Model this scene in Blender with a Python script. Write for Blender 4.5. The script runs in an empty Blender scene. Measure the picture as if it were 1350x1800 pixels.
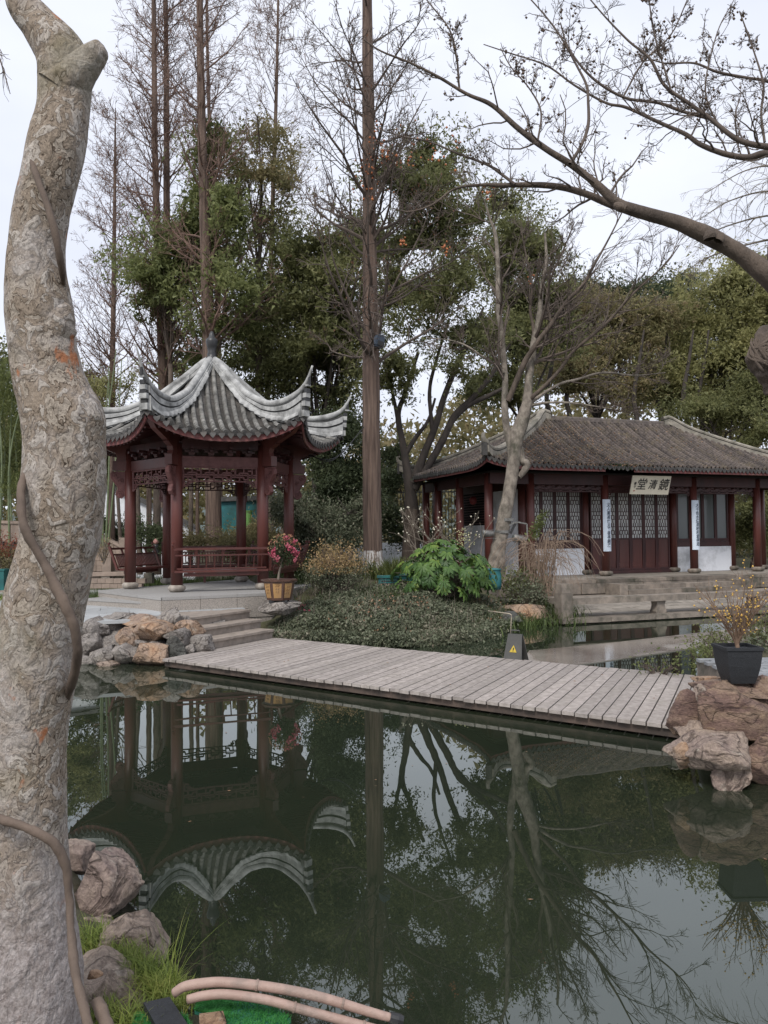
import bpy, bmesh, math, random
import numpy as np
from mathutils import Vector, Matrix
S = bpy.context.scene
COL = S.collection
random.seed(7)
rng = np.random.default_rng(7)
PI = math.pi
# ---------------------------------------------------------------- camera
F_PX, PITCH, ROLL, EYE = 1358.1, math.radians(1.85), math.radians(-.526), 1.9
_r0 = np.array([1., 0, 0]); _u0 = np.array([0, -math.sin(PITCH), math.cos(PITCH)])
FWD = np.array([0, math.cos(PITCH), math.sin(PITCH)])
_c, _s = math.cos(ROLL), math.sin(ROLL)
RGT = _c*_r0 + _s*_u0; UPV = -_s*_r0 + _c*_u0
CAMO = np.array([0, 0, EYE])
cd = bpy.data.cameras.new('camera'); cam = bpy.data.objects.new('camera', cd); COL.objects.link(cam)
cam.matrix_world = Matrix(((RGT[0], UPV[0], -FWD[0], 0), (RGT[1], UPV[1], -FWD[1], 0), (RGT[2], UPV[2], -FWD[2], EYE), (0, 0, 0, 1)))
cd.sensor_fit = 'HORIZONTAL'; cd.sensor_width = 36; cd.lens = F_PX/1350*36
cd.clip_start = .05; cd.clip_end = 3000
S.camera = cam
# ---------------------------------------------------------------- sky and sun (overcast day)
W = bpy.data.worlds.new('World'); S.world = W; W.use_nodes = True
nt = W.node_tree; nt.nodes.clear()
wo = nt.nodes.new('ShaderNodeOutputWorld'); bg = nt.nodes.new('ShaderNodeBackground'); bg.inputs[1].default_value = .1
sky = nt.nodes.new('ShaderNodeTexSky'); sky.sky_type = 'NISHITA'; sky.sun_disc = False
SUN_EL, SUN_AZ = math.radians(48), math.radians(200)
sky.sun_elevation = SUN_EL; sky.sun_rotation = SUN_AZ; sky.dust_density = 3
tc = nt.nodes.new('ShaderNodeTexCoord'); nz = nt.nodes.new('ShaderNodeTexNoise'); nz.inputs['Scale'].default_value = 2.3; nz.inputs['Detail'].default_value = 5
mp = nt.nodes.new('ShaderNodeMapping'); mp.inputs['Scale'].default_value = (1, 1, 2.2)
cr = nt.nodes.new('ShaderNodeValToRGB'); cr.color_ramp.elements[0].position = .32; cr.color_ramp.elements[1].position = .72
cr.color_ramp.elements[0].color = (4.75, 5.0, 5.75, 1); cr.color_ramp.elements[1].color = (6.05, 6.25, 6.85, 1)
mx = nt.nodes.new('ShaderNodeMix'); mx.data_type = 'RGBA'; mx.inputs[0].default_value = .94
L = nt.links.new
L(tc.outputs['Generated'], mp.inputs[0]); L(mp.outputs[0], nz.inputs['Vector']); L(nz.outputs[0], cr.inputs[0])
L(sky.outputs[0], mx.inputs[6]); L(cr.outputs[0], mx.inputs[7]); L(mx.outputs[2], bg.inputs[0]); L(bg.outputs[0], wo.inputs[0])
sl = bpy.data.lights.new('sun', 'SUN'); sun = bpy.data.objects.new('sun', sl); COL.objects.link(sun)
sl.energy = 1.5; sl.angle = math.radians(18); sl.color = (1, .96, .9)
_az = SUN_AZ
_sd = Vector((math.sin(_az)*math.cos(SUN_EL), math.cos(_az)*math.cos(SUN_EL), math.sin(SUN_EL)))
sun.rotation_euler = _sd.to_track_quat('Z', 'Y').to_euler()
S.view_settings.view_transform = 'Standard'; S.view_settings.look = 'None'
S.view_settings.exposure = 0.82; S.view_settings.gamma = 1; S.view_settings.use_curve_mapping = False
# ---------------------------------------------------------------- layout helpers: a photo pixel to a real point
def ray(x, y): return (x-675)/F_PX*RGT - (y-900)/F_PX*UPV + FWD
def gz(x, y, z):
    d = ray(x, y); return CAMO + d*(z-EYE)/d[2]
def gy(x, y, Y):
    d = ray(x, y); return CAMO + d*(Y/d[1])
def sst(a, b, x):
    t = np.clip((x-a)/(b-a), 0, 1); return t*t*(3-2*t)
def nrm(v): return v/np.maximum(np.linalg.norm(v, axis=-1, keepdims=True), 1e-9)
def _h(i, j, k, s):
    n = (i*374761393 + j*668265263 + k*2147483647 + s*1274126177) & 0x7fffffff
    n = ((n ^ (n >> 13))*1274126177) & 0x7fffffff
    return ((n ^ (n >> 16)) & 0xffff)/65535.
def vnoise(P, sc=1., seed=0):
    P = np.asarray(P, float)*sc + 100; I = np.floor(P).astype(np.int64); f = P-I; f = f*f*(3-2*f)
    r = 0
    for a in (0, 1):
        for b in (0, 1):
            for c in (0, 1):
                w = (f[..., 0] if a else 1-f[..., 0])*(f[..., 1] if b else 1-f[..., 1])*(f[..., 2] if c else 1-f[..., 2])
                r = r + w*_h(I[..., 0]+a, I[..., 1]+b, I[..., 2]+c, seed)
    return r*2-1
def fbm(P, sc=1., seed=0, o=3):
    r = 0
    for i in range(o): r = r + vnoise(P, sc*2**i, seed+i*7)/2**i
    return r
# ---------------------------------------------------------------- objects
def link(o): COL.objects.link(o); return o
def tag(o, label=None, cat=None, group=None, kind=None):
    if label: o['label'] = label
    if cat: o['category'] = cat
    if group: o['group'] = group
    if kind: o['kind'] = kind
    return o
def thing(name, label, cat, loc=(0, 0, 0), group=None):
    o = link(bpy.data.objects.new(name, None)); o.location = loc; o.empty_display_size = .2
    o['org'] = [float(c) for c in loc]
    return tag(o, label, cat, group)
def mesh(name, V, Fs, mat, smooth=False):
    """V (n,3); Fs list of (m,k) index arrays"""
    me = bpy.data.meshes.new(name); V = np.asarray(V, np.float32)
    Fs = [np.asarray(f, np.int32) for f in Fs if len(f)]
    me.vertices.add(len(V)); me.vertices.foreach_set('co', V.ravel())
    nl = sum(f.size for f in Fs); npoly = sum(len(f) for f in Fs)
    me.loops.add(nl); me.polygons.add(npoly)
    me.loops.foreach_set('vertex_index', np.concatenate([f.ravel() for f in Fs]))
    tot = np.concatenate([np.full(len(f), f.shape[1], np.int32) for f in Fs])
    st = np.concatenate([[0], np.cumsum(tot)[:-1]]).astype(np.int32)
    me.polygons.foreach_set('loop_start', st)
    me.update(calc_edges=True); me.validate()
    me.polygons.foreach_set('use_smooth', np.full(len(me.polygons), bool(smooth)))
    if mat: me.materials.append(mat)
    return me
def add(name, V, Fs, mat, parent=None, loc=None, smooth=False):
    V = np.asarray(V, float)
    if parent is not None: org = np.array(parent['org'][:])
    else: org = np.array(loc if loc is not None else (V.mean(0)[0], V.mean(0)[1], V.min(0)[2]))
    o = link(bpy.data.objects.new(name, mesh(name, V-org, Fs, mat, smooth)))
    o['org'] = [float(c) for c in org]
    if parent is not None: o.parent = parent
    else: o.location = org
    return o
def put(name, me, parent, loc, rot=(0, 0, 0), sc=(1, 1, 1)):
    o = link(bpy.data.objects.new(name, me)); o.parent = parent
    org = np.array(parent['org'][:]) if parent is not None else np.zeros(3)
    o.location = Vector(np.asarray(loc, float)-org); o.rotation_euler = rot; o.scale = sc
    o['org'] = [float(c) for c in (loc if parent is None else org)]
    return o
class B:
    def __init__(s): s.V = []; s.F = {}; s.n = 0
    def raw(s, V, *Fs):
        V = np.asarray(V, float)
        for f in Fs:
            f = np.asarray(f, int)
            if len(f): s.F.setdefault(f.shape[1], []).append(f+s.n)
        s.V.append(V); s.n += len(V); return s
    def box(s, c, d, rz=0, taper=1.):
        x, y, z = d[0]/2, d[1]/2, d[2]/2; t = taper
        V = np.array([(-x, -y, -z), (x, -y, -z), (x, y, -z), (-x, y, -z), (-x*t, -y*t, z), (x*t, -y*t, z), (x*t, y*t, z), (-x*t, y*t, z)])
        if rz: V = V @ np.array([[math.cos(rz), math.sin(rz), 0], [-math.sin(rz), math.cos(rz), 0], [0, 0, 1]])
        return s.raw(V+np.array(c), [(0, 3, 2, 1), (4, 5, 6, 7), (0, 1, 5, 4), (1, 2, 6, 5), (2, 3, 7, 6), (3, 0, 4, 7)])
    def bar(s, a, b, w, h, up=(0, 0, 1)):
        a = np.array(a, float); b = np.array(b, float); t = nrm(b-a); up = np.array(up, float)
        if abs(t@up) > .98: up = np.array([0, 1., 0])
        r = nrm(np.cross(t, up)); u = np.cross(r, t)
        q = [(-w/2, -h/2), (w/2, -h/2), (w/2, h/2), (-w/2, h/2)]
        V = [p+r*i+u*j for p in (a, b) for i, j in q]
        return s.raw(V, [(0, 1, 2, 3), (7, 6, 5, 4), (0, 4, 5, 1), (1, 5, 6, 2), (2, 6, 7, 3), (3, 7, 4, 0)])
    def tube(s, P, R, n=8, cap=True):
        P = np.asarray(P, float); R = np.broadcast_to(np.asarray(R, float), (len(P),))
        V, Q = tubes(P[None], R[None], n); s.raw(V, Q)
        if cap:
            k = len(P)
            s.F.setdefault(n, []).append(np.array([list(range(n))[::-1]])+s.n-len(V)); s.F[n].append(np.array([[(k-1)*n+i for i in range(n)]])+s.n-len(V))
        return s
    def lathe(s, prof, c, n=20, close=True):
        a = np.arange(n)*2*PI/n; V = []
        for r, z in prof: V += [(c[0]+r*math.cos(t), c[1]+r*math.sin(t), c[2]+z) for t in a]
        k = len(prof)
        Q = [(i*n+j, i*n+(j+1) % n, (i+1)*n+(j+1) % n, (i+1)*n+j) for i in range(k-1) for j in range(n)]
        s.raw(V, Q)
        if close: s.F.setdefault(n, []).append(np.array([list(range(n))[::-1], [(k-1)*n+i for i in range(n)]])+s.n-len(V))
        return s
    def prism(s, poly, z0, z1, M=None):
        """poly 2d list ccw; M maps local (x,y,z)->world (callable)"""
        n = len(poly); V = np.array([(x, y, z0) for x, y in poly]+[(x, y, z1) for x, y in poly])
        if M is not None: V = M(V)
        s.raw(V, [(i, (i+1) % n, n+(i+1) % n, n+i) for i in range(n)])
        s.F.setdefault(n, []).append(np.array([list(range(n))[::-1], list(range(n, 2*n))])+s.n-2*n); return s
    def grid(s, G, close=False):
        """G (a,b,3)"""
        a, b = G.shape[:2]; I = np.arange(a*b).reshape(a, b)
        Q = np.stack([I[:-1, :-1], I[1:, :-1], I[1:, 1:], I[:-1, 1:]], -1).reshape(-1, 4)
        if close: Q = np.vstack([Q, np.stack([I[:-1, -1], I[1:, -1], I[1:, 0], I[:-1, 0]], -1)])
        return s.raw(G.reshape(-1, 3), Q)
    def arr(s): return np.concatenate(s.V), [np.concatenate(f) for f in s.F.values()]
    def obj(s, name, mat, parent=None, loc=None, smooth=False):
        V, Fs = s.arr(); return add(name, V, Fs, mat, parent, loc, smooth)
    def me(s, name, mat, smooth=False):
        V, Fs = s.arr(); return mesh(name, V, Fs, mat, smooth)
def tubes(P, R, n=4):
    """P (m,k,3), R (m,k) -> verts, quads"""
    m, k = P.shape[:2]
    T = np.empty_like(P); T[:, 1:-1] = P[:, 2:]-P[:, :-2]; T[:, 0] = P[:, 1]-P[:, 0]; T[:, -1] = P[:, -1]-P[:, -2]
    T = nrm(T); mt = nrm(T.mean(1)); ref = np.where(np.abs(mt[:, 2:3]) > .8, np.array([[1., 0, 0]]), np.array([[0, 0, 1.]]))
    A = nrm(np.cross(T, ref[:, None, :])); Bn = np.cross(T, A)
    th = np.arange(n)*2*PI/n
    V = P[:, :, None]+R[:, :, None, None]*(A[:, :, None]*np.cos(th)[:, None]+Bn[:, :, None]*np.sin(th)[:, None])
    I = np.arange(m*k*n).reshape(m, k, n); J = np.roll(I, -1, 2)
    Q = np.stack([I[:, :-1], J[:, :-1], J[:, 1:], I[:, 1:]], -1).reshape(-1, 4)
    return V.reshape(-1, 3), Q
def smooth_path(P, k=4):
    """Catmull-Rom resample of control rows"""
    P = np.asarray(P, float); Q = np.vstack([2*P[0]-P[1], P, 2*P[-1]-P[-2]]); out = []
    for i in range(1, len(Q)-2):
        for t in np.arange(k)/k:
            a, b, c, d = Q[i-1:i+3]
            out.append(.5*((2*b)+(-a+c)*t+(2*a-5*b+4*c-d)*t*t+(-a+3*b-3*c+d)*t**3))
    out.append(P[-1]); return np.array(out)
def offshoots(P, R, n, t0, t1, ln, lr, ang=(35, 65), k=5, bias=(0, 0, .15), wig=.25, curl=(0, 0, 0), taper=.25, rmin=.001, planar=None):
    """vectorised child branches: n per parent"""
    m, K = P.shape[:2]; N = m*n
    pi_ = np.repeat(np.arange(m), n); t = rng.uniform(t0, t1, N)*(K-1); i = np.minimum(t.astype(int), K-2); f = (t-i)[:, None]
    p0 = P[pi_, i]*(1-f)+P[pi_, i+1]*f; T = nrm(P[pi_, i+1]-P[pi_, i]); r0 = R[pi_, i]*(1-f[:, 0])+R[pi_, i+1]*f[:, 0]
    X = rng.normal(size=(N, 3))
    if planar is not None: X = X*np.array(planar)
    Nn = nrm(X-(X*T).sum(-1, keepdims=True)*T); a = np.radians(rng.uniform(*ang, N))[:, None]
    D = nrm(np.cos(a)*T+np.sin(a)*Nn+np.array(bias))
    plen = np.linalg.norm(P[:, -1]-P[:, 0], axis=-1)[pi_]
    Ln = plen*rng.uniform(*ln, N)*(1-.55*(t/(K-1))); step = (Ln/(k-1))[:, None]
    out = [p0]; p = p0
    for j in range(k-1):
        D = nrm(D+rng.normal(size=(N, 3))*wig+np.array(curl)); p = p+D*step; out.append(p)
    Q = np.stack(out, 1); rr = np.maximum(r0*rng.uniform(*lr, N), rmin)
    return Q, np.maximum(rr[:, None]*np.linspace(1, taper, k)[None], rmin*.7)
def leafquads(C, size, droop=.3, asp=.45, up=None):
    """one folded diamond per centre"""
    n = len(C); s = (size*rng.uniform(.6, 1.3, n))[:, None]
    d = rng.normal(size=(n, 3)); d[:, 2] -= droop; d = nrm(d)
    x = rng.normal(size=(n, 3))
    if up is not None: x = np.cross(d, np.array([0, 0, 1.])+rng.normal(size=(n, 3))*up)
    w = nrm(np.cross(d, x)) if up is None else nrm(x)
    V = np.stack([C-d*s*.5, C+w*s*asp*.5, C+d*s*.5, C-w*s*asp*.5], 1).reshape(-1, 3)
    return V, np.arange(4*n).reshape(n, 4)
def leaftris(C, size, droop=.3, asp=.5):
    n = len(C); s = (size*rng.uniform(.55, 1.35, n))[:, None]; d = rng.normal(size=(n, 3)); d[:, 2] -= droop; d = nrm(d); w = nrm(np.cross(d, rng.normal(size=(n, 3))))
    V = np.stack([C-d*s*.45-w*s*asp*.4, C-d*s*.45+w*s*asp*.4, C+d*s*.6], 1).reshape(-1, 3); return V, np.arange(3*n).reshape(n, 3)
def blob_leaves(blobs, n, size, clump=.35, cn=60, shell=.55, droop=.3, asp=.45, gap=-.25, seed=1):
    """blobs rows (cx,cy,cz,rx,ry,rz): leaves gathered in clumps spread through each ellipsoid's outer volume"""
    blobs = np.asarray(blobs, float); vol = (blobs[:, 3]*blobs[:, 5]); vol /= vol.sum(); C = []
    for b, w in zip(blobs, vol):
        m = max(4, int(cn*len(blobs)*w)); u = nrm(rng.normal(size=(m, 3))); r = rng.uniform(shell, 1, (m, 1))
        cc = b[:3]+u*r*b[3:]; cs = rng.uniform(.5, 1.3, m)*clump
        k = int(n*w); i = rng.integers(0, m, k)
        q = cc[i]+rng.normal(size=(k, 3))*cs[i][:, None]*np.array([1, 1, .7])*.8
        C.append(q)
    C = np.concatenate(C); C = C+np.stack([fbm(C, .75, seed+k_, 2) for k_ in (1, 2, 3)], -1)*np.array([.75, .75, .6])*clump*1.3
    C = C[(vnoise(C, .9/clump*.4, seed) > gap) & (vnoise(C, 2.6, seed+4) > gap-.15)]
    return leaftris(C, size, droop, asp)
# ---------------------------------------------------------------- materials
def newmat(name):
    m = bpy.data.materials.new(name); m.use_nodes = True; nt = m.node_tree; return m, nt, nt.nodes['Principled BSDF']
def node(nt, t, **kw):
    n = nt.nodes.new(t)
    for k, v in kw.items():
        if k.startswith('i_'): n.inputs[k[2:].replace('_', ' ')].default_value = v
        else: setattr(n, k, v)
    return n
def ramp(nt, stops, src):
    r = nt.nodes.new('ShaderNodeValToRGB'); e = r.color_ramp.elements
    while len(e) < len(stops): e.new(.5)
    for q, (p, c) in zip(e, stops): q.position = p; q.color = (*c, 1)
    nt.links.new(src, r.inputs[0]); return r
def mixc(nt, a, b, fac, mode='MIX'):
    m = nt.nodes.new('ShaderNodeMix'); m.data_type = 'RGBA'; m.blend_type = mode
    for s, v in ((m.inputs[6], a), (m.inputs[7], b), (m.inputs[0], fac)):
        if hasattr(v, 'links'): nt.links.new(v, s)
        else: s.default_value = (*v, 1) if isinstance(v, tuple) else v
    return m.outputs[2]
def bump(nt, bs, h, st=.3, d=.02):
    b = node(nt, 'ShaderNodeBump', i_Strength=st, i_Distance=d); nt.links.new(h, b.inputs['Height']); nt.links.new(b.outputs[0], bs.inputs['Normal']); return b
def coords(nt, sc=(1, 1, 1), kind='Object'):
    t = node(nt, 'ShaderNodeTexCoord'); m = node(nt, 'ShaderNodeMapping'); m.inputs['Scale'].default_value = sc
    nt.links.new(t.outputs[kind], m.inputs[0]); return m.outputs[0]
def noise(nt, vec, sc, det=4, rough=.6):
    n = node(nt, 'ShaderNodeTexNoise', i_Scale=sc, i_Detail=det, i_Roughness=rough); nt.links.new(vec, n.inputs['Vector']); return n.outputs[0]
def simple(name, c1, c2=None, sc=3., rough=.7, bs=.2, bsc=None, stretch=(1, 1, 1), dirt=None, metal=0, spec=.5, isl=0., det=5, bd=.01):
    m, nt, p = newmat(name); c2 = c2 or tuple(v*.75 for v in c1)
    v = coords(nt, stretch); f = noise(nt, v, sc, det); col = ramp(nt, [(.35, c1), (.65, c2)], f).outputs[0]
    if isl:
        g = node(nt, 'ShaderNodeNewGeometry'); oi = node(nt, 'ShaderNodeObjectInfo'); a = node(nt, 'ShaderNodeMath', operation='ADD')
        nt.links.new(g.outputs['Random Per Island'], a.inputs[0]); nt.links.new(oi.outputs['Random'], a.inputs[1])
        fr = node(nt, 'ShaderNodeMath', operation='FRACT'); nt.links.new(a.outputs[0], fr.inputs[0])
        k = ramp(nt, [(0, (1-isl,)*3), (1, (1+isl*.5,)*3)], fr.outputs[0]).outputs[0]; col = mixc(nt, col, k, 1., 'MULTIPLY')
    if dirt:
        f2 = noise(nt, v, sc*.37, 6, .7); r2 = ramp(nt, [(.5, (0, 0, 0)), (.7, (1, 1, 1))], f2).outputs[0]; col = mixc(nt, col, dirt, r2)
    nt.links.new(col, p.inputs['Base Color']); p.inputs['Roughness'].default_value = rough; p.inputs['Metallic'].default_value = metal
    p.inputs['Specular IOR Level'].default_value = spec
    if bs: bump(nt, p, noise(nt, v, bsc or sc*6, 6, .65), bs, bd)
    return m
def leafmat(name, cols, trans=.35, sc=.8, rough=.6, obj=False):
    """cols: dark..light stops over a mix of per-leaf random and slow noise"""
    m, nt, p = newmat(name); g = node(nt, 'ShaderNodeNewGeometry'); v = coords(nt); f = noise(nt, v, sc, 3)
    a = node(nt, 'ShaderNodeMath', operation='MULTIPLY_ADD'); nt.links.new(node(nt, 'ShaderNodeObjectInfo').outputs['Random'] if obj else g.outputs['Random Per Island'], a.inputs[0]); a.inputs[1].default_value = .5
    b = node(nt, 'ShaderNodeMath', operation='MULTIPLY_ADD'); nt.links.new(f, b.inputs[0]); b.inputs[1].default_value = 1.1; b.inputs[2].default_value = -.3
    nt.links.new(b.outputs[0], a.inputs[2])
    k = len(cols); col = ramp(nt, [(.08+.84*i/(k-1), c) for i, c in enumerate(cols)], a.outputs[0]).outputs[0]
    nt.links.new(col, p.inputs['Base Color']); p.inputs['Roughness'].default_value = rough; p.inputs['Specular IOR Level'].default_value = .3
    t = node(nt, 'ShaderNodeBsdfTranslucent'); nt.links.new(col, t.inputs[0]); ms = node(nt, 'ShaderNodeMixShader'); ms.inputs[0].default_value = trans
    o = nt.nodes['Material Output']; nt.links.new(p.outputs[0], ms.inputs[1]); nt.links.new(t.outputs[0], ms.inputs[2]); nt.links.new(ms.outputs[0], o.inputs[0])
    return m
M = {}
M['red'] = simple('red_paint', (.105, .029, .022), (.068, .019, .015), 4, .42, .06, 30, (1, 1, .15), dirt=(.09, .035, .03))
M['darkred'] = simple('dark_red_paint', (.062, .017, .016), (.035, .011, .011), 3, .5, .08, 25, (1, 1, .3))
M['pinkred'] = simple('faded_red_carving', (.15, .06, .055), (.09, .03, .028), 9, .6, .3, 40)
M['fascia'] = simple('red_fascia', (.20, .062, .058), (.13, .04, .038), 5, .6, .15, 30, dirt=(.20, .12, .10))
M['tile'] = simple('grey_roof_tile', (.125, .112, .10), (.05, .046, .043), 5, .8, .5, 40, dirt=(.055, .053, .048), isl=.35)
M['tilelite'] = simple('cover_tile', (.26, .25, .23), (.10, .097, .09), 6, .8, .5, 40, dirt=(.07, .068, .06), isl=.3)
M['plaster'] = simple('ridge_plaster', (.47, .47, .455), (.27, .27, .265), 7, .85, .5, 35, dirt=(.13, .13, .125), det=9)
M['plasterdark'] = simple('ridge_groove', (.06, .06, .058), (.03, .03, .03), 8, .9, .2)
M['halltile'] = simple('old_brown_tile', (.15, .122, .108), (.062, .052, .047), 7, .85, .6, 35, dirt=(.13, .105, .07), isl=.5)
M['drip'] = simple('drip_tile', (.10, .095, .09), (.05, .048, .046), 9, .85, .4, 40, isl=.3)
M['granite'] = simple('light_granite', (.36, .35, .335), (.25, .24, .23), 90, .7, .15, 120, isl=.08)
M['granitedk'] = simple('speckled_granite', (.40, .355, .31), (.18, .165, .15), 70, .7, .25, 120, isl=.03)
M['paving'] = simple('pale_paving', (.40, .41, .41), (.31, .32, .325), 5, .65, .12, 60, isl=.12)
M['stone'] = simple('weathered_stone', (.27, .225, .185), (.14, .12, .10), 4, .85, .6, 22, dirt=(.05, .05, .035), isl=.3)
M['stonelite'] = simple('stone_flags', (.30, .265, .225), (.19, .168, .14), 5, .8, .4, 25, isl=.25)
M['drum'] = simple('pale_drum_stone', (.40, .36, .31), (.25, .22, .19), 7, .8, .4, 30, dirt=(.14, .12, .10))
M['white'] = simple('whitewash', (.80, .82, .86), (.72, .74, .78), 1.6, .85, .1, 20, dirt=(.36, .37, .38))
M['plaque'] = simple('plaque_board', (.66, .61, .49), (.56, .52, .42), 3, .6, .05)
M['couplet'] = simple('couplet_board', (.66, .73, .82), (.58, .66, .76), 30, .5, .05)
M['ink'] = simple('ink', (.02, .018, .016), None, 3, .6, 0)
M['inkblue'] = simple('blue_ink', (.07, .09, .13), None, 3, .6, 0)
M['glass'], _n, _p = newmat('window_glass'); _p.inputs['Base Color'].default_value = (.13, .145, .145, 1); _p.inputs['Roughness'].default_value = .12
M['pane'] = simple('frosted_pane', (.66, .67, .65), (.46, .48, .47), 1.3, .3, 0)
M['black'] = simple('interior_shade', (.012, .01, .01), None, 3, .9, 0)  # near-black that stands in for the shade inside the hall
M['iron'] = simple('dark_glazed_iron', (.035, .035, .036), (.02, .02, .021), 6, .4, .1)
M['metal'] = simple('grey_metal', (.24, .235, .22), (.13, .125, .115), 14, .5, .15, metal=.4)
M['teal'] = simple('teal_plastic', (.01, .12, .115), (.008, .07, .07), 5, .5, .1)
M['bluegrey'] = simple('bluegrey_plastic', (.06, .08, .11), (.04, .055, .08), 5, .5, .1)
M['bark'] = simple('grey_brown_bark', (.15, .115, .09), (.06, .046, .037), 6, .9, .9, 28, (1, 1, .35), det=8, bd=.03)
M['barkred'] = simple('furrowed_red_bark', (.20, .14, .108), (.075, .05, .04), 7, .95, 1., 22, (2.4, 2.4, .14), det=9, bd=.04)
M['barkpale'] = simple('pale_mossy_bark', (.30, .26, .215), (.12, .10, .082), 7, .9, .9, 30, (1, 1, .7), dirt=(.055, .055, .036), det=8, bd=.02)
M['barkdark'] = simple('dark_bark', (.075, .06, .05), (.035, .029, .026), 5, .9, .8, 25, (1, 1, .4), det=8, bd=.02)
M['twig'] = simple('twig', (.125, .098, .08), (.08, .06, .05), 5, .85, 0)
M['twigpale'] = simple('pale_twig', (.23, .195, .155), (.14, .115, .09), 5, .85, 0)
M['twigred'] = simple('reddish_twig', (.20, .125, .095), (.12, .075, .06), 5, .85, 0)
M['dryleaf'] = leafmat('dry_leaf', [(.12, .045, .025), (.22, .09, .045), (.27, .13, .07)], .3)
M['evergreen'] = leafmat('camphor_leaf', [(0.085, 0.095, 0.043), (0.155, 0.165, 0.072), (0.225, 0.235, 0.100), (0.310, 0.290, 0.135)], 0.50)
M['darkgreen'] = leafmat('dark_evergreen_leaf', [(0.038, 0.052, 0.028), (0.066, 0.086, 0.042), (0.115, 0.135, 0.064)], 0.40)
M['yellowgreen'] = leafmat('yellow_green_leaf', [(0.130, 0.135, 0.060), (0.235, 0.235, 0.100), (0.340, 0.330, 0.145), (0.440, 0.410, 0.190)], 0.50)
M['olive'] = leafmat('olive_leaf', [(0.127, 0.122, 0.057), (0.207, 0.190, 0.092), (0.287, 0.247, 0.127), (0.345, 0.253, 0.149)], 0.50)
M['ivy'] = leafmat('epicormic_leaf', [(0.085, 0.105, 0.045), (0.155, 0.180, 0.070), (0.230, 0.255, 0.100), (0.310, 0.325, 0.140)], 0.50)
M['cover'] = leafmat('ground_cover_leaf', [(0.050, 0.060, 0.038), (0.100, 0.115, 0.070), (0.155, 0.170, 0.110), (0.300, 0.260, 0.200)], .2, 2.)
M['grass'] = leafmat('grass_blade', [(.06, .085, .02), (.13, .18, .035), (.23, .28, .06), (.33, .33, .10)], .35, 4)
M['strap'] = leafmat('dark_grass_blade', [(0.033, 0.054, 0.018), (0.075, 0.108, 0.033), (0.128, 0.165, 0.053)], .3, 2)
M['fatsia'] = leafmat('fatsia_leaf', [(.035, .075, .025), (.065, .125, .035), (.11, .19, .045), (.24, .31, .06)], .25, 2.5, .45, True)
M['goldleaf'] = leafmat('golden_leaf', [(.10, .09, .03), (.28, .20, .09), (.42, .30, .16), (.40, .24, .14)], .3, 3)
M['redshrub'] = leafmat('red_shrub_leaf', [(.13, .03, .02), (.22, .06, .035), (.25, .14, .06)], .3, 3)
M['bamboo'] = leafmat('bamboo_leaf', [(.07, .085, .03), (.13, .155, .05), (.20, .22, .075)], .4, 1)
M['deck'] = simple('weathered_deck', (.40, .355, .325), (.25, .218, .198), 13, .75, .4, 60, (1, 1, 1), dirt=(.27, .24, .21), isl=.22)
M['deckedge'] = simple('deck_beam', (.10, .07, .055), (.045, .034, .028), 5, .8, .4, 25)
M['step'] = simple('step_stone', (.31, .26, .22), (.21, .178, .15), 7, .8, .35, 35)
def rockmat(name, cols, sc=2.2, vein=(.5, .45, .38), layer=1.):
    m, nt, p = newmat(name); v = coords(nt, (1, 1, layer)); oi = node(nt, 'ShaderNodeObjectInfo')
    vo = node(nt, 'ShaderNodeVectorMath', operation='ADD'); nt.links.new(v, vo.inputs[0])
    cx = node(nt, 'ShaderNodeMath', operation='MULTIPLY'); cx.inputs[1].default_value = 37.; nt.links.new(oi.outputs['Random'], cx.inputs[0]); nt.links.new(cx.outputs[0], vo.inputs[1])
    f = noise(nt, vo.outputs[0], sc, 9, .68); k = len(cols)
    col = ramp(nt, [(.3+.4*i/(k-1), c) for i, c in enumerate(cols)], f).outputs[0]
    f2 = noise(nt, vo.outputs[0], sc*3.3, 8, .75); r2 = ramp(nt, [(.56, (0, 0, 0)), (.66, (1, 1, 1))], f2).outputs[0]; col = mixc(nt, col, vein, mixf(nt, r2, .55))
    def crack(scale, wid):
        n_ = node(nt, 'ShaderNodeTexNoise', i_Scale=scale, i_Detail=5., i_Roughness=.5, i_Distortion=.8); nt.links.new(vo.outputs[0], n_.inputs['Vector'])
        return ramp(nt, [(.5-wid, (1, 1, 1)), (.5, (.28, .25, .23)), (.5+wid, (1, 1, 1))], n_.outputs[0]).outputs[0]  # crevice shade multiplied into the colour, as flat light leaves cracks faint
    cA, cB = crack(sc*1.2, .022), crack(sc*3.4, .03); col = mixc(nt, mixc(nt, col, cA, .85, 'MULTIPLY'), cB, .5, 'MULTIPLY')
    f4 = noise(nt, vo.outputs[0], sc*16, 6, .75); col = mixc(nt, col, ramp(nt, [(.3, (.62, .61, .6)), (.65, (1.2, 1.2, 1.2))], f4).outputs[0], 1., 'MULTIPLY')
    nt.links.new(col, p.inputs['Base Color']); p.inputs['Roughness'].default_value = .8
    h = mixc(nt, mixc(nt, f2, cA, .4), f4, .35); bump(nt, p, h, 1., .06); return m
def mixf(nt, src, k):
    m = node(nt, 'ShaderNodeMath', operation='MULTIPLY'); m.inputs[1].default_value = k; nt.links.new(src, m.inputs[0]); return m.outputs[0]
M['rocktan'] = rockmat('tan_rock', [(.30, .15, .08), (.40, .26, .165), (.33, .24, .18), (.22, .15, .12)])
M['rockgrey'] = rockmat('grey_rock', [(.14, .125, .115), (.26, .235, .215), (.36, .325, .29)])
M['rockdark'] = rockmat('dark_rock', [(.055, .055, .05), (.10, .10, .09), (.17, .155, .13)])
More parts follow.
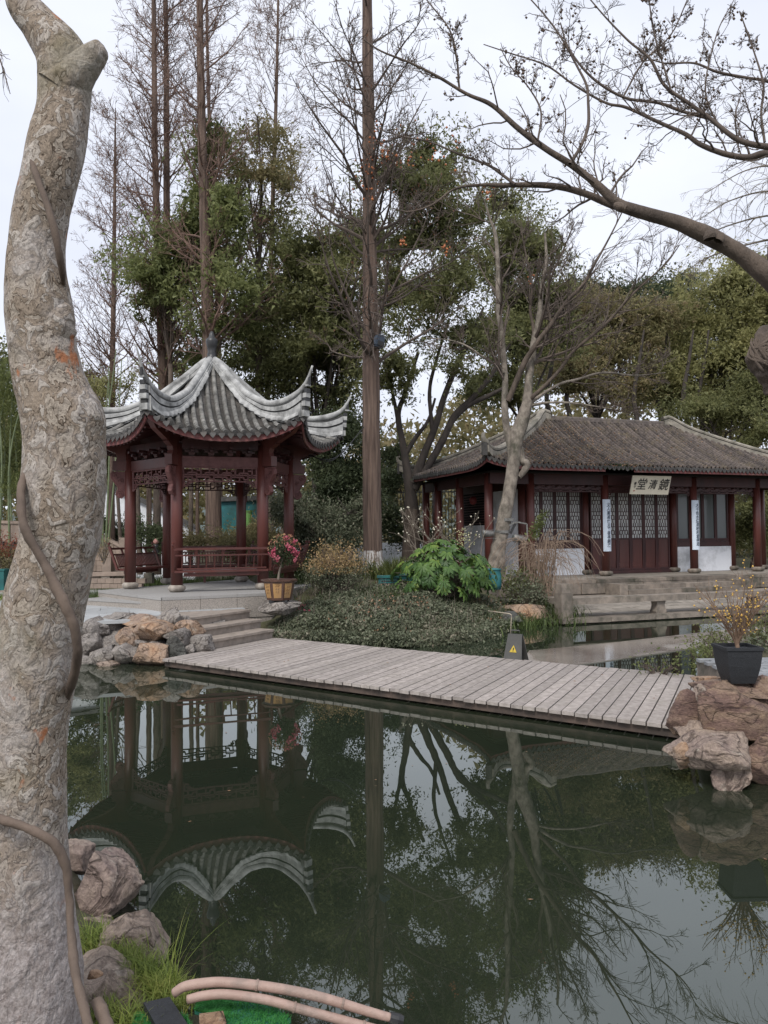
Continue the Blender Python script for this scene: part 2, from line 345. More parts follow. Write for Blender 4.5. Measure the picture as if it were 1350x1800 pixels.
M['rockred'] = rockmat('layered_red_rock', [(.11, .065, .058), (.20, .125, .10), (.31, .215, .15), (.17, .12, .10)], 2.6, (.40, .28, .17), 2.6)
M['rockpink'] = rockmat('pinkish_rock', [(.21, .15, .14), (.33, .255, .21), (.40, .31, .23)], 2.6)
def soil():
    m, nt, p = newmat('soil'); v = coords(nt); f = noise(nt, v, 1.3, 8, .7)
    col = ramp(nt, [(.35, (.055, .045, .03)), (.5, (.075, .07, .035)), (.65, (.05, .06, .025))], f).outputs[0]
    nt.links.new(col, p.inputs['Base Color']); p.inputs['Roughness'].default_value = .95; bump(nt, p, noise(nt, v, 14, 8, .7), .8, .05); return m
M['soil'] = soil()
def watermat():
    m, nt, p = newmat('pond_water'); nt.nodes.remove(p); o = nt.nodes['Material Output']
    v = coords(nt, (1, 1, 1)); n1 = noise(nt, v, 1.2, 2, .5)
    dif = node(nt, 'ShaderNodeBsdfDiffuse'); f = noise(nt, v, .35, 4, .6)
    nt.links.new(ramp(nt, [(.3, (.013, .018, .012)), (.7, (.022, .028, .016))], f).outputs[0], dif.inputs[0])
    gl = node(nt, 'ShaderNodeBsdfGlossy'); gl.inputs['Roughness'].default_value = 0.004; gl.inputs[0].default_value = (.93, .97, .95, 1)
    b = node(nt, 'ShaderNodeBump', i_Strength=.05, i_Distance=.02); nt.links.new(n1, b.inputs['Height']); nt.links.new(b.outputs[0], gl.inputs['Normal'])
    fr = node(nt, 'ShaderNodeFresnel'); fr.inputs[0].default_value = 1.95
    ms = node(nt, 'ShaderNodeMixShader'); nt.links.new(fr.outputs[0], ms.inputs[0]); nt.links.new(dif.outputs[0], ms.inputs[1]); nt.links.new(gl.outputs[0], ms.inputs[2]); nt.links.new(ms.outputs[0], o.inputs[0]); return m
M['water'] = watermat()
# ---------------------------------------------------------------- hall frame
HA = np.array([6.498, 22.73]); HU = np.array([.9395, .3425]); HV = np.array([-.3425, .9395]); HANG = math.atan2(HU[1], HU[0])
def hw(u, v, z): q = HA+u*HU+v*HV; return np.array([q[0], q[1], z])
def hwM(P): P = np.asarray(P, float); return np.stack([HA[0]+P[..., 0]*HU[0]+P[..., 1]*HV[0], HA[1]+P[..., 0]*HU[1]+P[..., 1]*HV[1], P[..., 2]], -1)
# ---------------------------------------------------------------- ground with the pond sunk into it
tc0 = hw(-4.75, -5.05, 0)[:2]; tc1 = hw(9., -5.05, 0)[:2]
POND = np.array([(7.5, .6), (2.6, 1.6), (1.2, 2.1), (.3, 2.62), (-.25, 2.95), (-.8, 3.2), (-1.1, 3.5), (-1.5, 4.1), (-2.2, 5), (-3.5, 7.5), (-4.8, 9.8), (-5.3, 11.5), (-4.6, 11.95), (-3.3, 11.95),
  (-2.75, 12.9), (-2.0, 13.95), (-1.2, 13.9), (-.3, 13.4), (.3, 13.4), (1.5, 14.1), (2.4, 15.6), (2.95, 17.0), tuple(tc0+HV*.15), tuple(tc1+HV*.15), (14, 20), (11, 15.6), (7.6, 12.6), (5.3, 10.6), (4.3, 9.9), (3.2, 7.9), (2.75, 6.9), (2.6, 6.3), (2.75, 6.1), (3.6, 5.95), (4.8, 5.3), (6.5, 4), (8, 2)])
def sdist(X, Y):
    P = np.stack([X, Y], -1); d = np.full(X.shape, 1e9); ins = np.zeros(X.shape, bool); n = len(POND)
    for i in range(n):
        a, b = POND[i], POND[(i+1) % n]; e = b-a; w = P-a; t = np.clip((w@e)/(e@e), 0, 1); d = np.minimum(d, np.linalg.norm(w-t[..., None]*e, axis=-1))
        c = ((a[1] > Y) != (b[1] > Y)) & (X < (b[0]-a[0])*(Y-a[1])/(b[1]-a[1]+1e-12)+a[0]); ins ^= c
    return np.where(ins, -d, d)
def target(X, Y):
    T = np.full(X.shape, .42); T = np.where(X < -1.6, .57, T)
    T = T+sst(14, 19, Y)*sst(-2.6, -.6, X)*.0
    D = np.maximum(sdist(X, Y), 0); near = (X < -1.2) & (Y < 15.5) & (Y > 9.5); T = np.where(near, np.minimum(T, np.interp(D, [0, .35, 1.05, 1.35], [0, .08, .33, .52])), T)
    e = sst(-2.6, -1.6, X+.25*(Y-14))*(1-sst(2.9, 3.7, X))*(1-sst(21, 23, Y))*sst(12.5, 13.2, Y); T = T*(1-e)+e*np.interp(D, [0, .3, .8, 1.6, 3, 4.6, 5.6], [.04, .18, .36, .54, .78, 1.0, 1.04])
    hu = (X-HA[0])*HU[0]+(Y-HA[1])*HU[1]; hv = (X-HA[0])*HV[0]+(Y-HA[1])*HV[1]
    inT = (hu > -4.9) & (hv < 8) & (Y > 13); k = sst(-5.2, -4.5, hu)*sst(-5.3, -5.0, hv)*(1-sst(7, 9, hv))
    T = T*(1-k)+.08*k
    T = np.where((Y < 9.6) & (X < 1), .07+.3*sst(-1.2, -2.2, X), T); T = np.where((Y < 9.6) & (X >= 1), .56-.2*sst(7, 9.6, Y), T)
    far = sst(30, 60, np.abs(Y)); T = T+far*.4
    return T+.04*fbm(np.stack([X, Y, X*0], -1), .8, 3)
def ground_z(x, y):
    X = np.atleast_1d(np.asarray(x, float)); Y = np.atleast_1d(np.asarray(y, float)); d = sdist(X, Y); T = target(X, Y)
    z = -.8+(T+.8)*sst(-.30, .12, d); return z
xs = np.concatenate([[-900, -400, -200, -100, -60, -40, -28, -20], np.arange(-15, 17, .22), [19, 25, 35, 50, 80, 160, 400, 900]])
ys = np.concatenate([[-300, -100, -40, -15, -6, -2], np.arange(0, 32, .22), [34, 38, 44, 52, 65, 90, 140, 250, 500, 1500]])
GX, GY = np.meshgrid(xs, ys, indexing='ij'); GZ = ground_z(GX.ravel(), GY.ravel()).reshape(GX.shape)
gb = B().grid(np.stack([GX, GY, GZ], -1)); go = gb.obj('ground', M['soil'], loc=(0, 0, 0), smooth=True); tag(go, kind='structure')
wb = B().raw([(-9, -2, 0), (18, -2, 0), (18, 24, 0), (-9, 24, 0)], [(0, 1, 2, 3)]); tag(wb.obj('water', M['water'], loc=(0, 0, 0)), kind='structure')
# far hills
hb = B(); xx = np.linspace(-500, 600, 90); rows = []
for k, (yy, f) in enumerate(((380, 0), (430, .6), (500, 1), (620, .7))): rows.append(np.stack([xx, xx*0+yy, -3+f*(38+14*np.sin(xx/90.+.6)+9*np.sin(xx/37.))], -1))
M['hill'] = simple('far_hill', (.09, .11, .10), (.06, .08, .075), .05, .95, 0)
tag(hb.grid(np.stack(rows)).obj('hills', M['hill'], loc=(0, 0, 0), smooth=True), kind='structure')
# ---------------------------------------------------------------- plaza paving: slabs one by one
pzz = lambda x, y: .583
_pl = np.array([(-14, 10.2), (-8, 11.6), (-5.6, 12.85), (-4.6, 13.05), (-3.45, 13.35), (-2.75, 14.3), (-1.5, 16.6), (-1.3, 24)]); _r = []
for t in np.linspace(0, 1, 24): q = np.stack([np.interp(t, np.linspace(0, 1, 8), _pl[:, i]) for i in (0, 1)]); _r.append([(q[0]-14*k_*(1-.0), q[1]+8*k_*(1-t)+.2*k_, float(pzz(0, q[1]+8*k_*(1-t)))) for k_ in (0, .05, .12, .2, .4, .7, 1)])
pv = B().grid(np.array(_r)[::-1]); pv.grid(np.array([[(a[0][0], a[0][1], a[0][2]), (a[0][0], a[0][1], -.1)] for a in _r])[::-1])
plaza = pv.obj('pavement', M['step'], loc=(-6, 15, .5)); tag(plaza, kind='structure')
sa = math.radians(19); su = np.array([math.cos(sa), math.sin(sa)]); sv = np.array([-su[1], su[0]])
sp = B().box((0, 0, 0), (1.012, .632, .05)).me('paving_slab', M['paving']); cnt = 0
for i in range(-9, 9):
    for j in range(-7, 12):
        c = np.array([-4.4, 13.4])+su*(i*1.02+(.5 if j % 2 else 0))+sv*j*.64
        d = sdist(c[:1], c[1:])[0]
        dp = (c-np.array([-2.95, 13.3]))@np.array([.8, -.6]); pc = np.hypot(c[0]+3.79, c[1]-17.03)
        if d < .45 or dp > -1.0+.35 or c[0] < -11 or pc < 1.5 or c[0] > -1.6 or c[1] > 20: continue
        o = put('paving_slab', sp, plaza, (c[0], c[1], .575+random.uniform(0, .003)), (0, 0, sa+random.uniform(-.004, .004))); cnt += 1
# ---------------------------------------------------------------- deck bridge
dl0, dl1 = gz(286, 1158, .145)[:2], gz(481, 1121, .145)[:2]; dr0, dr1 = gz(1190, 1277, .145)[:2]+np.array([.12, -.07]), gz(1243, 1188.6, .145)[:2]
deck = thing('plank_bridge', 'low grey wooden plank bridge crossing the pond from the stone steps to the red rocks', 'bridge', (0, 10.5, 0))
NP = 53
for i in range(NP):
    g = .007/7.6; a = i/NP+g; b = (i+1)/NP-g; zt = .145+random.uniform(-.003, .003); e0 = random.uniform(-.012, .012); e1 = random.uniform(-.012, .012)
    Pn = [dl0+(dr0-dl0)*a, dl0+(dr0-dl0)*b, dl1+(dr1-dl1)*b, dl1+(dr1-dl1)*a]; n = nrm(dl1-dl0)
    Pn = [Pn[0]-n*e0, Pn[1]-n*e0, Pn[2]+n*e1, Pn[3]+n*e1]; c = np.mean(Pn, 0)
    V = np.array([(p[0], p[1], z) for z in (zt-.035, zt) for p in Pn])
    o = add('plank', V, [np.array([(0, 3, 2, 1), (4, 5, 6, 7), (0, 1, 5, 4), (1, 2, 6, 5), (2, 3, 7, 6), (3, 0, 4, 7)])], M['deck'], deck)
bn = B(); n = nrm(dl1-dl0); n3 = np.array([n[0], n[1], 0]); z3 = lambda p, z: np.array([p[0], p[1], z])
for s, (A_, B_) in ((1, (dl0, dr0)), (-1, (dl1, dr1))):
    B().bar(z3(A_, .068)+n3*s*.07, z3(B_, .068)+n3*s*.07, .05, .08).obj('edge_beam', M['deckedge'], deck)
    B().bar(z3(A_, -.02)+n3*s*.26, z3(B_, -.02)+n3*s*.26, .06, .09).obj('lower_beam', M['deckedge'], deck)
for k in (.12, .37, .63, .88):
    for s in (.12, .88):
        p = (dl0*(1-s)+dl1*s)*(1-k)+(dr0*(1-s)+dr1*s)*k; B().lathe([(.07, -.95), (.07, 0.02)], (p[0], p[1], 0), 10).obj('pile', M['deckedge'], deck)
# ---------------------------------------------------------------- three steps up to the plaza
steps = thing('stone_steps', 'three grey brown steps leading from the plank bridge up to the pavilion', 'steps', (-2.6, 13.3, .1))
sdir = nrm(dl1-dl0); out = np.array([sdir[1], -sdir[0]]); H3 = (.15, .30, .45, .598)
s0 = [gz(355, 1089.6, .56)[:2], None]
for i in range(3):
    off = -out*(.34*i); z0, z1 = H3[i], H3[i+1]
    a = dl0+sdir*(1.02+.12*i)+off; b = dl1+sdir*(-.02+.10*i)+off
    a2 = a-out*.42; b2 = b-out*.42
    for k, (p, q) in enumerate(((0, .5), (.503, 1))):
        pa, pb = a+(b-a)*p, a+(b-a)*q; mid = lambda t, zz: z3(t, zz)
        r = B(); r.bar(mid(pa-out*.2, (z0+z1)/2-.025), mid(pb-out*.2, (z0+z1)/2-.025), .38, z1-z0-.04); r.obj('riser', M['step'], steps)
        r = B(); r.bar(mid(pa-out*.185, z1-.02), mid(pb-out*.185, z1-.02), .43, .038); r.obj('tread', M['step'], steps)
# ---------------------------------------------------------------- wet ledge in the back pond
lp = [gz(*q, .02)[:2] for q in ((930, 1143), (1060, 1131), (1180, 1117), (1350, 1098), (1480, 1088), (1480, 1105), (1350, 1121), (1219, 1138), (1023, 1166), (905, 1181))]
lb = B().prism([tuple(p) for p in lp][::-1], -.3, .016); M['wet'] = simple('wet_slab', (.28, .25, .22), (.12, .10, .085), .8, .12, .1, 10, spec=.8)
_m = M['wet']; _n = _m.node_tree; _p = _n.nodes['Principled BSDF']; _v = coords(_n); _f = noise(_n, _v, .55, 3)
_n.links.new(ramp(_n, [(.47, (.05, .05, .05)), (.56, (.75, .75, .75))], _f).outputs[0], _p.inputs['Roughness'])
tag(lb.obj('stepping_ledge', M['wet']), kind='structure')
# ---------------------------------------------------------------- rocks
def rock(seed, d, sub=5, cuts=14, rough=.06, sc=2.2, flat=0., jag=.35):
    r = np.random.default_rng(seed); bm = bmesh.new(); bmesh.ops.create_icosphere(bm, subdivisions=sub, radius=1.); V = np.array([v.co[:] for v in bm.verts]); F = np.array([[v.index for v in f.verts] for f in bm.faces]); bm.free()
    for i in range(cuts):
        n = nrm(r.normal(size=3)); k = r.uniform(.45, .82); s = V@n-k; V = V-np.maximum(s, 0)[:, None]*n*.97
    V = V*(1+rough*fbm(V+seed*3.1, sc, seed, 4)[:, None])
    if flat: V = V+np.array([0, 0, 1.])*np.round(V[:, 2:]*5)/5*flat*0
    st = fbm(V*np.array([.6, .6, 3.])+seed, 2., seed+5, 2); V = V*(1+.04*jag*np.sign(st)*np.abs(st)[..., None].T[0])[:, None]
    V = V*(1-.055*np.exp(-(np.abs(fbm(V+seed, 1.7, seed+9, 3))/.05)**2))[:, None]; V = V+.012*fbm(V, 11., seed, 2)[:, None]*nrm(V)
    lo, hi = V.min(0), V.max(0); V = (V-(lo+hi)/2)/((hi-lo)/2)
    return V*np.array(d), F
def rock_part(name, c, d, rz, seed, mat, parent=None, label=None, tilt=(0, 0), **k):
    V, F = rock(seed, d, **k); R = (Matrix.Rotation(rz, 3, 'Z') @ Matrix.Rotation(tilt[0], 3, 'X') @ Matrix.Rotation(tilt[1], 3, 'Y')); V = V@np.array(R).T+np.array(c)
    o = add(name, V, [F], M[mat], parent, smooth=True)
    return o
# left rock wall beside the steps (photo left middle): (px, py centre, Y, half w px, half h px)
LR = [(155, 1105, 12.3, 30, 18, 'rockgrey'), (190, 1098, 12.6, 26, 16, 'rockgrey'), (213, 1090, 12.7, 24, 13, 'rockgrey'), (246, 1092, 12.5, 27, 12, 'rocktan'), (294, 1086, 12.6, 22, 17, 'rockgrey'),
      (266, 1112, 12.15, 33, 20, 'rocktan'), (218, 1119, 12.0, 21, 15, 'rocktan'), (334, 1102, 12.35, 24, 13, 'rocktan'), (322, 1088, 12.7, 12, 7, 'rockgrey'), (308, 1117, 12.1, 22, 13, 'rockgrey'),
      (306, 1137, 11.85, 18, 17, 'rockdark'), (350, 1130, 12.1, 22, 13, 'rockgrey'), (262, 1150, 11.7, 27, 17, 'rocktan'), (178, 1150, 11.9, 26, 16, 'rockgrey'), (215, 1148, 11.85, 26, 17, 'rockgrey'), (150, 1133, 12.1, 22, 18, 'rockgrey'),
      (186, 1166, 11.7, 21, 6, 'rockpink'), (150, 1160, 11.9, 16, 9, 'rockgrey'), (270, 1137, 12.0, 18, 10, 'rockgrey'), (328, 1142, 11.95, 12, 10, 'rockgrey'), (240, 1134, 12.0, 15, 10, 'rockgrey'), (272, 1094, 12.55, 16, 9, 'rockpink'), (120, 1120, 12.3, 24, 24, 'rockgrey'), (100, 1150, 12.2, 22, 14, 'rockgrey')]
desc = {0: 'grey block in the rock pile just right of the big plane trunk', 1: 'grey boulder behind the flat grey stones of the rock pile', 2: 'low grey brown stone on the top row of the rock pile nearest the pale paving',
 3: 'long flat tan slab lying on top of the rock pile', 4: 'rough grey stone standing highest on the rock pile', 5: 'largest orange tan boulder in the middle of the rock pile', 6: 'rounded rusty brown stone left of the largest orange boulder',
 7: 'tan block with rounded top beside the upper step', 8: 'tiny grey stone on the paving edge right of the highest stone', 9: 'pale grey pointed rock between the large orange boulder and the steps', 10: 'nearly black squarish rock above the bridge corner',
 11: 'whitish pitted rock against the lowest step', 12: 'orange pink angular rock touching the water beside the bridge corner', 13: 'pale grey rock at the water on the left of the pile', 14: 'broad grey rock low in the middle of the pile', 15: 'grey rock behind the water rocks next to the plane trunk',
 16: 'flat pinkish stone lying in the water in front of the rock pile', 17: 'small rounded grey stone at the waterline far left of the pile', 18: 'grey wedge stone under the largest orange boulder', 19: 'small pale stone right of the dark rock', 20: 'grey stone under the rusty brown stone', 21: 'pinkish stone behind the largest orange boulder', 22: 'grey rock half hidden behind the plane trunk', 23: 'low grey rock at the water behind the plane trunk'}
for i, (px, py, Y, w, h, mt) in enumerate(LR):
    c = gy(px, py, Y); s = Y/F_PX; o = rock_part('rock', c+np.array([0, .12, -.03]), (w*s*1.13, w*s*1.15, h*s*1.25), random.uniform(-.3, .3), 40+i, mt, cuts=15)
    tag(o, desc[i], 'rock', 'rocks piled at the left end of the bridge')
# mortar core behind those rocks
cb = B(); rows = []
for t, p in enumerate([(-6.4, 12.2), (-5.2, 12.25), (-4.2, 12.2), (-3.5, 12.3), (-3.1, 12.7), (-2.75, 13.1)]):
    q = np.array(p); rows.append([(q[0]+.12, q[1]-.05, -.4), (q[0]+.1, q[1]-.02, .1), (q[0], q[1]+.12, .36), (q[0]-.05, q[1]+.5, .5), (q[0]-.1, q[1]+1., .53)])
G = np.array(rows, float); cb.grid(G); tag(cb.obj('rock_bank', M['rockgrey'], smooth=True), kind='structure')
# ================================================================ hexagonal pavilion
PC = np.array([-3.79, 17.03]); TH = .33; FZ = .85; RCOL = 1.714
def pang(k): return PI+TH+k*PI/3
def pd(a): return np.array([math.cos(a), math.sin(a)])
def pp(r, a, z): q = PC+r*pd(a); return np.array([q[0], q[1], z])
PAV = thing('pavilion', 'open hexagonal pavilion with dark red columns and upswept grey tiled roof', 'pavilion', (PC[0], PC[1], FZ))
# platform
P1, P2, P3, P4 = [gz(*q, FZ)[:2] for q in ((173.8, 1037.5), (284.6, 1050.5), (478, 1042), (553, 1026))]
plat = [P1, P2, P3, P4, 2*PC-P1+np.array([.1, .2]), 2*PC-P2+np.array([0, -.1])]
gb_ = B(); gb_.prism([tuple(p) for p in plat], .3, FZ-.055); gb_.obj('platform_base', M['granitedk'], PAV)
gb_ = B(); ce = np.mean(plat, 0); inn = [ce+(p-ce)*.86 for p in plat]; gb_.prism([tuple(p) for p in inn], FZ-.06, FZ-.003)
gb_.obj('floor', M['granite'], PAV)
for i in range(6):
    a, b = plat[i], plat[(i+1) % 6]; ia, ib = inn[i], inn[(i+1) % 6]
    k = 3 if i in (0, 1, 2) else 2
    for j in range(k):
        f0, f1 = j/k+.001, (j+1)/k-.001; n = nrm(np.array([(b-a)[1], -(b-a)[0]]))*.015
        q = [a+(b-a)*f0+n, a+(b-a)*f1+n, ib*(f1)+ia*(1-f1), ib*f0+ia*(1-f0)]
        g = B().prism([tuple(p) for p in q], FZ-.052, FZ); g.obj('kerb_stone', M['granite'], PAV)
        w = b-a; L0 = a+w*(f0+.001); L1 = a+w*(f1-.001); m3 = lambda p, z: np.array([p[0], p[1], z])
        B().bar(m3(L0+n*.4, .60), m3(L1+n*.4, .60), .02, .38).obj('facing_slab', M['granitedk'], PAV)
sA = gz(148.9, 1052, .73)[:2]; sB = gz(265.7, 1058.6, .73)[:2]; sd = nrm(sB-sA); sn = np.array([-sd[1], sd[0]])
for z0, z1, e in ((.69, .73, .012), (.4, .688, 0)):
    B().prism([tuple(sA-sd*e-sn*e), tuple(sB+sd*e-sn*e), tuple(sB+sd*e+sn*.7), tuple(sA-sd*e+sn*.7)], z0, z1).obj('entry_step', M['granite'] if e else M['granitedk'], PAV)
# columns
drum = B().lathe([(.10, 0), (.145, .02), (.172, .06), (.168, .10), (.13, .135), (.10, .14)], (0, 0, 0), 24).me('column_base', M['drum'], True)
colm = B().lathe([(.118, .135), (.118, 1.5), (.112, 2.95)], (0, 0, 0), 24).me('column', M['red'], True)
for k in range(6):
    p = pp(RCOL, pang(k), FZ); put('column', colm, PAV, p); put('column_base', drum, PAV, p)
# beams, frets
def face_frame(k, r=RCOL):
    a, b = pp(r, pang(k), 0), pp(r, pang(k+1), 0); t = nrm(b-a); n = np.array([t[1], -t[0], 0]); return a, b, t, n
def fret(Wd, H, deep):
    """meander bars as 2d segments in a W x H frame, deeper at both ends"""
    s = []; c = .085; nx = max(4, int(round(Wd/c))); c = Wd/nx; r = 3; ch = H/r
    for i in range(nx):
        x = i*c; ph = i % 4
        if ph == 0: s += [((x, 0), (x, -2*ch)), ((x, -2*ch), (x+2*c, -2*ch)), ((x+c, -ch), (x+3*c, -ch))]
        if ph == 1: s += [((x, -ch), (x, -1.5*ch)), ((x, -2*ch), (x, -3*ch))]
        if ph == 2: s += [((x, 0), (x, -ch)), ((x, -2*ch), (x, -2.5*ch)), ((x, -2.5*ch), (x+c, -2.5*ch))]
        if ph == 3: s += [((x, -ch), (x, -3*ch)), ((x, -2*ch), (x+c, -2*ch)), ((x, -.5*ch), (x+c, -.5*ch))]
    s += [((0, -H), (Wd, -H)), ((0, -1.5*ch), (Wd, -1.5*ch))]
    for sg in (0, 1):
        X = lambda x: x if sg == 0 else Wd-x
        s += [((X(.02), -H), (X(.02), -deep)), ((X(.02), -deep), (X(.09), -deep)), ((X(.09), -deep), (X(.09), -H)), ((X(.09), -deep+.08), (X(.19), -deep+.08)), ((X(.19), -deep+.08), (X(.19), -H)), ((X(.05), -deep+.05), (X(.14), -deep+.05))]
    return s
for k in range(6):
    a, b, t, n = face_frame(k); up = np.array([0, 0, 1.]); a_, b_ = a+t*.1, b-t*.1
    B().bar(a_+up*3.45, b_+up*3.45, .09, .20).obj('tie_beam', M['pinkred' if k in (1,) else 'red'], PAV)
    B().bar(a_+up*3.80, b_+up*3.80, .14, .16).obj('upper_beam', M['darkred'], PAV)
    fb = B(); fr = lambda x, z: a_+t*x+up*(3.335+z); Wd = np.linalg.norm(b_-a_)
    fb.bar(fr(0, 0), fr(Wd, 0), .05, .035); fb.bar(fr(.015, 0), fr(.015, -.42), .05, .03); fb.bar(fr(Wd-.015, 0), fr(Wd-.015, -.42), .05, .03)
    for (x0, y0), (x1, y1) in fret(Wd-.06, .26, .36): fb.bar(fr(x0+.03, y0-.02), fr(x1+.03, y1-.02), .028, .016, up=n)
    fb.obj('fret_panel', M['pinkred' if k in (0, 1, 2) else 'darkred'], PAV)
    for j in range(4):  # bracket sets above the tie beam
        q = a_+t*Wd*(j+.5)/4; r = B()
        r.box((q[0], q[1], 3.60), (.10, .10, .06), math.atan2(t[1], t[0]), 1.3)
        for o_, z in ((.13, 3.655), (.2, 3.715)): r.bar(q+t*-o_+up*z, q+t*o_+up*z, .06, .045); r.bar(q-n*-.0+up*z, q+n*o_*1.1+up*z, .06, .045)
        r.obj('bracket_set', M['darkred'], PAV)
def radM(a): 
    d = pd(a); nn = np.array([-d[1], d[0]])
    return lambda P: np.stack([PC[0]+P[:, 0]*d[0]+P[:, 2]*nn[0], PC[1]+P[:, 0]*d[1]+P[:, 2]*nn[1], P[:, 1]], -1)
for k in range(6):
    a = pang(k); R0 = RCOL+.10; Mr = radM(a)
    pol = [(0, 0), (.27, 0), (.31, -.05), (.30, -.14), (.24, -.23), (.17, -.31), (.15, -.37), (.19, -.43), (.20, -.50), (.15, -.56), (.07, -.57), (.02, -.52), (0, -.45)]
    br = B().prism([(R0+x, 3.34+y) for x, y in pol][::-1], -.035, .035, Mr).obj('carved_bracket', M['pinkred'], PAV)
    sc = B()
    for s in (-1, 1):
        for cx_, cy_, r_ in ((.20, -.09, .075), (.10, -.47, .07), (.09, -.2, .055)):
            u = np.linspace(0, 3.6*PI, 26); rr = r_*(1-u/(3.8*PI)); sc.tube(Mr(np.stack([R0+cx_+rr*np.cos(u), 3.34+cy_+rr*np.sin(u), u*0+s*.04], -1)), .009, 5)
        v = np.array(pol[1:11]); sc.tube(Mr(np.stack([R0+v[:, 0]*.93, 3.34+v[:, 1]*.97-.01, v[:, 0]*0+s*.038], -1)), .011, 5)
    sc.obj('scroll_carving', M['pinkred'], br)
    B().prism([(RCOL-.12, 3.36), (RCOL+.36, 3.36), (RCOL+.36, 3.56), (RCOL-.12, 3.56)], -.075, .075, Mr).obj('beam_end', M['red'], PAV)
    B().prism([(RCOL+.06, 3.56), (RCOL+.3, 3.56), (RCOL+.27, 3.64), (RCOL+.3, 3.72), (RCOL+.48, 3.80), (RCOL+.42, 3.88), (RCOL+.0, 3.9)], -.06, .06, Mr).obj('corner_corbel', M['red'], PAV)
    cv = [(RCOL-.2, 3.86), (RCOL+.5, 3.82), (RCOL+.95, 3.98), (RCOL+1.16, 4.16), (RCOL+1.12, 4.24), (RCOL+.8, 4.12), (RCOL+.3, 4.0), (RCOL-.2, 4.02)]
    B().prism(cv, -.055, .055, Mr).obj('corner_rafter', M['red'], PAV)
# roof surface
RC, ZC, AM, ZM_ = 2.95, 4.27, 2.36, 3.93
ZR = lambda s: np.interp(s, [0, .05, .2, .4, .6, .75, .88, 1, 1.05], [5.9, 5.76, 5.3, 4.75, 4.42, 4.28, 4.22, 4.29, 4.33])
ZMID = lambda s: np.interp(s, [0, .05, .2, .4, .6, .8, 1, 1.05], [5.9, 5.74, 5.2, 4.64, 4.29, 4.06, ZM_, 3.89])
def roofP(k, s, tl, dz=0):
    s = np.asarray(s, float); tl = np.asarray(tl, float); q = np.clip(np.abs(tl)/np.maximum(s*RC*.5, 1e-4), 0, 1)
    ae = AM+(RC*math.cos(PI/6)-AM)*q**2.2; a = s*ae; w = q**2.6; z = (1-w)*ZMID(s)+w*ZR(s)+dz
    am = pang(k+.5); m = pd(am); t = np.array([-m[1], m[0]])
    return np.stack([PC[0]+a*m[0]+tl*t[0], PC[1]+a*m[1]+tl*t[1], z], -1)
NC = 17; pitch = RC/(NC+.2)
tile_half = None
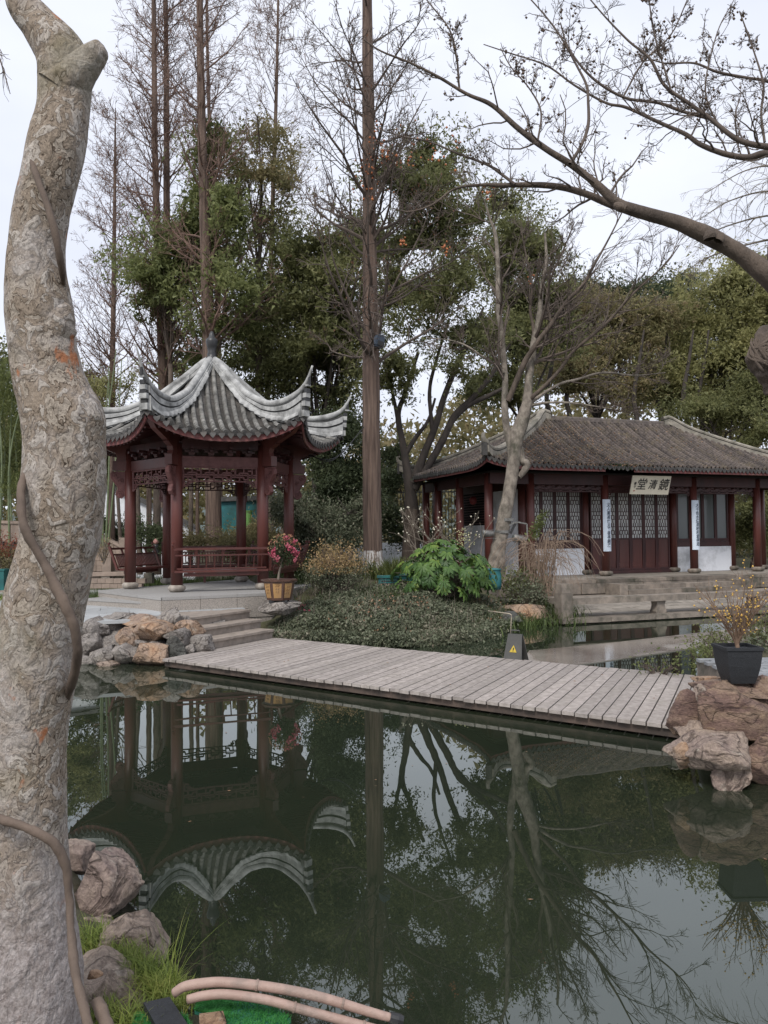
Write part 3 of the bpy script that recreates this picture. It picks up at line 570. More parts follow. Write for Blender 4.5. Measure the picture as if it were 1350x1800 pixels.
for k in range(6):
    # soffit, fascia
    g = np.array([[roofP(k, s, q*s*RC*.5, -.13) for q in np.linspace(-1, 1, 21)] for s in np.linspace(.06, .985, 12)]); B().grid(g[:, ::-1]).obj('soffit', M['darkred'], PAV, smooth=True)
    qs = np.linspace(-1, 1, 33); e0 = roofP(k, np.full(33, .985), qs*.985*RC*.5, -.045); wv = .13-.03*np.abs(qs)**3; e1 = e0-np.stack([qs*0, qs*0, wv], -1)
    am = pang(k+.5); m3_ = np.array([*pd(am), 0])*.03
    B().grid(np.stack([e0, e0+m3_, e1+m3_, e1])).obj('eave_fascia', M['fascia'], PAV, smooth=False)
    # rafters ends under the eave
    rb = B()
    for q in np.linspace(-.86, .86, 19): rb.bar(roofP(k, .70, q*.8*RC*.5, -.16), roofP(k, .975, q*.975*RC*.5, -.175), .045, .045)
    rb.obj('rafter', M['darkred'], PAV)
    # pan tiles with fine overlapping lips (joined), cover tiles, end caps
    pan = B(); stuff = B()
    for c in range(NC+1):
        tcn = (c-NC/2.)*pitch; s0 = max(.07, (abs(tcn)+.0)/(RC*.5)+.01)
        if s0 < .97:
            nrow = int((1-s0)*RC*.95/.042)+2; ss = np.repeat(np.linspace(s0, 1.0, nrow), 2)[1:]; lip = np.tile([0., .016], nrow)[:len(ss)]
            X = np.linspace(-.5, .5, 4)*pitch; sag = np.array([.0, -.022, -.022, .0])
            g = np.stack([roofP(k, ss, tcn+x, 0)+np.stack([ss*0, ss*0, lip+sg], -1) for x, sg in zip(X, sag)], 1); pan.grid(g[:, ::-1])
    pan.obj('pan_tiles', M['tile'], PAV)['kind'] = 'stuff'
    for c in range(NC):
        tcn = (c-(NC-1)/2.)*pitch; s0 = abs(tcn)/(RC*.5)+.02
        if s0 > .985: continue
        s0 = max(s0, .06); n = max(1, int(round((1.005-s0)*2.75/.21)))
        for j in range(n):
            a_, b_ = s0+(1.005-s0)*j/n, s0+(1.005-s0)*(j+1)/n+.004
            ss = np.linspace(a_, b_, 3); Pm = roofP(k, ss, tcn, .012); r0 = np.array([.047, .049, .053])
            tt = nrm(Pm[-1]-Pm[0]); sd_ = nrm(np.cross(tt, (0, 0, 1.))); nn = np.cross(sd_, tt)
            th = np.linspace(0, PI, 7); g = Pm[:, None]+r0[:, None, None]*(np.cos(th)[None, :, None]*sd_+np.sin(th)[None, :, None]*nn*1.05)
            if k in (0, 1, 2): B().grid(g).obj('cover_tile', M['tilelite'], PAV, smooth=True)
            else: stuff.grid(g)
        e = roofP(k, 1.012, tcn, .012); e2 = roofP(k, .99, tcn, .012); d_ = nrm(e-e2); bb = B().tube([e-d_*.01, e+d_*.028], [.06, .06], 12); bb.tube([e+d_*.02, e+d_*.036], [.035, .028], 10)
        if k in (0, 1, 2, 3, 5): bb.obj('round_end_tile', M['drip'], PAV)
        else: stuff.raw(*([bb.arr()[0]]+bb.arr()[1]))
    if stuff.n: stuff.obj('far_cover_tiles', M['tilelite'], PAV)['kind'] = 'stuff'
    for c in range(NC+1):
        tcn = (c-NC/2.)*pitch
        if abs(tcn) > RC*.5: continue
        e = roofP(k, 1.0, tcn, -.01); tdir = np.array([-m3_[1], m3_[0], 0])/.03; od = m3_/.03
        pol = [(-.062, .02), (-.062, -.035), (-.035, -.075), (0, -.115), (.035, -.075), (.062, -.035), (.062, .02), (0, -.005)]
        V = np.array([e+tdir*x+np.array([0, 0, z])+od*(.035+.01*f-.3*z) for f in (0, 1.6) for x, z in pol]); n_ = len(pol)
        Fq = [np.array([(i, (i+1) % n_, n_+(i+1) % n_, n_+i) for i in range(n_)]), np.array([list(range(n_))[::-1], list(range(n_, 2*n_))])]
        add('drip_tile', V, Fq, M['drip'] if c % 3 else M['tile'], PAV)
# hip ridges
RT = lambda r: np.interp(r, [.1, .6, 1.2, 1.78, 2.0, 2.3, 2.62, 2.9, 3.02, 3.13, 3.2, 3.3], [5.92, 5.47, 4.99, 4.73, 4.68, 4.675, 4.73, 4.84, 4.94, 5.07, 5.20, 5.40])
for k in range(6):
    a = pang(k); d3 = np.array([*pd(a), 0]); n3_ = np.array([-d3[1], d3[0], 0]); rs = np.linspace(.12, 2.98, 34)
    surf = np.interp(rs/RC, *zip(*[(s, float(ZR(s))) for s in np.linspace(0, 1.04, 60)]))-.04; top = np.array([RT(r) for r in rs])
    top = np.array([np.mean([RT(r+o) for o in (-.12, -.06, 0, .06, .12)]) for r in rs]); h = top-surf
    for nm, f0, f1, w, mt in (('ridge_band', 0, .42, .11, 'plaster'), ('ridge_groove', .42, .5, .075, 'plasterdark'), ('ridge_band', .5, .70, .09, 'plaster'), ('ridge_groove', .70, .78, .06, 'plasterdark')):
        c0 = pp(0, 0, 0)+rs[:, None]*d3; z0 = np.stack([rs*0, rs*0, surf+h*f0], -1); z1 = np.stack([rs*0, rs*0, surf+h*f1], -1)
        G = np.stack([c0+z0-n3_*w*1.05, c0+z1-n3_*w, c0+z1+n3_*w, c0+z0+n3_*w*1.05], 1); bb = B().grid(G); bb.raw(G[[0, -1]].reshape(-1, 3), [(0, 3, 2, 1), (4, 5, 6, 7)]); bb.obj(nm, M[mt], PAV)
    tr = np.concatenate([np.linspace(.10, 2.95, 34), [3.05, 3.13, 3.18, 3.22 if k != 1 else 3.33]]); tz = np.array([np.mean([RT(min(r+o, 3.3)) for o in (-.1, -.05, 0, .05, .1)]) for r in tr])-.045; tz[-3:] = [RT(r) for r in tr[-3:]]
    rad = np.interp(tr, [0, 2.7, 3.0, 3.13, 3.33], [.075, .07, .05, .028, .012]); B().tube(np.array([pp(r, a, z) for r, z in zip(tr, tz)]), rad, 10).obj('ridge_coping', M['plaster'], PAV, smooth=True)
    # plaster skirt where tiles meet the ridge, end stack
    rr = np.linspace(.5, 2.96, 30); zz = np.array([float(ZR(r/RC)) for r in rr])
    for s in (-1, 1):
        wob = .15+.022*np.sin(rr*38)*np.clip(rr, 0, 1); cen = PC[None]+rr[:, None]*d3[None, :2]
        G = np.stack([np.c_[cen+s*n3_[None, :2]*.08, zz+.10], np.c_[cen+s*n3_[None, :2]*.13, zz+.065], np.c_[cen+s*n3_[None, :2]*wob[:, None], zz+.0-.30*(wob-.13)]], 1)
        B().grid(G if s > 0 else G[:, ::-1]).obj('plaster_fillet', M['plaster'], PAV, smooth=True)
    for i, (r, z, w, hh, mt) in enumerate(((2.99, 4.33, .12, .12, 'plaster'), (3.0, 4.43, .09, .07, 'plasterdark'), (3.02, 4.52, .11, .10, 'plaster'), (3.03, 4.60, .10, .06, 'iron'), (3.05, 4.68, .09, .09, 'plaster'), (3.07, 4.77, .07, .08, 'iron'), (3.09, 4.87, .07, .035, 'plaster'), (3.13, 4.96, .035, .14, 'iron'))):
        B().box(pp(r, a, z), (w, w*1.3, hh), a).obj('end_ornament', M[mt], PAV)
fin = B().lathe([(.09, -.1), (.135, 0), (.14, .05), (.09, .08), (.105, .12), (.085, .17), (.105, .28), (.135, .40), (.125, .46), (.07, .50), (.05, .58), (.02, .64)], pp(0, 0, 5.86), 20).obj('finial', M['iron'], PAV, smooth=True)
# benches with leaning backs: each one is a thing of its own between two columns
bl = {1: 'dark red railing bench across the front of the pavilion between the two nearest columns', 2: 'dark red bench at the right front side of the pavilion behind the flower pot', 3: 'dark red bench on the right rear side of the pavilion',
      4: 'dark red slatted bench across the back of the pavilion', 5: 'dark red slatted bench on the left rear side of the pavilion'}
for k in (1, 2, 3, 4, 5):
    a, b, t, n = face_frame(k); up = np.array([0, 0, 1.]); a_, b_ = a-t*.06, b+t*.06; mid = (a+b)/2
    T_ = thing('bench', bl[k], 'bench', (mid[0], mid[1], FZ), 'benches between the pavilion columns')
    B().bar(a_+n*.10+up*1.255, b_+n*.10+up*1.255, .34, .045).obj('seat', M['red'], T_)
    B().bar(a+t*.12+n*.2+up*1.19, b-t*.12+n*.2+up*1.19, .04, .07).obj('apron', M['red'], T_)
    nb = 11 if k in (1,) else 26
    e0, e1 = (-.06, -.06); lo = .25; ln = .16; zt, zm, zb = 1.70, 1.575, 1.28
    off = lambda z: n*(lo+(z-zb)/(zt-zb)*ln)+up*z
    B().bar(a-t*.1+off(zt), b+t*.1+off(zt), .04, .045).obj('top_rail', M['red'], T_); B().bar(a-t*.06+off(zm), b+t*.06+off(zm), .03, .03).obj('middle_rail', M['red'], T_)
    B().bar(a-t*.02+off(zb+.03), b+t*.02+off(zb+.03), .03, .03).obj('lower_rail', M['red'], T_)
    bal = B()
    for j in range(nb):
        q = a+(b-a)*(j+.5)/nb; B().bar(q+off(zb+.02), q+off(zm), .022, .022).obj('baluster', M['red'], T_)
    for j in (.2, .5, .8): q = a+(b-a)*j; B().bar(q+off(zm+.01), q+off(zt-.02), .06, .02).obj('rail_block', M['red'], T_)
    for e, s in ((a, -1), (b, 1)):
        q = e+t*s*.10; pb = B().bar(q+off(zb-.03), q+off(zt+.05), .045, .045).obj('end_post', M['red'], T_)
        c = q+off(zt+.09); B().lathe([(.0, -.03), (.03, -.01), (.022, .0), (.03, .03), (0, .05)], c, 8).obj('post_finial', M['red'], T_)
    if k == 4: B().bar(mid+n*.1+up*FZ, mid+n*.1+up*1.23, .05, .05).obj('leg', M['red'], T_)
# cables from the pavilion eave to the right
for dx in (0, .12):
    Pq = [gy(540, 800-dx*30, 18.3), gy(575, 808+dx*25, 18.2), gy(602, 795, 18.6), gy(640, 750, 19.2)]
    tag(B().tube(smooth_path(Pq, 6), .012, 5).obj('cable', M['iron'], smooth=True), 'black cable sagging from the pavilion eave to the tall trunk, %s one' % ('lower' if dx else 'upper'), 'cable', 'cables beside the pavilion roof')
# ================================================================ hall across the pond
HALL = thing('hall', 'long low hall with brown tiled hipped roof, dark red latticed front and white panels', 'hall', hw(1.62, 2.3, .7))
C_U, HU_, HV_, CV = 1.62, 6.02, 3.0, 2.0; RH, ZRG, ZEV = 2.42, 5.60, 3.82
def hroof(u, v):
    """height of tiled surface at plan offset from centre"""
    au, av = np.abs(u), np.abs(v); s = np.maximum(av/HV_, (au-RH)/(HU_-RH)); s = np.clip(s, 0, 1.05)
    f = 1.28*s-.28*s*s; cor = np.minimum(av/HV_, np.maximum((au-RH)/(HU_-RH), 0))**7
    return ZRG-(ZRG-ZEV)*f+.20*cor
def tilecols(side):
    """corrugated stepped tile strips of one roof side"""
    out = B(); pitch = .15
    L_ = HU_ if side in 'fb' else HV_
    n = int(2*L_/pitch)
    for c in range(n):
        x = -L_+(c+.5)*pitch*(2*L_/(n*pitch)); pw = 2*L_/n
        if side in 'fb': s0 = max(0, (abs(x)-RH)/(HU_-RH)); far = HV_
        else: s0 = abs(x)/HV_; far = HU_
        if s0 > .99: continue
        nr = max(2, int((1-s0)*3.7/.12)); ss = np.repeat(np.linspace(s0, 1.0, nr), 2)[1:]; lip = np.tile([0., .022], nr)[:len(ss)]
        jit = np.repeat(rng.uniform(-.008, .008, nr), 2)[:len(ss)]
        xs_ = np.array([-.5, -.28, -.26, -.13, .0, .13, .26, .28, .5])*pw; hs = np.array([-.02, -.03, .01, .058, .075, .058, .01, -.03, -.02])
        U, Z = [], []
        for xo, hh in zip(xs_, hs):
            if side in 'fb':
                v = ss*far*(-1 if side == 'f' else 1); u = x+xo+ss*0; z = hroof(x+ss*0, v)
            else:
                u = (RH+ss*(HU_-RH))*(-1 if side == 'l' else 1); v = x+xo+ss*0; z = hroof(u, x+ss*0)
            U.append(np.stack([C_U+u, CV+v, z+hh+lip+jit], -1))
        G = np.stack(U, 1); G = G if side in 'fr' else G
        out.grid(hwM(G)[:, ::-1] if side in 'rb' else hwM(G)[:, ::-1])
    return out
for s in 'flrb': tilecols(s).obj('roof_tiles', M['halltile'], HALL)['kind'] = 'stuff'
g = B()
for s, sg in (('f', -1), ('b', 1)): g.grid(np.array([[hw(C_U+u*(RH+(HU_-RH)*f), CV+sg*HV_*f, float(hroof(u*(RH+(HU_-RH)*f), HV_*f))-.10) for u in np.linspace(-1, 1, 21)] for f in np.linspace(0, .98, 8)]))
for sg in (-1, 1): g.grid(np.array([[hw(C_U+sg*(RH+(HU_-RH)*f), CV+v*HV_*f, float(hroof(RH+(HU_-RH)*f, v*HV_*f))-.10) for v in np.linspace(-1, 1, 11)] for f in np.linspace(0.01, .98, 8)]))
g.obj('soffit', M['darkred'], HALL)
# eave fascia and drip tiles
def eaveline(side, q):
    if side == 'f': u, v = q*HU_, -HV_
    if side == 'b': u, v = q*HU_, HV_
    if side == 'l': u, v = -HU_, q*HV_
    if side == 'r': u, v = HU_, q*HV_
    return hw(C_U+u, CV+v, float(hroof(u, v)))
def drip_me(mt):
    pol = [(-.068, .035), (-.072, -.02), (-.045, -.075), (0, -.105), (.045, -.075), (.072, -.02), (.068, .035), (0, .0)]
    return B().prism(pol, 0, .02, lambda P: np.stack([P[:, 0], -P[:, 2]-.0-.0, P[:, 1]], -1)).me('drip_tile', M[mt])
dm = drip_me('drip')
for side, nq, rz, nout in (('f', 80, HANG, -HV), ('l', 44, HANG-PI/2, -HU), ('r', 44, HANG+PI/2, HU)):
    # fascia boards (the front one has a broken gap over the left bay)
    segs = [(-1, -.38), (-.22, 1)] if side == 'f' else [(-1, 1)]
    for a_, b_ in segs:
        qs = np.linspace(a_, b_, 24); e = np.array([eaveline(side, q) for q in qs])-np.array([*(nout*.03), 0]); e[:, 2] -= .05
        o3 = np.array([*(nout*.025), 0]); G = np.stack([e, e+o3, e+o3-[0, 0, .10], e-[0, 0, .10]]); B().grid(G).obj('eave_fascia', M['fascia'], HALL)
    for i in range(nq):
        p = eaveline(side, -1+2*(i+.5)/nq)+np.array([*(nout*.02), random.uniform(-.012, .01)+(0.0)])
        if side == 'f' and -.38 < -1+2*(i+.5)/nq < -.22 and random.random() < .5: p[2] -= .02
        put('drip_tile', dm, HALL, p, (random.uniform(-.1, .1), 0, rz))
M['moss'] = leafmat('moss_fern', [(.03, .05, .015), (.06, .09, .03)], .2, 5)
pt = np.array([hw(C_U-.30*HU_+rng.normal()*.28, CV-HV_+rng.uniform(-.05, .15), ZEV+rng.uniform(-.08, .08)) for _ in range(500)])
V, Q = leafquads(pt, .06); tag(add('moss', V, [Q], M['moss']), kind='stuff')
# ridge cap and hip ridges
def sweep(P, sect, mt, name, parent, smooth=False):
    P = np.asarray(P, float); T = nrm(np.gradient(P, axis=0)); Sd = nrm(np.cross(T, (0, 0, 1.))); N = np.array([0, 0, 1.])+0*Sd
    G = np.stack([P+Sd*x+N*z for x, z in sect], 1); bb = B().grid(G, close=True); k = len(sect); bb.F.setdefault(k, []).append(np.array([[i for i in range(k)][::-1]])); bb.F[k].append(np.array([[len(G)*k-k+i for i in range(k)]]))
    return bb.obj(name, M[mt], parent, smooth=smooth)
xx = np.linspace(-RH, RH, 20); sweep([hw(C_U+x, CV, ZRG+.0) for x in xx], [(-.13, -.06), (-.10, .05), (-.05, .10), (.05, .10), (.10, .05), (.13, -.06)], 'halltile', 'ridge_cap', HALL)
M['hiplight'] = simple('hip_ridge', (.33, .30, .25), (.18, .165, .14), 5, .85, .6, 30, dirt=(.10, .095, .07), det=8)
for su_ in (-1, 1):
    for sv_ in (-1, 1):
        f = np.linspace(-.06, 1.02, 34); P = []
        for t in f:
            u = su_*(RH+(HU_-RH)*t); v = sv_*HV_*max(t, 0)
            z = float(hroof(abs(u), abs(v)))+.0+.10*math.exp(-((t-.03)/.07)**2)+.16*max(0, (t-.86)/.16)**2; P.append(hw(C_U+u, CV+v, z))
        P = np.array(P)
        sweep(P, [(-.12, -.08), (-.11, .11), (.11, .11), (.12, -.08)], 'hiplight', 'hip_ridge', HALL)
        sweep(P+[0, 0, .11], [(-.075, 0), (-.075, .03), (.075, .03), (.075, 0)], 'plasterdark', 'hip_groove', HALL)
        sweep(P+[0, 0, .14], [(-.10, 0), (-.105, .05), (-.06, .095), (.06, .095), (.105, .05), (.10, 0)], 'hiplight', 'hip_coping', HALL)
        e = P[-1]; d = nrm(P[-1]-P[-5]); d[2] = 0; d = nrm(d)
        B().tube(np.array([e-d*.1+[0, 0, .16], e+d*.02+[0, 0, .2], e+d*.10+[0, 0, .30], e+d*.10+[0, 0, .38], e+d*.02+[0, 0, .42]]), [.10, .085, .06, .05, .03], 8).obj('hip_end_curl', M['hiplight'], HALL, smooth=True)
        B().box(e+d*.03+[0, 0, .0], (.12, .12, .34), HANG).obj('hip_end_block', M['drip'], HALL)
# fallen leaves and bare spots on the roof
def roofpts(n, fu, fv):
    u = fu(n); v = fv(n); return np.array([hw(C_U+a, CV+b, float(hroof(a, b))+.05+rng.uniform(0, .03)) for a, b in zip(u, v)])
pt = roofpts(1500, lambda n: np.clip(rng.normal(-3.0, 1.2, n), -5.6, 3), lambda n: -rng.uniform(.5, 3.2, n)); pt = np.vstack([pt, roofpts(700, lambda n: -rng.uniform(4.2, 5.9, n), lambda n: rng.uniform(-2.6, 2.6, n)), roofpts(500, lambda n: rng.uniform(-2, 6, n), lambda n: -rng.uniform(.3, 3.2, n))])
V, Q = leafquads(pt, .055, 0, .6); V[:, 2] = V[:, 2]; M['litter'] = leafmat('leaf_litter', [(.13, .06, .035), (.24, .14, .08), (.33, .25, .17)], .1, 3); tag(add('fallen_leaves', V, [Q], M['litter']), kind='stuff')
# platform
pf = B(); 
ed = [(-4.6, -1.25), (7.6, -1.25), (7.6, 5.8), (-4.6, 5.8)]
tag(B().prism([tuple(hw(u, v, 0)[:2]) for u, v in ed], -.3, .60).obj('platform_core', M['stone'], HALL))
B().prism([tuple(hw(u, v, 0)[:2]) for u, v in [(-4.5, -.8), (7.5, -.8), (7.5, 5.7), (-4.5, 5.7)]], .60, .694).obj('floor', M['stonelite'], HALL)
u = -4.63
while u < 7.5:
    w = random.uniform(.8, 1.5); o = random.uniform(-.02, .02)
    V = hwM(np.array([(u+.008, -1.29+o, .595), (u+w-.008, -1.29+o, .595), (u+w-.008, -.79, .60), (u+.008, -.79, .60), (u+.008, -1.30+o, .69), (u+w-.008, -1.30+o, .685), (u+w-.008, -.79, .697), (u+.008, -.79, .697)]))
    add('edge_stone', V, [np.array([(0, 3, 2, 1), (4, 5, 6, 7), (0, 1, 5, 4), (1, 2, 6, 5), (2, 3, 7, 6), (3, 0, 4, 7)])], M['stone'], HALL); u += w
def bricks(u0, u1, z0, z1, v, wmin, wmax, parent, mt='stone', name='wall_stone', dep=.06):
    u = u0
    while u < u1-.05:
        w = min(random.uniform(wmin, wmax), u1-u); w = w if u1-(u+w) > .15 else u1-u; o = random.uniform(-.022, .022)
        V = np.array([(x, y, z) for z in (z0+.010, z1-.010) for x, y in ((u+.010, v-dep/2+o), (u+w-.010, v-dep/2+o), (u+w-.010, v+dep/2), (u+.010, v+dep/2))])
        V = hwM(V)+rng.uniform(-.005, .005, (8, 3)); add(name, V, [np.array([(0, 3, 2, 1), (4, 5, 6, 7), (0, 1, 5, 4), (1, 2, 6, 5), (2, 3, 7, 6), (3, 0, 4, 7)])], M[mt], parent); u += w
bricks(-4.6, -.72, .30, .595, -1.28, .4, .75, HALL); bricks(3.2, 7.6, .30, .595, -1.28, .45, .9, HALL)
bricks(-.72, 3.2, .30, .595, -1.28, .6, 1.4, HALL)
HST = thing('hall_steps', 'two worn stone steps in front of the hall doors, leading down to the terrace', 'steps', hw(1.2, -1.6, .2))
for i, (z1, v) in enumerate(((.53, -1.45), (.42, -1.78))):
    u = -.72+.0
    while u < 3.1:
        w = min(random.uniform(.7, 1.5), 3.2-u); V = hwM(np.array([(x, y, z) for z in (.2, z1+random.uniform(-.008, .008)) for x, y in ((u+.006, v-.19), (u+w-.006, v-.19), (u+w-.006, v+.16), (u+.006, v+.16))])); add('step_stone', V, [np.array([(0, 3, 2, 1), (4, 5, 6, 7), (0, 1, 5, 4), (1, 2, 6, 5), (2, 3, 7, 6), (3, 0, 4, 7)])], M['stone'], HST); u += w
for u in (-.86, 3.34): V = hwM(np.array([(x, y, z) for z in (.2, .585) for x, y in ((u-.13, -1.95), (u+.13, -1.95), (u+.13, -1.32), (u-.13, -1.32))])); add('side_stone', V, [np.array([(0, 3, 2, 1), (4, 5, 6, 7), (0, 1, 5, 4), (1, 2, 6, 5), (2, 3, 7, 6), (3, 0, 4, 7)])], M['stone'], HST)
# columns of the hall
hc = B().lathe([(.12, .13), (.12, 1.5), (.115, 2.95)], (0, 0, 0), 18).me('column', M['red'], True)
hb_ = B().lathe([(.11, 0), (.18, .03), (.205, .08), (.19, .13), (.13, .15)], (0, 0, 0), 20).me('column_base', M['stone'], True)
for u, v in [(-2.5, 0), (0, 0), (3.24, 0), (5.77, 0), (-3.75, .15), (0, 1.0), (3.32, 1.0), (5.7, 1.0), (-2.2, 1.0), (7.1, 0), (7.1, 1.1), (-3.75, 2.0), (-3.75, 3.6), (-3.75, 4.6), (-3.1, 5.2), (0, 5.3), (3.3, 5.3), (7.1, 4.6), (5.7, 3.5)]:
    put('column', hc, HALL, hw(u, v, .7)); put('column_base', hb_, HALL, hw(u, v, .695))
def hbox(nm, u0, u1, v0, v1, z0, z1, mt, parent=HALL):
    V = hwM(np.array([(x, y, z) for z in (z0, z1) for x, y in ((u0, v0), (u1, v0), (u1, v1), (u0, v1))])); return add(nm, V, [np.array([(0, 3, 2, 1), (4, 5, 6, 7), (0, 1, 5, 4), (1, 2, 6, 5), (2, 3, 7, 6), (3, 0, 4, 7)])], M[mt], parent)
hbox('eave_beam', -3.8, 7.15, -.07, .07, 3.36, 3.66, 'darkred'); hbox('eave_beam', -3.82, -3.68, .08, 4.7, 3.36, 3.66, 'darkred'); hbox('eave_beam', 7.03, 7.17, .08, 4.7, 3.36, 3.66, 'darkred')
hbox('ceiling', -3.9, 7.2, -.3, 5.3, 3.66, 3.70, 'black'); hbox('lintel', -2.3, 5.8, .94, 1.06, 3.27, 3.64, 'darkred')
for u0, u1 in ((-2.38, -.12), (.12, 3.12), (3.36, 5.65)):   # small hanging frets at the heads of the bays
    fb = B()
    for (x0, y0), (x1, y1) in fret(u1-u0, .18, .26): fb.bar(hw(u0+x0, 0, 3.35+y0), hw(u0+x1, 0, 3.35+y1), .03, .014, up=(-HV[0], -HV[1], 0))
    fb.obj('fret_panel', M['darkred'], HALL)
hbox('interior_shade_sheet', -2.1, 5.6, 1.35, 1.38, .70, 3.6, 'black')  # black sheet added as the darkness behind the doors and windows
def lattice(u0, u1, z0, z1, v, seed, dense=True, parent=HALL):
    lb_ = B(); w = u1-u0; n = 4; c = w/n; rws = int((z1-z0)/.115); rh = (z1-z0)/rws; bw = .012
    seg = lambda x0, y0, x1, y1: lb_.bar(hw(u0+x0, v, z0+y0), hw(u0+x1, v, z0+y1), .02, bw, up=(-HV[0], -HV[1], 0))
    for r in range(rws):
        ph = r % 4
        if ph == 0:
            for i in range(1, n): seg(i*c, r*rh, i*c, (r+1)*rh)
        elif ph == 1: seg(0, r*rh, c*1.5, r*rh); seg(w-c*1.5, r*rh, w, r*rh); seg(c*.5, r*rh, c*.5, (r+1)*rh); seg(w-c*.5, r*rh, w-c*.5, (r+1)*rh); seg(c*1.5, r*rh, c*1.5, (r+1)*rh); seg(w-c*1.5, r*rh, w-c*1.5, (r+1)*rh)
        elif ph == 2: seg(c*.5, r*rh, w-c*.5, r*rh); seg(c, r*rh, c, (r+1)*rh); seg(w-c, r*rh, w-c, (r+1)*rh); seg(w/2, r*rh, w/2, (r+1)*rh)
        else: seg(0, r*rh, w, r*rh); seg(c*1.5, r*rh, c*1.5, (r+1)*rh); seg(w-c*1.5, r*rh, w-c*1.5, (r+1)*rh); seg(c*.75, r*rh, c*.75, (r+1)*rh); seg(w-c*.75, r*rh, w-c*.75, (r+1)*rh)
    lb_.obj('lattice', M['darkred'], parent)
def leafdoor(u0, u1, v, z0, z1, zl, door=True, pane='pane', lat=True):
    nm = 'door_leaf' if door else 'window_leaf'; s = .055
    b_ = B()
    def bx(a0, a1, y0, y1, d=.0): b_.raw(hwM(np.array([(x, y, z) for z in (y0, y1) for x, y in ((a0, v-.025-d), (a1, v-.025-d), (a1, v+.025), (a0, v+.025))])), [(0, 3, 2, 1), (4, 5, 6, 7), (0, 1, 5, 4), (1, 2, 6, 5), (2, 3, 7, 6), (3, 0, 4, 7)])
    bx(u0+.004, u0+s, z0, z1); bx(u1-s, u1-.004, z0, z1); bx(u0+s, u1-s, z1-.06, z1); bx(u0+s, u1-s, zl-.05, zl)
    bx(u0+s, u1-s, z0, z0+.06)
    lf = b_.obj(nm, M['darkred'] if not door else M['darkred'], HALL)
    hbox('pane', u0+s, u1-s, v+.012, v+.02, zl, z1-.06, pane, lf)
    if lat: lattice(u0+s, u1-s, zl, z1-.06, v-.004, 0, parent=lf)
    if door:
        hbox('door_panel', u0+s+.001, u1-s-.001, v-.0, v+.02, z0+.06, zl-.05, 'red', lf)
        for y0, y1 in ((z0+.09, z0+.14), (z0+.24, zl-.17), (zl-.15, zl-.08)): hbox('raised_panel', u0+s+.02, u1-s-.02, v-.012, v-.001, y0, y1, 'red', lf)
for i in range(6): leafdoor(.17+i*.498, .17+(i+1)*.498, 1.0, .80, 3.26, 1.80)
hbox('door_sill', .13, 3.19, .93, 1.07, .70, .795, 'darkred')
for s0, s1, n, lat, pane in ((-2.02, -.13, 4, True, 'pane'), (3.46, 5.56, 4, False, 'glass')):
    w = (s1-s0)/n
    for i in range(n): leafdoor(s0+i*w, s0+(i+1)*w, 1.0, 1.66, 3.26, 1.76, False, pane, lat)
    hbox('window_sill', s0, s1, .955, 1.045, 1.50, 1.655, 'darkred'); hbox('dado_wall', s0-.05, s1+.05, .93, 1.05, .70, 1.495, 'white')
for u in (-.13, 3.45-.06): hbox('jamb', u+(.0), u+.08, .95, 1.05, 1.5, 3.26, 'darkred')
hbox('side_wall', -2.24, -2.12, 1.1, 2.7, .70, 3.3, 'white'); hbox('side_wall', -2.24, -2.12, 2.95, 5.0, .70, 2.25, 'white'); hbox('side_post', -2.26, -2.10, 2.72, 2.93, .70, 3.6, 'darkred')
lv = B()
for i in range(12): z = 2.30+i*.085; lv.raw(hwM(np.array([(x, y, zz) for zz in (z, z+.03) for x, y in ((-2.22, 2.95), (-2.17, 2.95), (-2.17, 5.0), (-2.22, 5.0))])), [(0, 3, 2, 1), (4, 5, 6, 7), (0, 1, 5, 4), (1, 2, 6, 5), (2, 3, 7, 6), (3, 0, 4, 7)])
lv.obj('louvre', M['darkred'], HALL); hbox('room_shade_sheet', -2.12, -2.05, 2.7, 5.1, .7, 3.6, 'black'); hbox('side_header', -2.24, -2.12, 1.1, 5.1, 3.32, 3.64, 'darkred')  # black slab behind the louvre stands in for the unlit room
hbox('back_wall', -2.1, 5.6, 5.0, 5.1, .7, 3.6, 'white'); hbox('right_wall', 5.6, 5.7, 1.1, 5.1, .7, 3.6, 'white')
# hanging ceiling fan blades are dark; small red lanterns under the side eave
for v, l in ((2.4, 'nearer'), (3.5, 'farther')):
    c = hw(-3.1, v, 3.0); T_ = thing('lantern', 'small red lantern hanging under the left side eave of the hall, the %s one' % l, 'lantern', c, 'lanterns under the side eave')
    M.setdefault('lantern', simple('lantern_red', (.14, .012, .01), None, 3, .6, 0))
    B().lathe([(.04, -.13), (.10, -.08), (.12, 0), (.10, .08), (.04, .13)], c, 12).obj('shade', M['lantern'], T_, smooth=True); B().tube([c+[0, 0, .13], c+[0, 0, .6]], .006, 5).obj('cord', M['iron'], T_)
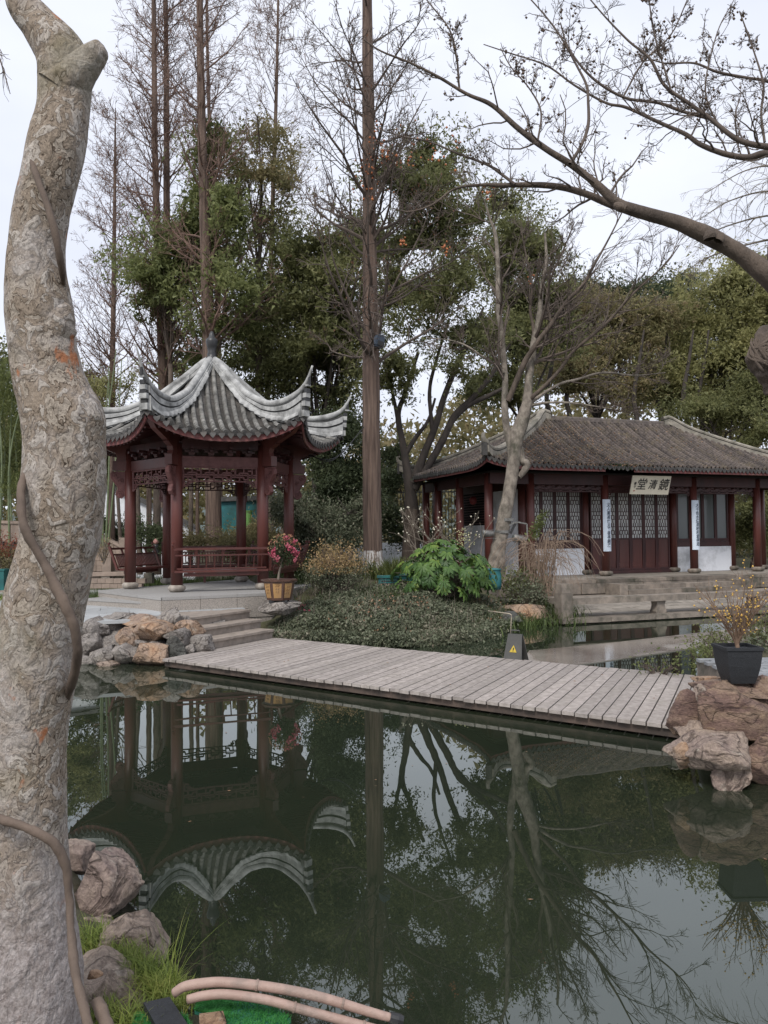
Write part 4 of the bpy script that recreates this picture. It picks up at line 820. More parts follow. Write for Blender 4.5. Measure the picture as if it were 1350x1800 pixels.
# ---- lettering
def lettering(txt, size, Mw, mat, parent, vertical=True, shear=.1, name='lettering', step=None, offs=.0):
    """each character is a flat mesh written on the board"""
    for i, ch in enumerate(txt):
        cu = bpy.data.curves.new(name, 'FONT'); cu.body = ch; cu.size = size; cu.shear = shear; cu.align_x = 'CENTER'; cu.align_y = 'CENTER'; cu.resolution_u = 2; cu.offset = offs
        to = bpy.data.objects.new(name, cu); COL.objects.link(to); dg = bpy.context.evaluated_depsgraph_get(); me = bpy.data.meshes.new_from_object(to.evaluated_get(dg))
        bpy.data.objects.remove(to); bpy.data.curves.remove(cu)
        n = len(me.vertices); co = np.zeros(n*3, np.float32); me.vertices.foreach_get('co', co); co = co.reshape(-1, 3)
        q = Mw(co, i); org = np.array(parent['org'][:]); me.vertices.foreach_set('co', (q-org).astype(np.float32).ravel()); me.materials.clear(); me.materials.append(mat); me.update()
        o = link(bpy.data.objects.new(name, me)); o.parent = parent; o['org'] = parent['org']
n3h = np.array([-HV[0], -HV[1], 0])
for u, txt, lb_ in ((0, '文人臺高儒主賓春亭錦濱', 'tall narrow pale blue board with vertical handwriting on the hall column left of the doors'), (3.24, '大千色水煙清映利當得涵', 'tall narrow pale blue board with vertical handwriting on the hall column right of the doors')):
    z0, z1 = 1.42, 2.94; c = hw(u+.01, -.17, (z0+z1)/2); T_ = thing('couplet_board', lb_, 'sign', hw(u, -.17, z0), 'vertical couplet boards on the hall columns')
    n = 7; G = np.array([[hw(u+.185*math.sin(a), .04-.20*math.cos(a), z) for a in np.linspace(-.82, .82, n)] for z in (z0, z1)]); G2 = G*1.0; G2[..., :2] += (HV*.012)
    bb = B().grid(G); bb.grid(G2[:, ::-1]); bb.grid(np.stack([G[0], G2[0]])); bb.grid(np.stack([G2[1], G[1]])); bb.grid(np.stack([G[:, 0], G2[:, 0]])[:, ::-1]); bb.grid(np.stack([G[:, -1], G2[:, -1]])); bb.obj('board', M['couplet'], T_)
    def Mw(co, i, u=u):
        x = np.clip(co[:, 0]*.95, -.1, .1); a = np.arcsin(np.clip(x/.185, -.9, .9)); v = .04-.20*np.cos(a)-.006
        return hwM(np.stack([u+x+.012, v, z1-.17-i*.118+co[:, 1]+co[:, 2]*0], -1))
    lettering(txt, .122, Mw, M['inkblue'], T_, offs=.003)
# plaque over the doors
pl = [hw(.42, -.62, 3.07), hw(1.78, -.62, 3.07), hw(1.78, -.78, 3.60), hw(.42, -.78, 3.60)]
Pq = thing('name_plaque', 'cream plaque with three large black brushed characters hanging under the hall eave above the doors', 'sign', hw(1.1, -.62, 3.07))
tn = np.array([*(HV*.03), .008]); V = np.array(pl+[p+tn for p in pl]); add('board', V, [np.array([(0, 1, 2, 3), (7, 6, 5, 4), (0, 4, 5, 1), (1, 5, 6, 2), (2, 6, 7, 3), (3, 7, 4, 0)])], M['plaque'], Pq)
ex = nrm(pl[1]-pl[0]); ey = nrm(pl[3]-pl[0]); en = np.cross(ex, ey); pc_ = sum(pl)/4
for txt, xo, sz, yo in (('鏡', .44, .36, 0), ('清', .05, .30, 0), ('堂', -.34, .36, 0), ('書', -.56, .09, .04), ('于', -.56, .09, -.06)):
    lettering(txt, sz, lambda co, i: pc_+ex*(xo+co[:, :1])+ey*(yo+co[:, 1:2])+en*.006, M['ink'], Pq, shear=.18, offs=.002 if sz < .2 else .004)
V = np.array([pc_+ex*(-.56+x)+ey*(-.17+y)+en*.006 for x, y in ((-.02, -.02), (.02, -.02), (.02, .02), (-.02, .02))]); M['seal'] = simple('seal_red', (.35, .08, .06), None, 3, .6, 0); add('seal', V, [np.array([(0, 1, 2, 3)])], M['seal'], Pq)
# ---- terrace: flagstones, kerb, stone bench rail
TER = B(); TR = []
def tz(v): return np.interp(v, [-5.05, -1.9, -1.2], [.125, .30, .31])
tb = B().grid(hwM(np.array([[(u, v, float(tz(v))-.03) for u in (-4.75, 9)] for v in (-5.0, -1.9, -1.25)]))[::-1]); tb.grid(hwM(np.array([[(u, -4.95, z) for u in (-4.7, 9)] for z in (-.6, .1)]))); tb.grid(hwM(np.array([[(-4.7, v, z) for v in (-1.2, -4.95)] for z in (-.6, .1)])))
terr = tb.obj('terrace', M['stone']); tag(terr, kind='structure')
v = -4.72; row = 0
while v < -1.95:
    d = random.uniform(.26, .38); u = -4.7+random.uniform(0, .4)
    while u < 8.6:
        w = random.uniform(.5, 1.1); V = hwM(np.array([(x, y, float(tz(y))+random.uniform(-.004, .004)-(.04 if z == 0 else 0)) for z in (0, 1) for x, y in ((u+.008, v+.008), (u+w-.008, v+.008), (u+w-.008, v+d-.008), (u+.008, v+d-.008))]))
        add('flagstone', V, [np.array([(0, 3, 2, 1), (4, 5, 6, 7), (0, 1, 5, 4), (1, 2, 6, 5), (2, 3, 7, 6), (3, 0, 4, 7)])], M['stonelite'], terr); u += w
    v += d
u = -4.78
while u < 8.8:
    w = random.uniform(1.1, 1.7); V = hwM(np.array([(x, y, z+random.uniform(-.006, .006)) for z in (.03, .135) for x, y in ((u+.006, -5.08), (u+w-.006, -5.08), (u+w-.006, -4.73), (u+.006, -4.73))])); add('kerb_stone', V, [np.array([(0, 3, 2, 1), (4, 5, 6, 7), (0, 1, 5, 4), (1, 2, 6, 5), (2, 3, 7, 6), (3, 0, 4, 7)])], M['stone'], terr); u += w
RAIL = thing('stone_bench_rail', 'low weathered stone bench rail on squat legs along the terrace edge above the pond', 'stone bench', hw(0, -4.88, .13))
pu = -4.62
hbox('corner_post', pu-.14, pu+.14, -5.0, -4.72, .13, .66, 'stone', RAIL); hbox('post_cap', pu-.125, pu+.125, -4.985, -4.735, .665, .86, 'stone', RAIL)
for a_, b_ in ((-4.48, -1.5), (-1.49, 1.9), (1.91, 5.2), (5.21, 8.6)): hbox('rail_slab', a_, b_, -5.02, -4.70, .42, .555, 'stone', RAIL)
hbox('rail_slab', pu-.13, pu+.13, -4.71, -2.2, .42, .555, 'stone', RAIL)
bp = [(-.13, 0), (.13, 0), (.15, .06), (.12, .12), (.10, .2), (.13, .29), (-.13, .29), (-.10, .2), (-.12, .12), (-.15, .06)]
for u in (-2.15, .6, 3.5, 6.3): B().prism(bp, -.10, .10, lambda P, u=u: hwM(np.stack([u+P[:, 0], -4.86+P[:, 2], .13+P[:, 1]], -1))).obj('rail_leg', M['stone'], RAIL)
# ================================================================ trees
def cat_tubes(sets):
    b = B()
    for P, R, n in sets:
        if len(P): V, Q = tubes(P, R, n); b.raw(V, Q)
    return b
def trace(pts, Y, k=4, dY=0.):
    """pts rows (px, py, radius px[, depth]) -> world path and radii"""
    pts = [tuple(p)+((Y+dY*i,) if len(p) == 3 else ()) for i, p in enumerate(pts)]
    P = np.array([gy(p[0], p[1], p[3]) for p in pts]); R = np.array([p[2]*p[3]/F_PX for p in pts])
    Q = smooth_path(np.c_[P, R], k); return Q[:, :3], np.maximum(Q[:, 3], .002)
def resample(P, R, n):
    d = np.r_[0, np.cumsum(np.linalg.norm(np.diff(P, axis=0), axis=1))]; t = np.linspace(0, d[-1], n)
    return np.stack([np.interp(t, d, P[:, i]) for i in range(3)], 1), np.interp(t, d, R)
def bumpy(P, R, n=20, amp=.06, sc=3., seed=3):
    V, Q = tubes(P[None], R[None], n); c = np.repeat(P, n, 0); d = V-c; f = 1+amp*fbm(V, sc, seed, 3); return c+d*f[:, None], Q
# ---- the big plane tree trunk in the left foreground
def planebark():
    m, nt, p = newmat('flaking_plane_bark'); v = coords(nt, (1, 1, .8)); nz_ = node(nt, 'ShaderNodeTexNoise', i_Scale=22., i_Detail=4.); nt.links.new(v, nz_.inputs['Vector'])
    ad = node(nt, 'ShaderNodeVectorMath', operation='MULTIPLY_ADD'); nt.links.new(nz_.outputs['Color'], ad.inputs[0]); ad.inputs[1].default_value = (.11, .11, .11); nt.links.new(v, ad.inputs[2])
    vo = node(nt, 'ShaderNodeTexVoronoi', i_Scale=34.); vo.feature = 'DISTANCE_TO_EDGE'; nt.links.new(ad.outputs[0], vo.inputs['Vector'])
    vc = node(nt, 'ShaderNodeTexVoronoi', i_Scale=34.); nt.links.new(ad.outputs[0], vc.inputs['Vector'])
    vo2 = node(nt, 'ShaderNodeTexVoronoi', i_Scale=95.); vo2.feature = 'DISTANCE_TO_EDGE'; nt.links.new(ad.outputs[0], vo2.inputs['Vector'])
    sep = node(nt, 'ShaderNodeSeparateColor'); nt.links.new(vc.outputs['Color'], sep.inputs[0])
    def flake(scale, k, dist, det=3.):
        n_ = node(nt, 'ShaderNodeTexNoise', i_Scale=scale, i_Detail=det, i_Roughness=.55, i_Distortion=dist); nt.links.new(v, n_.inputs['Vector'])
        m1 = node(nt, 'ShaderNodeMath', operation='MULTIPLY'); m1.inputs[1].default_value = k; nt.links.new(n_.outputs[0], m1.inputs[0]); fr_ = node(nt, 'ShaderNodeMath', operation='FRACT'); nt.links.new(m1.outputs[0], fr_.inputs[0])
        fl = node(nt, 'ShaderNodeMath', operation='FLOOR'); nt.links.new(m1.outputs[0], fl.inputs[0]); wn = node(nt, 'ShaderNodeTexWhiteNoise'); wn.noise_dimensions = '1D'; nt.links.new(fl.outputs[0], wn.inputs['W'])
        return fr_.outputs[0], wn.outputs[0]
    fA, wA = flake(16., 9., .6); fB, wB = flake(41., 7., .4)
    base = ramp(nt, [(0, (.34, .285, .225)), (.3, (.44, .395, .335)), (.6, (.53, .495, .445)), (.85, (.40, .35, .285)), (1, (.47, .44, .39))], wA).outputs[0]
    base = mixc(nt, base, ramp(nt, [(0, (.85, .84, .83)), (1, (1.12, 1.12, 1.12))], wB).outputs[0], 1., 'MULTIPLY')
    base = mixc(nt, base, ramp(nt, [(0, (.12, .10, .09)), (.12, (.52, .49, .47)), (.25, (1, 1, 1)), (.8, (1, 1, 1)), (.97, (1.18, 1.17, 1.15))], fA).outputs[0], 1., 'MULTIPLY')  # dark cracks, and flake rims painted lighter as if catching light
    base = mixc(nt, base, ramp(nt, [(0, (.45, .42, .40)), (.16, (.95, .94, .93)), (1, (1.05, 1.05, 1.05))], fB).outputs[0], .8, 'MULTIPLY')
    big = noise(nt, v, 5.5, 5, .6); base = mixc(nt, base, (.58, .55, .53), mixf(nt, ramp(nt, [(.45, (0, 0, 0)), (.62, (1, 1, 1))], big).outputs[0], .55))
    big2 = noise(nt, v, 3.1, 3, .5); base = mixc(nt, base, (.24, .225, .14), mixf(nt, ramp(nt, [(.55, (0, 0, 0)), (.7, (1, 1, 1))], big2).outputs[0], .5))
    orn = noise(nt, coords(nt, (1, 1, .6)), 8.7, 4, .55); base = mixc(nt, base, (.46, .20, .10), ramp(nt, [(.655, (0, 0, 0)), (.70, (1, 1, 1))], orn).outputs[0])
    edge = ramp(nt, [(0, (.85, .83, .81)), (.03, (1, 1, 1)), (.07, (1, 1, 1))], vo.outputs['Distance']).outputs[0]
    e2 = ramp(nt, [(0, (.55, .53, .5)), (.10, (1, 1, 1))], vo2.outputs['Distance']).outputs[0]
    fine = noise(nt, v, 120, 6, .7); fr = ramp(nt, [(.3, (.7, .69, .68)), (.7, (1.15, 1.15, 1.15))], fine).outputs[0]
    sx = node(nt, 'ShaderNodeSeparateXYZ'); nt.links.new(v, sx.inputs[0])
    low = ramp(nt, [(.30, (1, 1, 1)), (.62, (0, 0, 0))], sx.outputs[2]).outputs[0]
    col = base
    grey = mixc(nt, (.30, .265, .26), (.56, .52, .515), ramp(nt, [(.4, (0, 0, 0)), (.6, (1, 1, 1))], noise(nt, v, 45, 8, .75)).outputs[0])
    col = mixc(nt, col, grey, mixf(nt, low, .8)); col = mixc(nt, mixc(nt, col, fr, 1., 'MULTIPLY'), (.76, .74, .735), 1., 'MULTIPLY')
    nt.links.new(col, p.inputs['Base Color']); p.inputs['Roughness'].default_value = .9; p.inputs['Specular IOR Level'].default_value = .25
    hr = ramp(nt, [(0, (0, 0, 0)), (.08, (.7, .7, .7)), (.3, (1, 1, 1))], vo.outputs['Distance']).outputs[0]
    h = mixc(nt, mixc(nt, fA, fB, .35), fine, .2); bump(nt, p, h, .7, .007); return m
M['planebark'] = planebark()
prof = [(-70, 20, 62), (0, 10, 68), (45, 35, 105), (90, 60, 150), (125, 68, 160), (194, 66, 156), (253, 50, 149), (311, 39, 135), (370, 26, 120), (428, 18, 112), (486, 13, 116), (545, 13, 127), (583, 17, 127), (661, 25, 144), (700, 34, 160), (740, 42, 180), (778, 45, 183), (856, 42, 183), (934, 40, 174), (973, 34, 163), (1050, 12, 150), (1128, -3, 136), (1206, -14, 126), (1284, -22, 115), (1400, -35, 110), (1500, -45, 114), (1600, -55, 124), (1700, -66, 134), (1800, -85, 142), (1900, -120, 155)]
PLANE = thing('plane_tree', 'thick plane tree trunk with flaking mottled bark and a woody vine, left foreground', 'tree', gz(40, 1850, .15))
YT = 2.75
ctr = np.array([gy((l+r)/2, y, YT+(.10 if y < 300 else 0)*(300-y)/300) for y, l, r in prof]); rad = np.array([(r-l)/2*YT/F_PX for y, l, r in prof])
CP = smooth_path(np.c_[ctr, rad][::-1], 9); Pq, Rq = resample(CP[:, :3], CP[:, 3], 320)
V, Q = tubes(Pq[None], Rq[None], 110); cc = np.repeat(Pq, 110, 0); d_ = V-cc
f = 1+.028*fbm(V, 5., 11, 3)+.008*fbm(V, 24., 5, 3)
flk = np.abs(vnoise(V+.02*np.stack([fbm(V, 20, 1), fbm(V, 20, 2), fbm(V, 20, 3)], -1), 34., 8)); f = f+.006*np.mod(fbm(V, 15., 31, 2)*5, 1)
add('trunk', cc+d_*f[:, None], [Q], M['planebark'], PLANE, smooth=True)
def stub(pts, Y, nm, mat=None, n=40, amp=.09, par=PLANE):
    P, R = trace(pts, Y, 6); P, R = resample(P, R, 50); V, Q = bumpy(P, R, n, amp, 14., 5); b = B().raw(V, Q); b.F.setdefault(n, []).append(np.array([[49*n+i for i in range(n)]])); return b.obj(nm, mat or M['planebark'], par, smooth=True)
stub([(108, 165, 42), (135, 130, 34), (158, 105, 24), (173, 92, 20), (182, 88, 15), (186, 86, 6)], YT+.03, 'cut_limb')
stub([(120, 760, 60), (140, 735, 48), (155, 715, 36), (164, 706, 22), (168, 703, 6)], YT-.01, 'branch_collar')
stub([(85, 590, 40), (105, 560, 34), (120, 548, 20), (127, 545, 6)], YT-.02, 'knot')
M['vine'] = simple('vine_bark', (.15, .11, .085), (.085, .062, .048), 9, .85, .6, 60, (1, 1, .5), bd=.006)
for pts in ([(54, 262, 5, 2.70), (58, 290, 7, 2.66), (72, 330, 8, 2.62), (88, 375, 8, 2.60), (100, 425, 8, 2.60), (108, 470, 7, 2.64), (112, 500, 5, 2.72)],
            [(60, 800, 5, 2.75), (44, 832, 7, 2.66), (37, 865, 9, 2.60), (40, 915, 10, 2.56), (54, 950, 10, 2.55), (78, 990, 10, 2.55), (98, 1030, 11, 2.54), (118, 1070, 11, 2.53), (132, 1110, 11, 2.54), (136, 1150, 11, 2.57), (128, 1195, 10, 2.66), (112, 1240, 8, 2.78)],
            [(-40, 1425, 9, 2.60), (0, 1440, 10, 2.54), (45, 1455, 10, 2.52), (88, 1476, 10, 2.52), (114, 1515, 10, 2.53), (121, 1570, 9, 2.53), (125, 1640, 9, 2.50), (133, 1710, 10, 2.44), (147, 1770, 11, 2.37), (165, 1850, 11, 2.28)],
            [(170, 1760, 13, 2.45), (183, 1790, 14, 2.4), (205, 1840, 14, 2.3)]):
    pts = [(q[0], q[1], q[2]*.78, q[3]) for q in pts]; P, R = trace(pts, 0, 8); V, Q = bumpy(P, R, 14, .22, 30., 9); B().raw(V, Q).obj('vine', M['vine'], PLANE, smooth=True)
# little dangling twigs at the top left
Pt, Rt = trace([(-30, 40, 2), (-5, 90, 1.6), (8, 130, 1.2), (18, 165, .7)], 4.0); Pt, Rt = resample(Pt, Rt, 8)
q, r = offshoots(Pt[None], Rt[None], 9, .1, .95, (.3, .7), (.5, .8), (20, 60), 5, (0, 0, -.4), .3, (0, 0, -.06), rmin=.0012)
WT = thing('willow_spray', 'sparse thin bare twigs hanging into the top left corner beside the plane trunk', 'branch', gy(-30, 40, 4.0)); cat_tubes([(Pt[None], Rt[None], 5), (q, r, 4)]).obj('twigs', M['twig'], WT)['kind'] = 'stuff'
# ---- bare redwoods behind the pavilion
def redwood(label, Y, pts, zs, n1, ln, seed, mat='barkred', tw='twigred', dense=(7, 4), leaves=1500, grp=None, ang=(40, 68), whitewash=False, lsz=.07, name='redwood_tree', up=.05):
    global rng; rng = np.random.default_rng(seed)
    P, R = trace(pts, Y, 5); base = P[0].copy(); base[2] = min(base[2], 1.0)
    T_ = thing(name, label, 'tree', base, grp)
    V, Q = bumpy(P, R, 18, .06, 5., seed)
    B().raw(V, Q).obj('trunk', M[mat], T_, smooth=True)
    d = np.linalg.norm(P-P[0], axis=1); tot = d[-1]; t0 = np.interp(zs, P[:, 2], d/tot); Pr, Rr = resample(P, R, 60)
    a, ra = offshoots(Pr[None], Rr[None], n1, t0, .985, (ln*.75, ln*1.25), (.16, .3), ang, 9, (0, 0, 0), .10, (0, 0, up), .12, rmin=.006)
    b, rb = offshoots(a, ra, dense[0]+2, .12, .97, (.25, .55), (.4, .65), (30, 65), 6, (0, 0, .1), .16, (0, 0, up), .4, rmin=.007)
    c, rc = offshoots(b, rb, dense[1]+1, .15, 1, (.35, .75), (.5, .8), (25, 65), 3, (0, 0, 0), .2, (0, 0, .02), .6, rmin=.007)
    cat_tubes([(a, ra, 6), (b, rb, 4), (c, rc, 3)]).obj('branches', M[tw], T_)['kind'] = 'stuff'
    if leaves:
        i = rng.integers(0, len(c), leaves*2); pp_ = c[i, rng.integers(1, 3, leaves*2)]+[0, 0, -.05]; pp_ = pp_[vnoise(pp_, .5, seed) > .05][:leaves]; V, Q = leafquads(pp_, lsz, 2.2, .28); add('dead_leaves', V, [Q], M['dryleaf'], T_)
    return T_, P, R, a, b, c
rg = 'bare redwoods behind the pavilion'
redwood('slender bare redwood farthest left, right beside the plane trunk, its tip ending in open sky', 32, [(196, 1000, 6), (197, 700, 5), (200, 500, 4), (202, 300, 2.5), (203, 190, .7)], 5.5, 120, .17, 1, leaves=3200, grp=rg, dense=(6, 4))
redwood('left one of the two close tall bare redwood trunks left of the pavilion finial', 27, [(291, 1000, 9), (287, 700, 8.5), (280, 500, 7), (273, 300, 5.5), (271, 100, 4.5), (268, -200, 2)], 6.5, 120, .14, 2, leaves=3200, grp=rg)
redwood('right one of the two close tall bare redwood trunks left of the pavilion finial', 28, [(298, 1000, 9), (294, 700, 8), (293, 500, 6.5), (293, 300, 5.5), (292, 100, 4.5), (290, -200, 2)], 8, 90, .13, 3, leaves=900, grp=rg)
redwood('thickest bare redwood rising straight behind the pavilion roof finial', 23.5, [(376, 1000, 14.5), (375, 880, 14), (368, 620, 12), (360, 400, 9), (353, 150, 7), (350, -100, 5), (349, -300, 3)], 6.5, 90, .14, 4, leaves=900, grp=rg, up=.07)
redwood('thin bare redwood just right of the thickest one behind the pavilion', 33, [(386, 1000, 6), (384, 600, 4.5), (376, 400, 4), (366, 150, 3), (362, -100, 2)], 9, 60, .14, 5, leaves=1200, grp=rg)
redwood('faint bare redwood with hanging seed sprays, between the finial redwood and the island redwood', 30, [(470, 1000, 6), (470, 700, 5), (478, 400, 4), (486, 150, 3), (490, -60, 1.5)], 8, 90, .16, 6, leaves=2600, grp=rg)
for i, (x, w, Y, sl_, l) in enumerate([(196, 6, 21, 0, 'mossy brown trunk just right of the plane tree under the left pavilion eave'), (213, 3.2, 20.6, -8, 'thin dark leaning trunk in front of the white wall left of the pavilion'), (246, 4.5, 20.4, -6, 'slightly leaning grey trunk seen between the two left pavilion columns'), (262, 5.0, 22, 0, 'straight trunk seen just right of the leaning grey one through the pavilion'),
      (276, 7, 23, 0, 'broad greenish trunk seen between the left pavilion columns'), (335, 4.2, 21.5, 1, 'reddish crooked trunk seen through the front bay of the pavilion, left of the wide trunk'), (347, 3.5, 25, 0, 'thin pale trunk behind the crooked reddish one through the pavilion'), (478, 5, 23, -5, 'forked trunk seen between the two right pavilion columns'), (496, 3, 26, 2, 'dark thin trunk right of the forked trunk behind the pavilion')]):
    T_ = thing('background_trunk', l, 'tree', gy(x, 1000, Y), 'trunks behind the pavilion'); P, R = trace([(x, 1010, w*1.15), (x+sl_*.3, 930, w), (x+sl_, 840, w*.92), (x+sl_*1.4, 770, w*.85), (x+sl_*1.6, 725, w*.8)], Y, 5); V, Q = bumpy(P, R, 12, .08, 4., i); B().raw(V, Q).obj('trunk', M['bark' if i % 3 else 'barkred'], T_, smooth=True)
# ---- main redwood on the planted island
MAIN, MP, MR, Ma, Mb, Mc = redwood('tall straight redwood trunk on the planted island with whitewashed foot and a black speaker', 19.5, [(657, 1015, 24), (656, 1000, 20), (655, 960, 17), (653, 800, 16), (652, 650, 15.2), (650, 450, 12.6), (648, 250, 11.5), (646, 50, 9.5), (644, -150, 7.5), (642, -500, 3)], 6.2, 74, .165, 21, tw='twig', dense=(9, 5), leaves=1500, ang=(50, 80), up=.06)
wp = MP[MP[:, 2] < 1.62]; P, R = resample(MP, MR, 200); k = P[:, 2] < 1.6; V, Q = bumpy(P[k], R[k]+.006, 26, .07, 5., 21)
m_, nt_, p_ = newmat('whitewashed_bark'); v_ = coords(nt_, (2.2, 2.2, .3)); c_ = mixc(nt_, (.19, .14, .11), (.60, .58, .56), ramp(nt_, [(.44, (0, 0, 0)), (.52, (1, 1, 1))], noise(nt_, v_, 12, 8, .75)).outputs[0]); nt_.links.new(c_, p_.inputs['Base Color']); p_.inputs['Roughness'].default_value = .9; bump(nt_, p_, noise(nt_, v_, 20, 8, .7), .8, .03)
B().raw(V, Q).obj('whitewash', m_, MAIN, smooth=True)
M['orange'] = simple('orange_fruit', (.55, .20, .06), (.45, .13, .05), 8, .5, 0); M['brownfruit'] = simple('dry_seed_ball', (.13, .085, .05), (.08, .05, .035), 8, .8, 0)
def balls(C, r, mat, name, parent=None, kind='stuff'):
    o_ = np.array([(1, 0, 0), (-1, 0, 0), (0, 1, 0), (0, -1, 0), (0, 0, 1.1), (0, 0, -1.1)]); rr = (r*rng.uniform(.7, 1.2, len(C)))[:, None, None]
    V = (C[:, None]+o_*rr).reshape(-1, 3); F = np.array([(0, 2, 4), (2, 1, 4), (1, 3, 4), (3, 0, 4), (2, 0, 5), (1, 2, 5), (3, 1, 5), (0, 3, 5)]); F = (F[None]+np.arange(len(C))[:, None, None]*6).reshape(-1, 3)
    o = add(name, V, [F], mat, parent, smooth=True); o['kind'] = kind; return o
ob = []
for x, y, n, s in ((677, 270, 26, 6), (690, 285, 14, 6), (660, 250, 14, 8), (668, 330, 14, 7), (655, 300, 14, 8), (860, 340, 16, 6), (706, 424, 10, 4), (783, 436, 16, 4), (645, 340, 18, 8), (640, 290, 18, 10), (720, 260, 26, 22), (770, 265, 20, 20), (665, 225, 12, 5), (935, 490, 6, 4), (967, 570, 7, 3)): ob += [gy(x+rng.normal()*s, y+rng.normal()*s*1.2, 19.3+rng.normal()*.6) for _ in range(n)]
balls(np.array(ob), .034, M['orange'], 'orange_fruits', MAIN)
sp_ = gy(666, 600, 19.1); SPK = thing('speaker', 'small blue grey box speaker strapped to the tall redwood trunk', 'speaker', sp_)
bm_ = bmesh.new(); bmesh.ops.create_cube(bm_, size=1); bmesh.ops.bevel(bm_, geom=bm_.edges[:], offset=.12, segments=2, affect='EDGES'); Vb = np.array([v.co[:] for v in bm_.verts]); Fb = [[v.index for v in f.verts] for f in bm_.faces]; bm_.free()
Vb[:, :2] *= (1-.25*(Vb[:, 2:]+.5)); Rm = np.array(Matrix.Rotation(math.radians(15), 3, 'Y') @ Matrix.Rotation(.5, 3, 'Z')); Vw = (Vb*[.27, .26, .32])@Rm.T+sp_; byk = {}
for f_ in Fb: byk.setdefault(len(f_), []).append(f_)
add('cabinet', Vw, list(byk.values()), M['bluegrey'], SPK); add('grille', (np.array([(x, y, z) for z in (-.36, -.02) for x, y in ((-.3, -.505), (.3, -.505), (.3, -.52), (-.3, -.52))])*[.27, .26, .32])@Rm.T+sp_, [np.array([(0, 1, 2, 3), (7, 6, 5, 4), (0, 4, 5, 1), (1, 5, 6, 2), (2, 6, 7, 3), (3, 7, 4, 0)])], M['iron'], SPK)
B().bar(sp_+[-.22, .2, .0], sp_+[0, .1, -.02], .05, .05).obj('bracket', M['iron'], SPK)
# ---- pale leaning tree with lamps beside the hall
rng = np.random.default_rng(5); YL = 19.
LEAN = thing('leaning_tree', 'pale mossy bare tree leaning before the hall corner, with two lamps strapped on', 'tree', gy(872, 1010, YL))
st = {'a': [(870, 1018, 17), (873, 990, 15.5), (877, 960, 13), (883, 930, 12.3), (888, 900, 12), (894, 870, 11.2), (899, 840, 11.2), (903, 810, 11), (906, 785, 12), (909, 765, 13), (918, 740, 12), (925, 715, 10), (928, 690, 8), (931, 655, 7.4), (936, 620, 6.5), (941, 590, 6), (948, 555, 5), (952, 510, 4), (960, 460, 3), (958, 410, 2)],
      'b': [(901, 815, 8), (897, 785, 6.5), (891, 755, 6.5), (887, 715, 6), (888, 670, 5.5), (885, 627, 5.2), (881, 582, 5), (876, 540, 4.5), (875, 466, 4), (871, 414, 3.2), (860, 380, 2.2), (850, 350, 1.5)],
      'c': [(893, 705, 5), (909, 667, 5.2), (924, 633, 5), (936, 615, 4.6), (951, 593, 4.4), (969, 570, 4), (996, 530, 3.5), (1023, 503, 3), (1044, 466, 2.4), (1070, 420, 1.6), (1100, 360, 1)],
      'd': [(927, 705, 5), (945, 690, 4), (962, 674, 3.6), (984, 650, 3.2), (1010, 615, 3), (1064, 570, 2.6), (1116, 513, 2), (1168, 466, 1.4), (1195, 430, .8)],
      'e': [(930, 710, 3.6), (948, 697, 3), (967, 684, 2.6), (989, 673, 2.4), (1015, 667, 2.2), (1060, 655, 2), (1115, 660, 1.4), (1170, 655, .8)],
      'f': [(930, 714, 3), (960, 708, 2.2), (1000, 708, 1.8), (1050, 715, 1.4), (1100, 725, .8)],
      'g': [(906, 770, 7), (914, 790, 6), (918, 810, 6.5), (926, 815, 7), (921, 828, 5.5), (912, 838, 5)],
      'h': [(885, 655, 3), (868, 640, 2.4), (845, 625, 2), (820, 608, 1.8), (790, 598, 1.4), (750, 594, .9)],
      'i': [(936, 615, 3.4), (938, 580, 3), (932, 545, 2.6), (935, 500, 2.2), (925, 450, 1.5), (915, 400, 1)],
      'j': [(969, 570, 2.6), (962, 530, 2.2), (968, 490, 1.8), (990, 440, 1.4), (1010, 390, .9)]}
tw_ = []; 
for k, pts in st.items():
    P, R = trace(pts, YL, 5, {'b': .02, 'c': -.10, 'd': -.14, 'e': .1, 'f': -.1, 'h': -.08}.get(k, 0)); V, Q = bumpy(P, R, 16 if k in 'ab' else 8, .08, 6., 8)
    B().raw(V, Q).obj('trunk' if k == 'a' else 'limb', M['barkpale'] if k in 'abegfh' else M['bark'], LEAN, smooth=True)
    if k not in 'g':
        if k == 'a': P, R = P[-45:], R[-45:]
        tw_.append(resample(P, R, 30))
TP = np.array([t[0] for t in tw_]); TR_ = np.array([t[1] for t in tw_])
a, ra = offshoots(TP, TR_, 13, .25, 1, (.25, .6), (.35, .6), (30, 62), 8, (.22, 0, .10), .12, (0, 0, .03), .25, rmin=.009)
b, rb = offshoots(a, ra, 8, .1, 1, (.3, .7), (.5, .7), (25, 55), 6, (0, 0, .1), .13, (0, 0, .02), .3, rmin=.006)
c, rc = offshoots(b, rb, 5, .1, 1, (.35, .7), (.6, .8), (20, 45), 3, (0, 0, .05), .15, (0, 0, .02), .6, rmin=.0045)
cat_tubes([(a, ra, 5), (b, rb, 4), (c, rc, 3)]).obj('twigs', M['twig'], LEAN)['kind'] = 'stuff'
for yy in (914, 935):
    p0 = gy(883+(935-yy)*.35, yy, YL); B().tube([p0-[0, 0, .035], p0+[0, 0, .035]], [.19, .19], 20).obj('strap', M['metal'], LEAN)
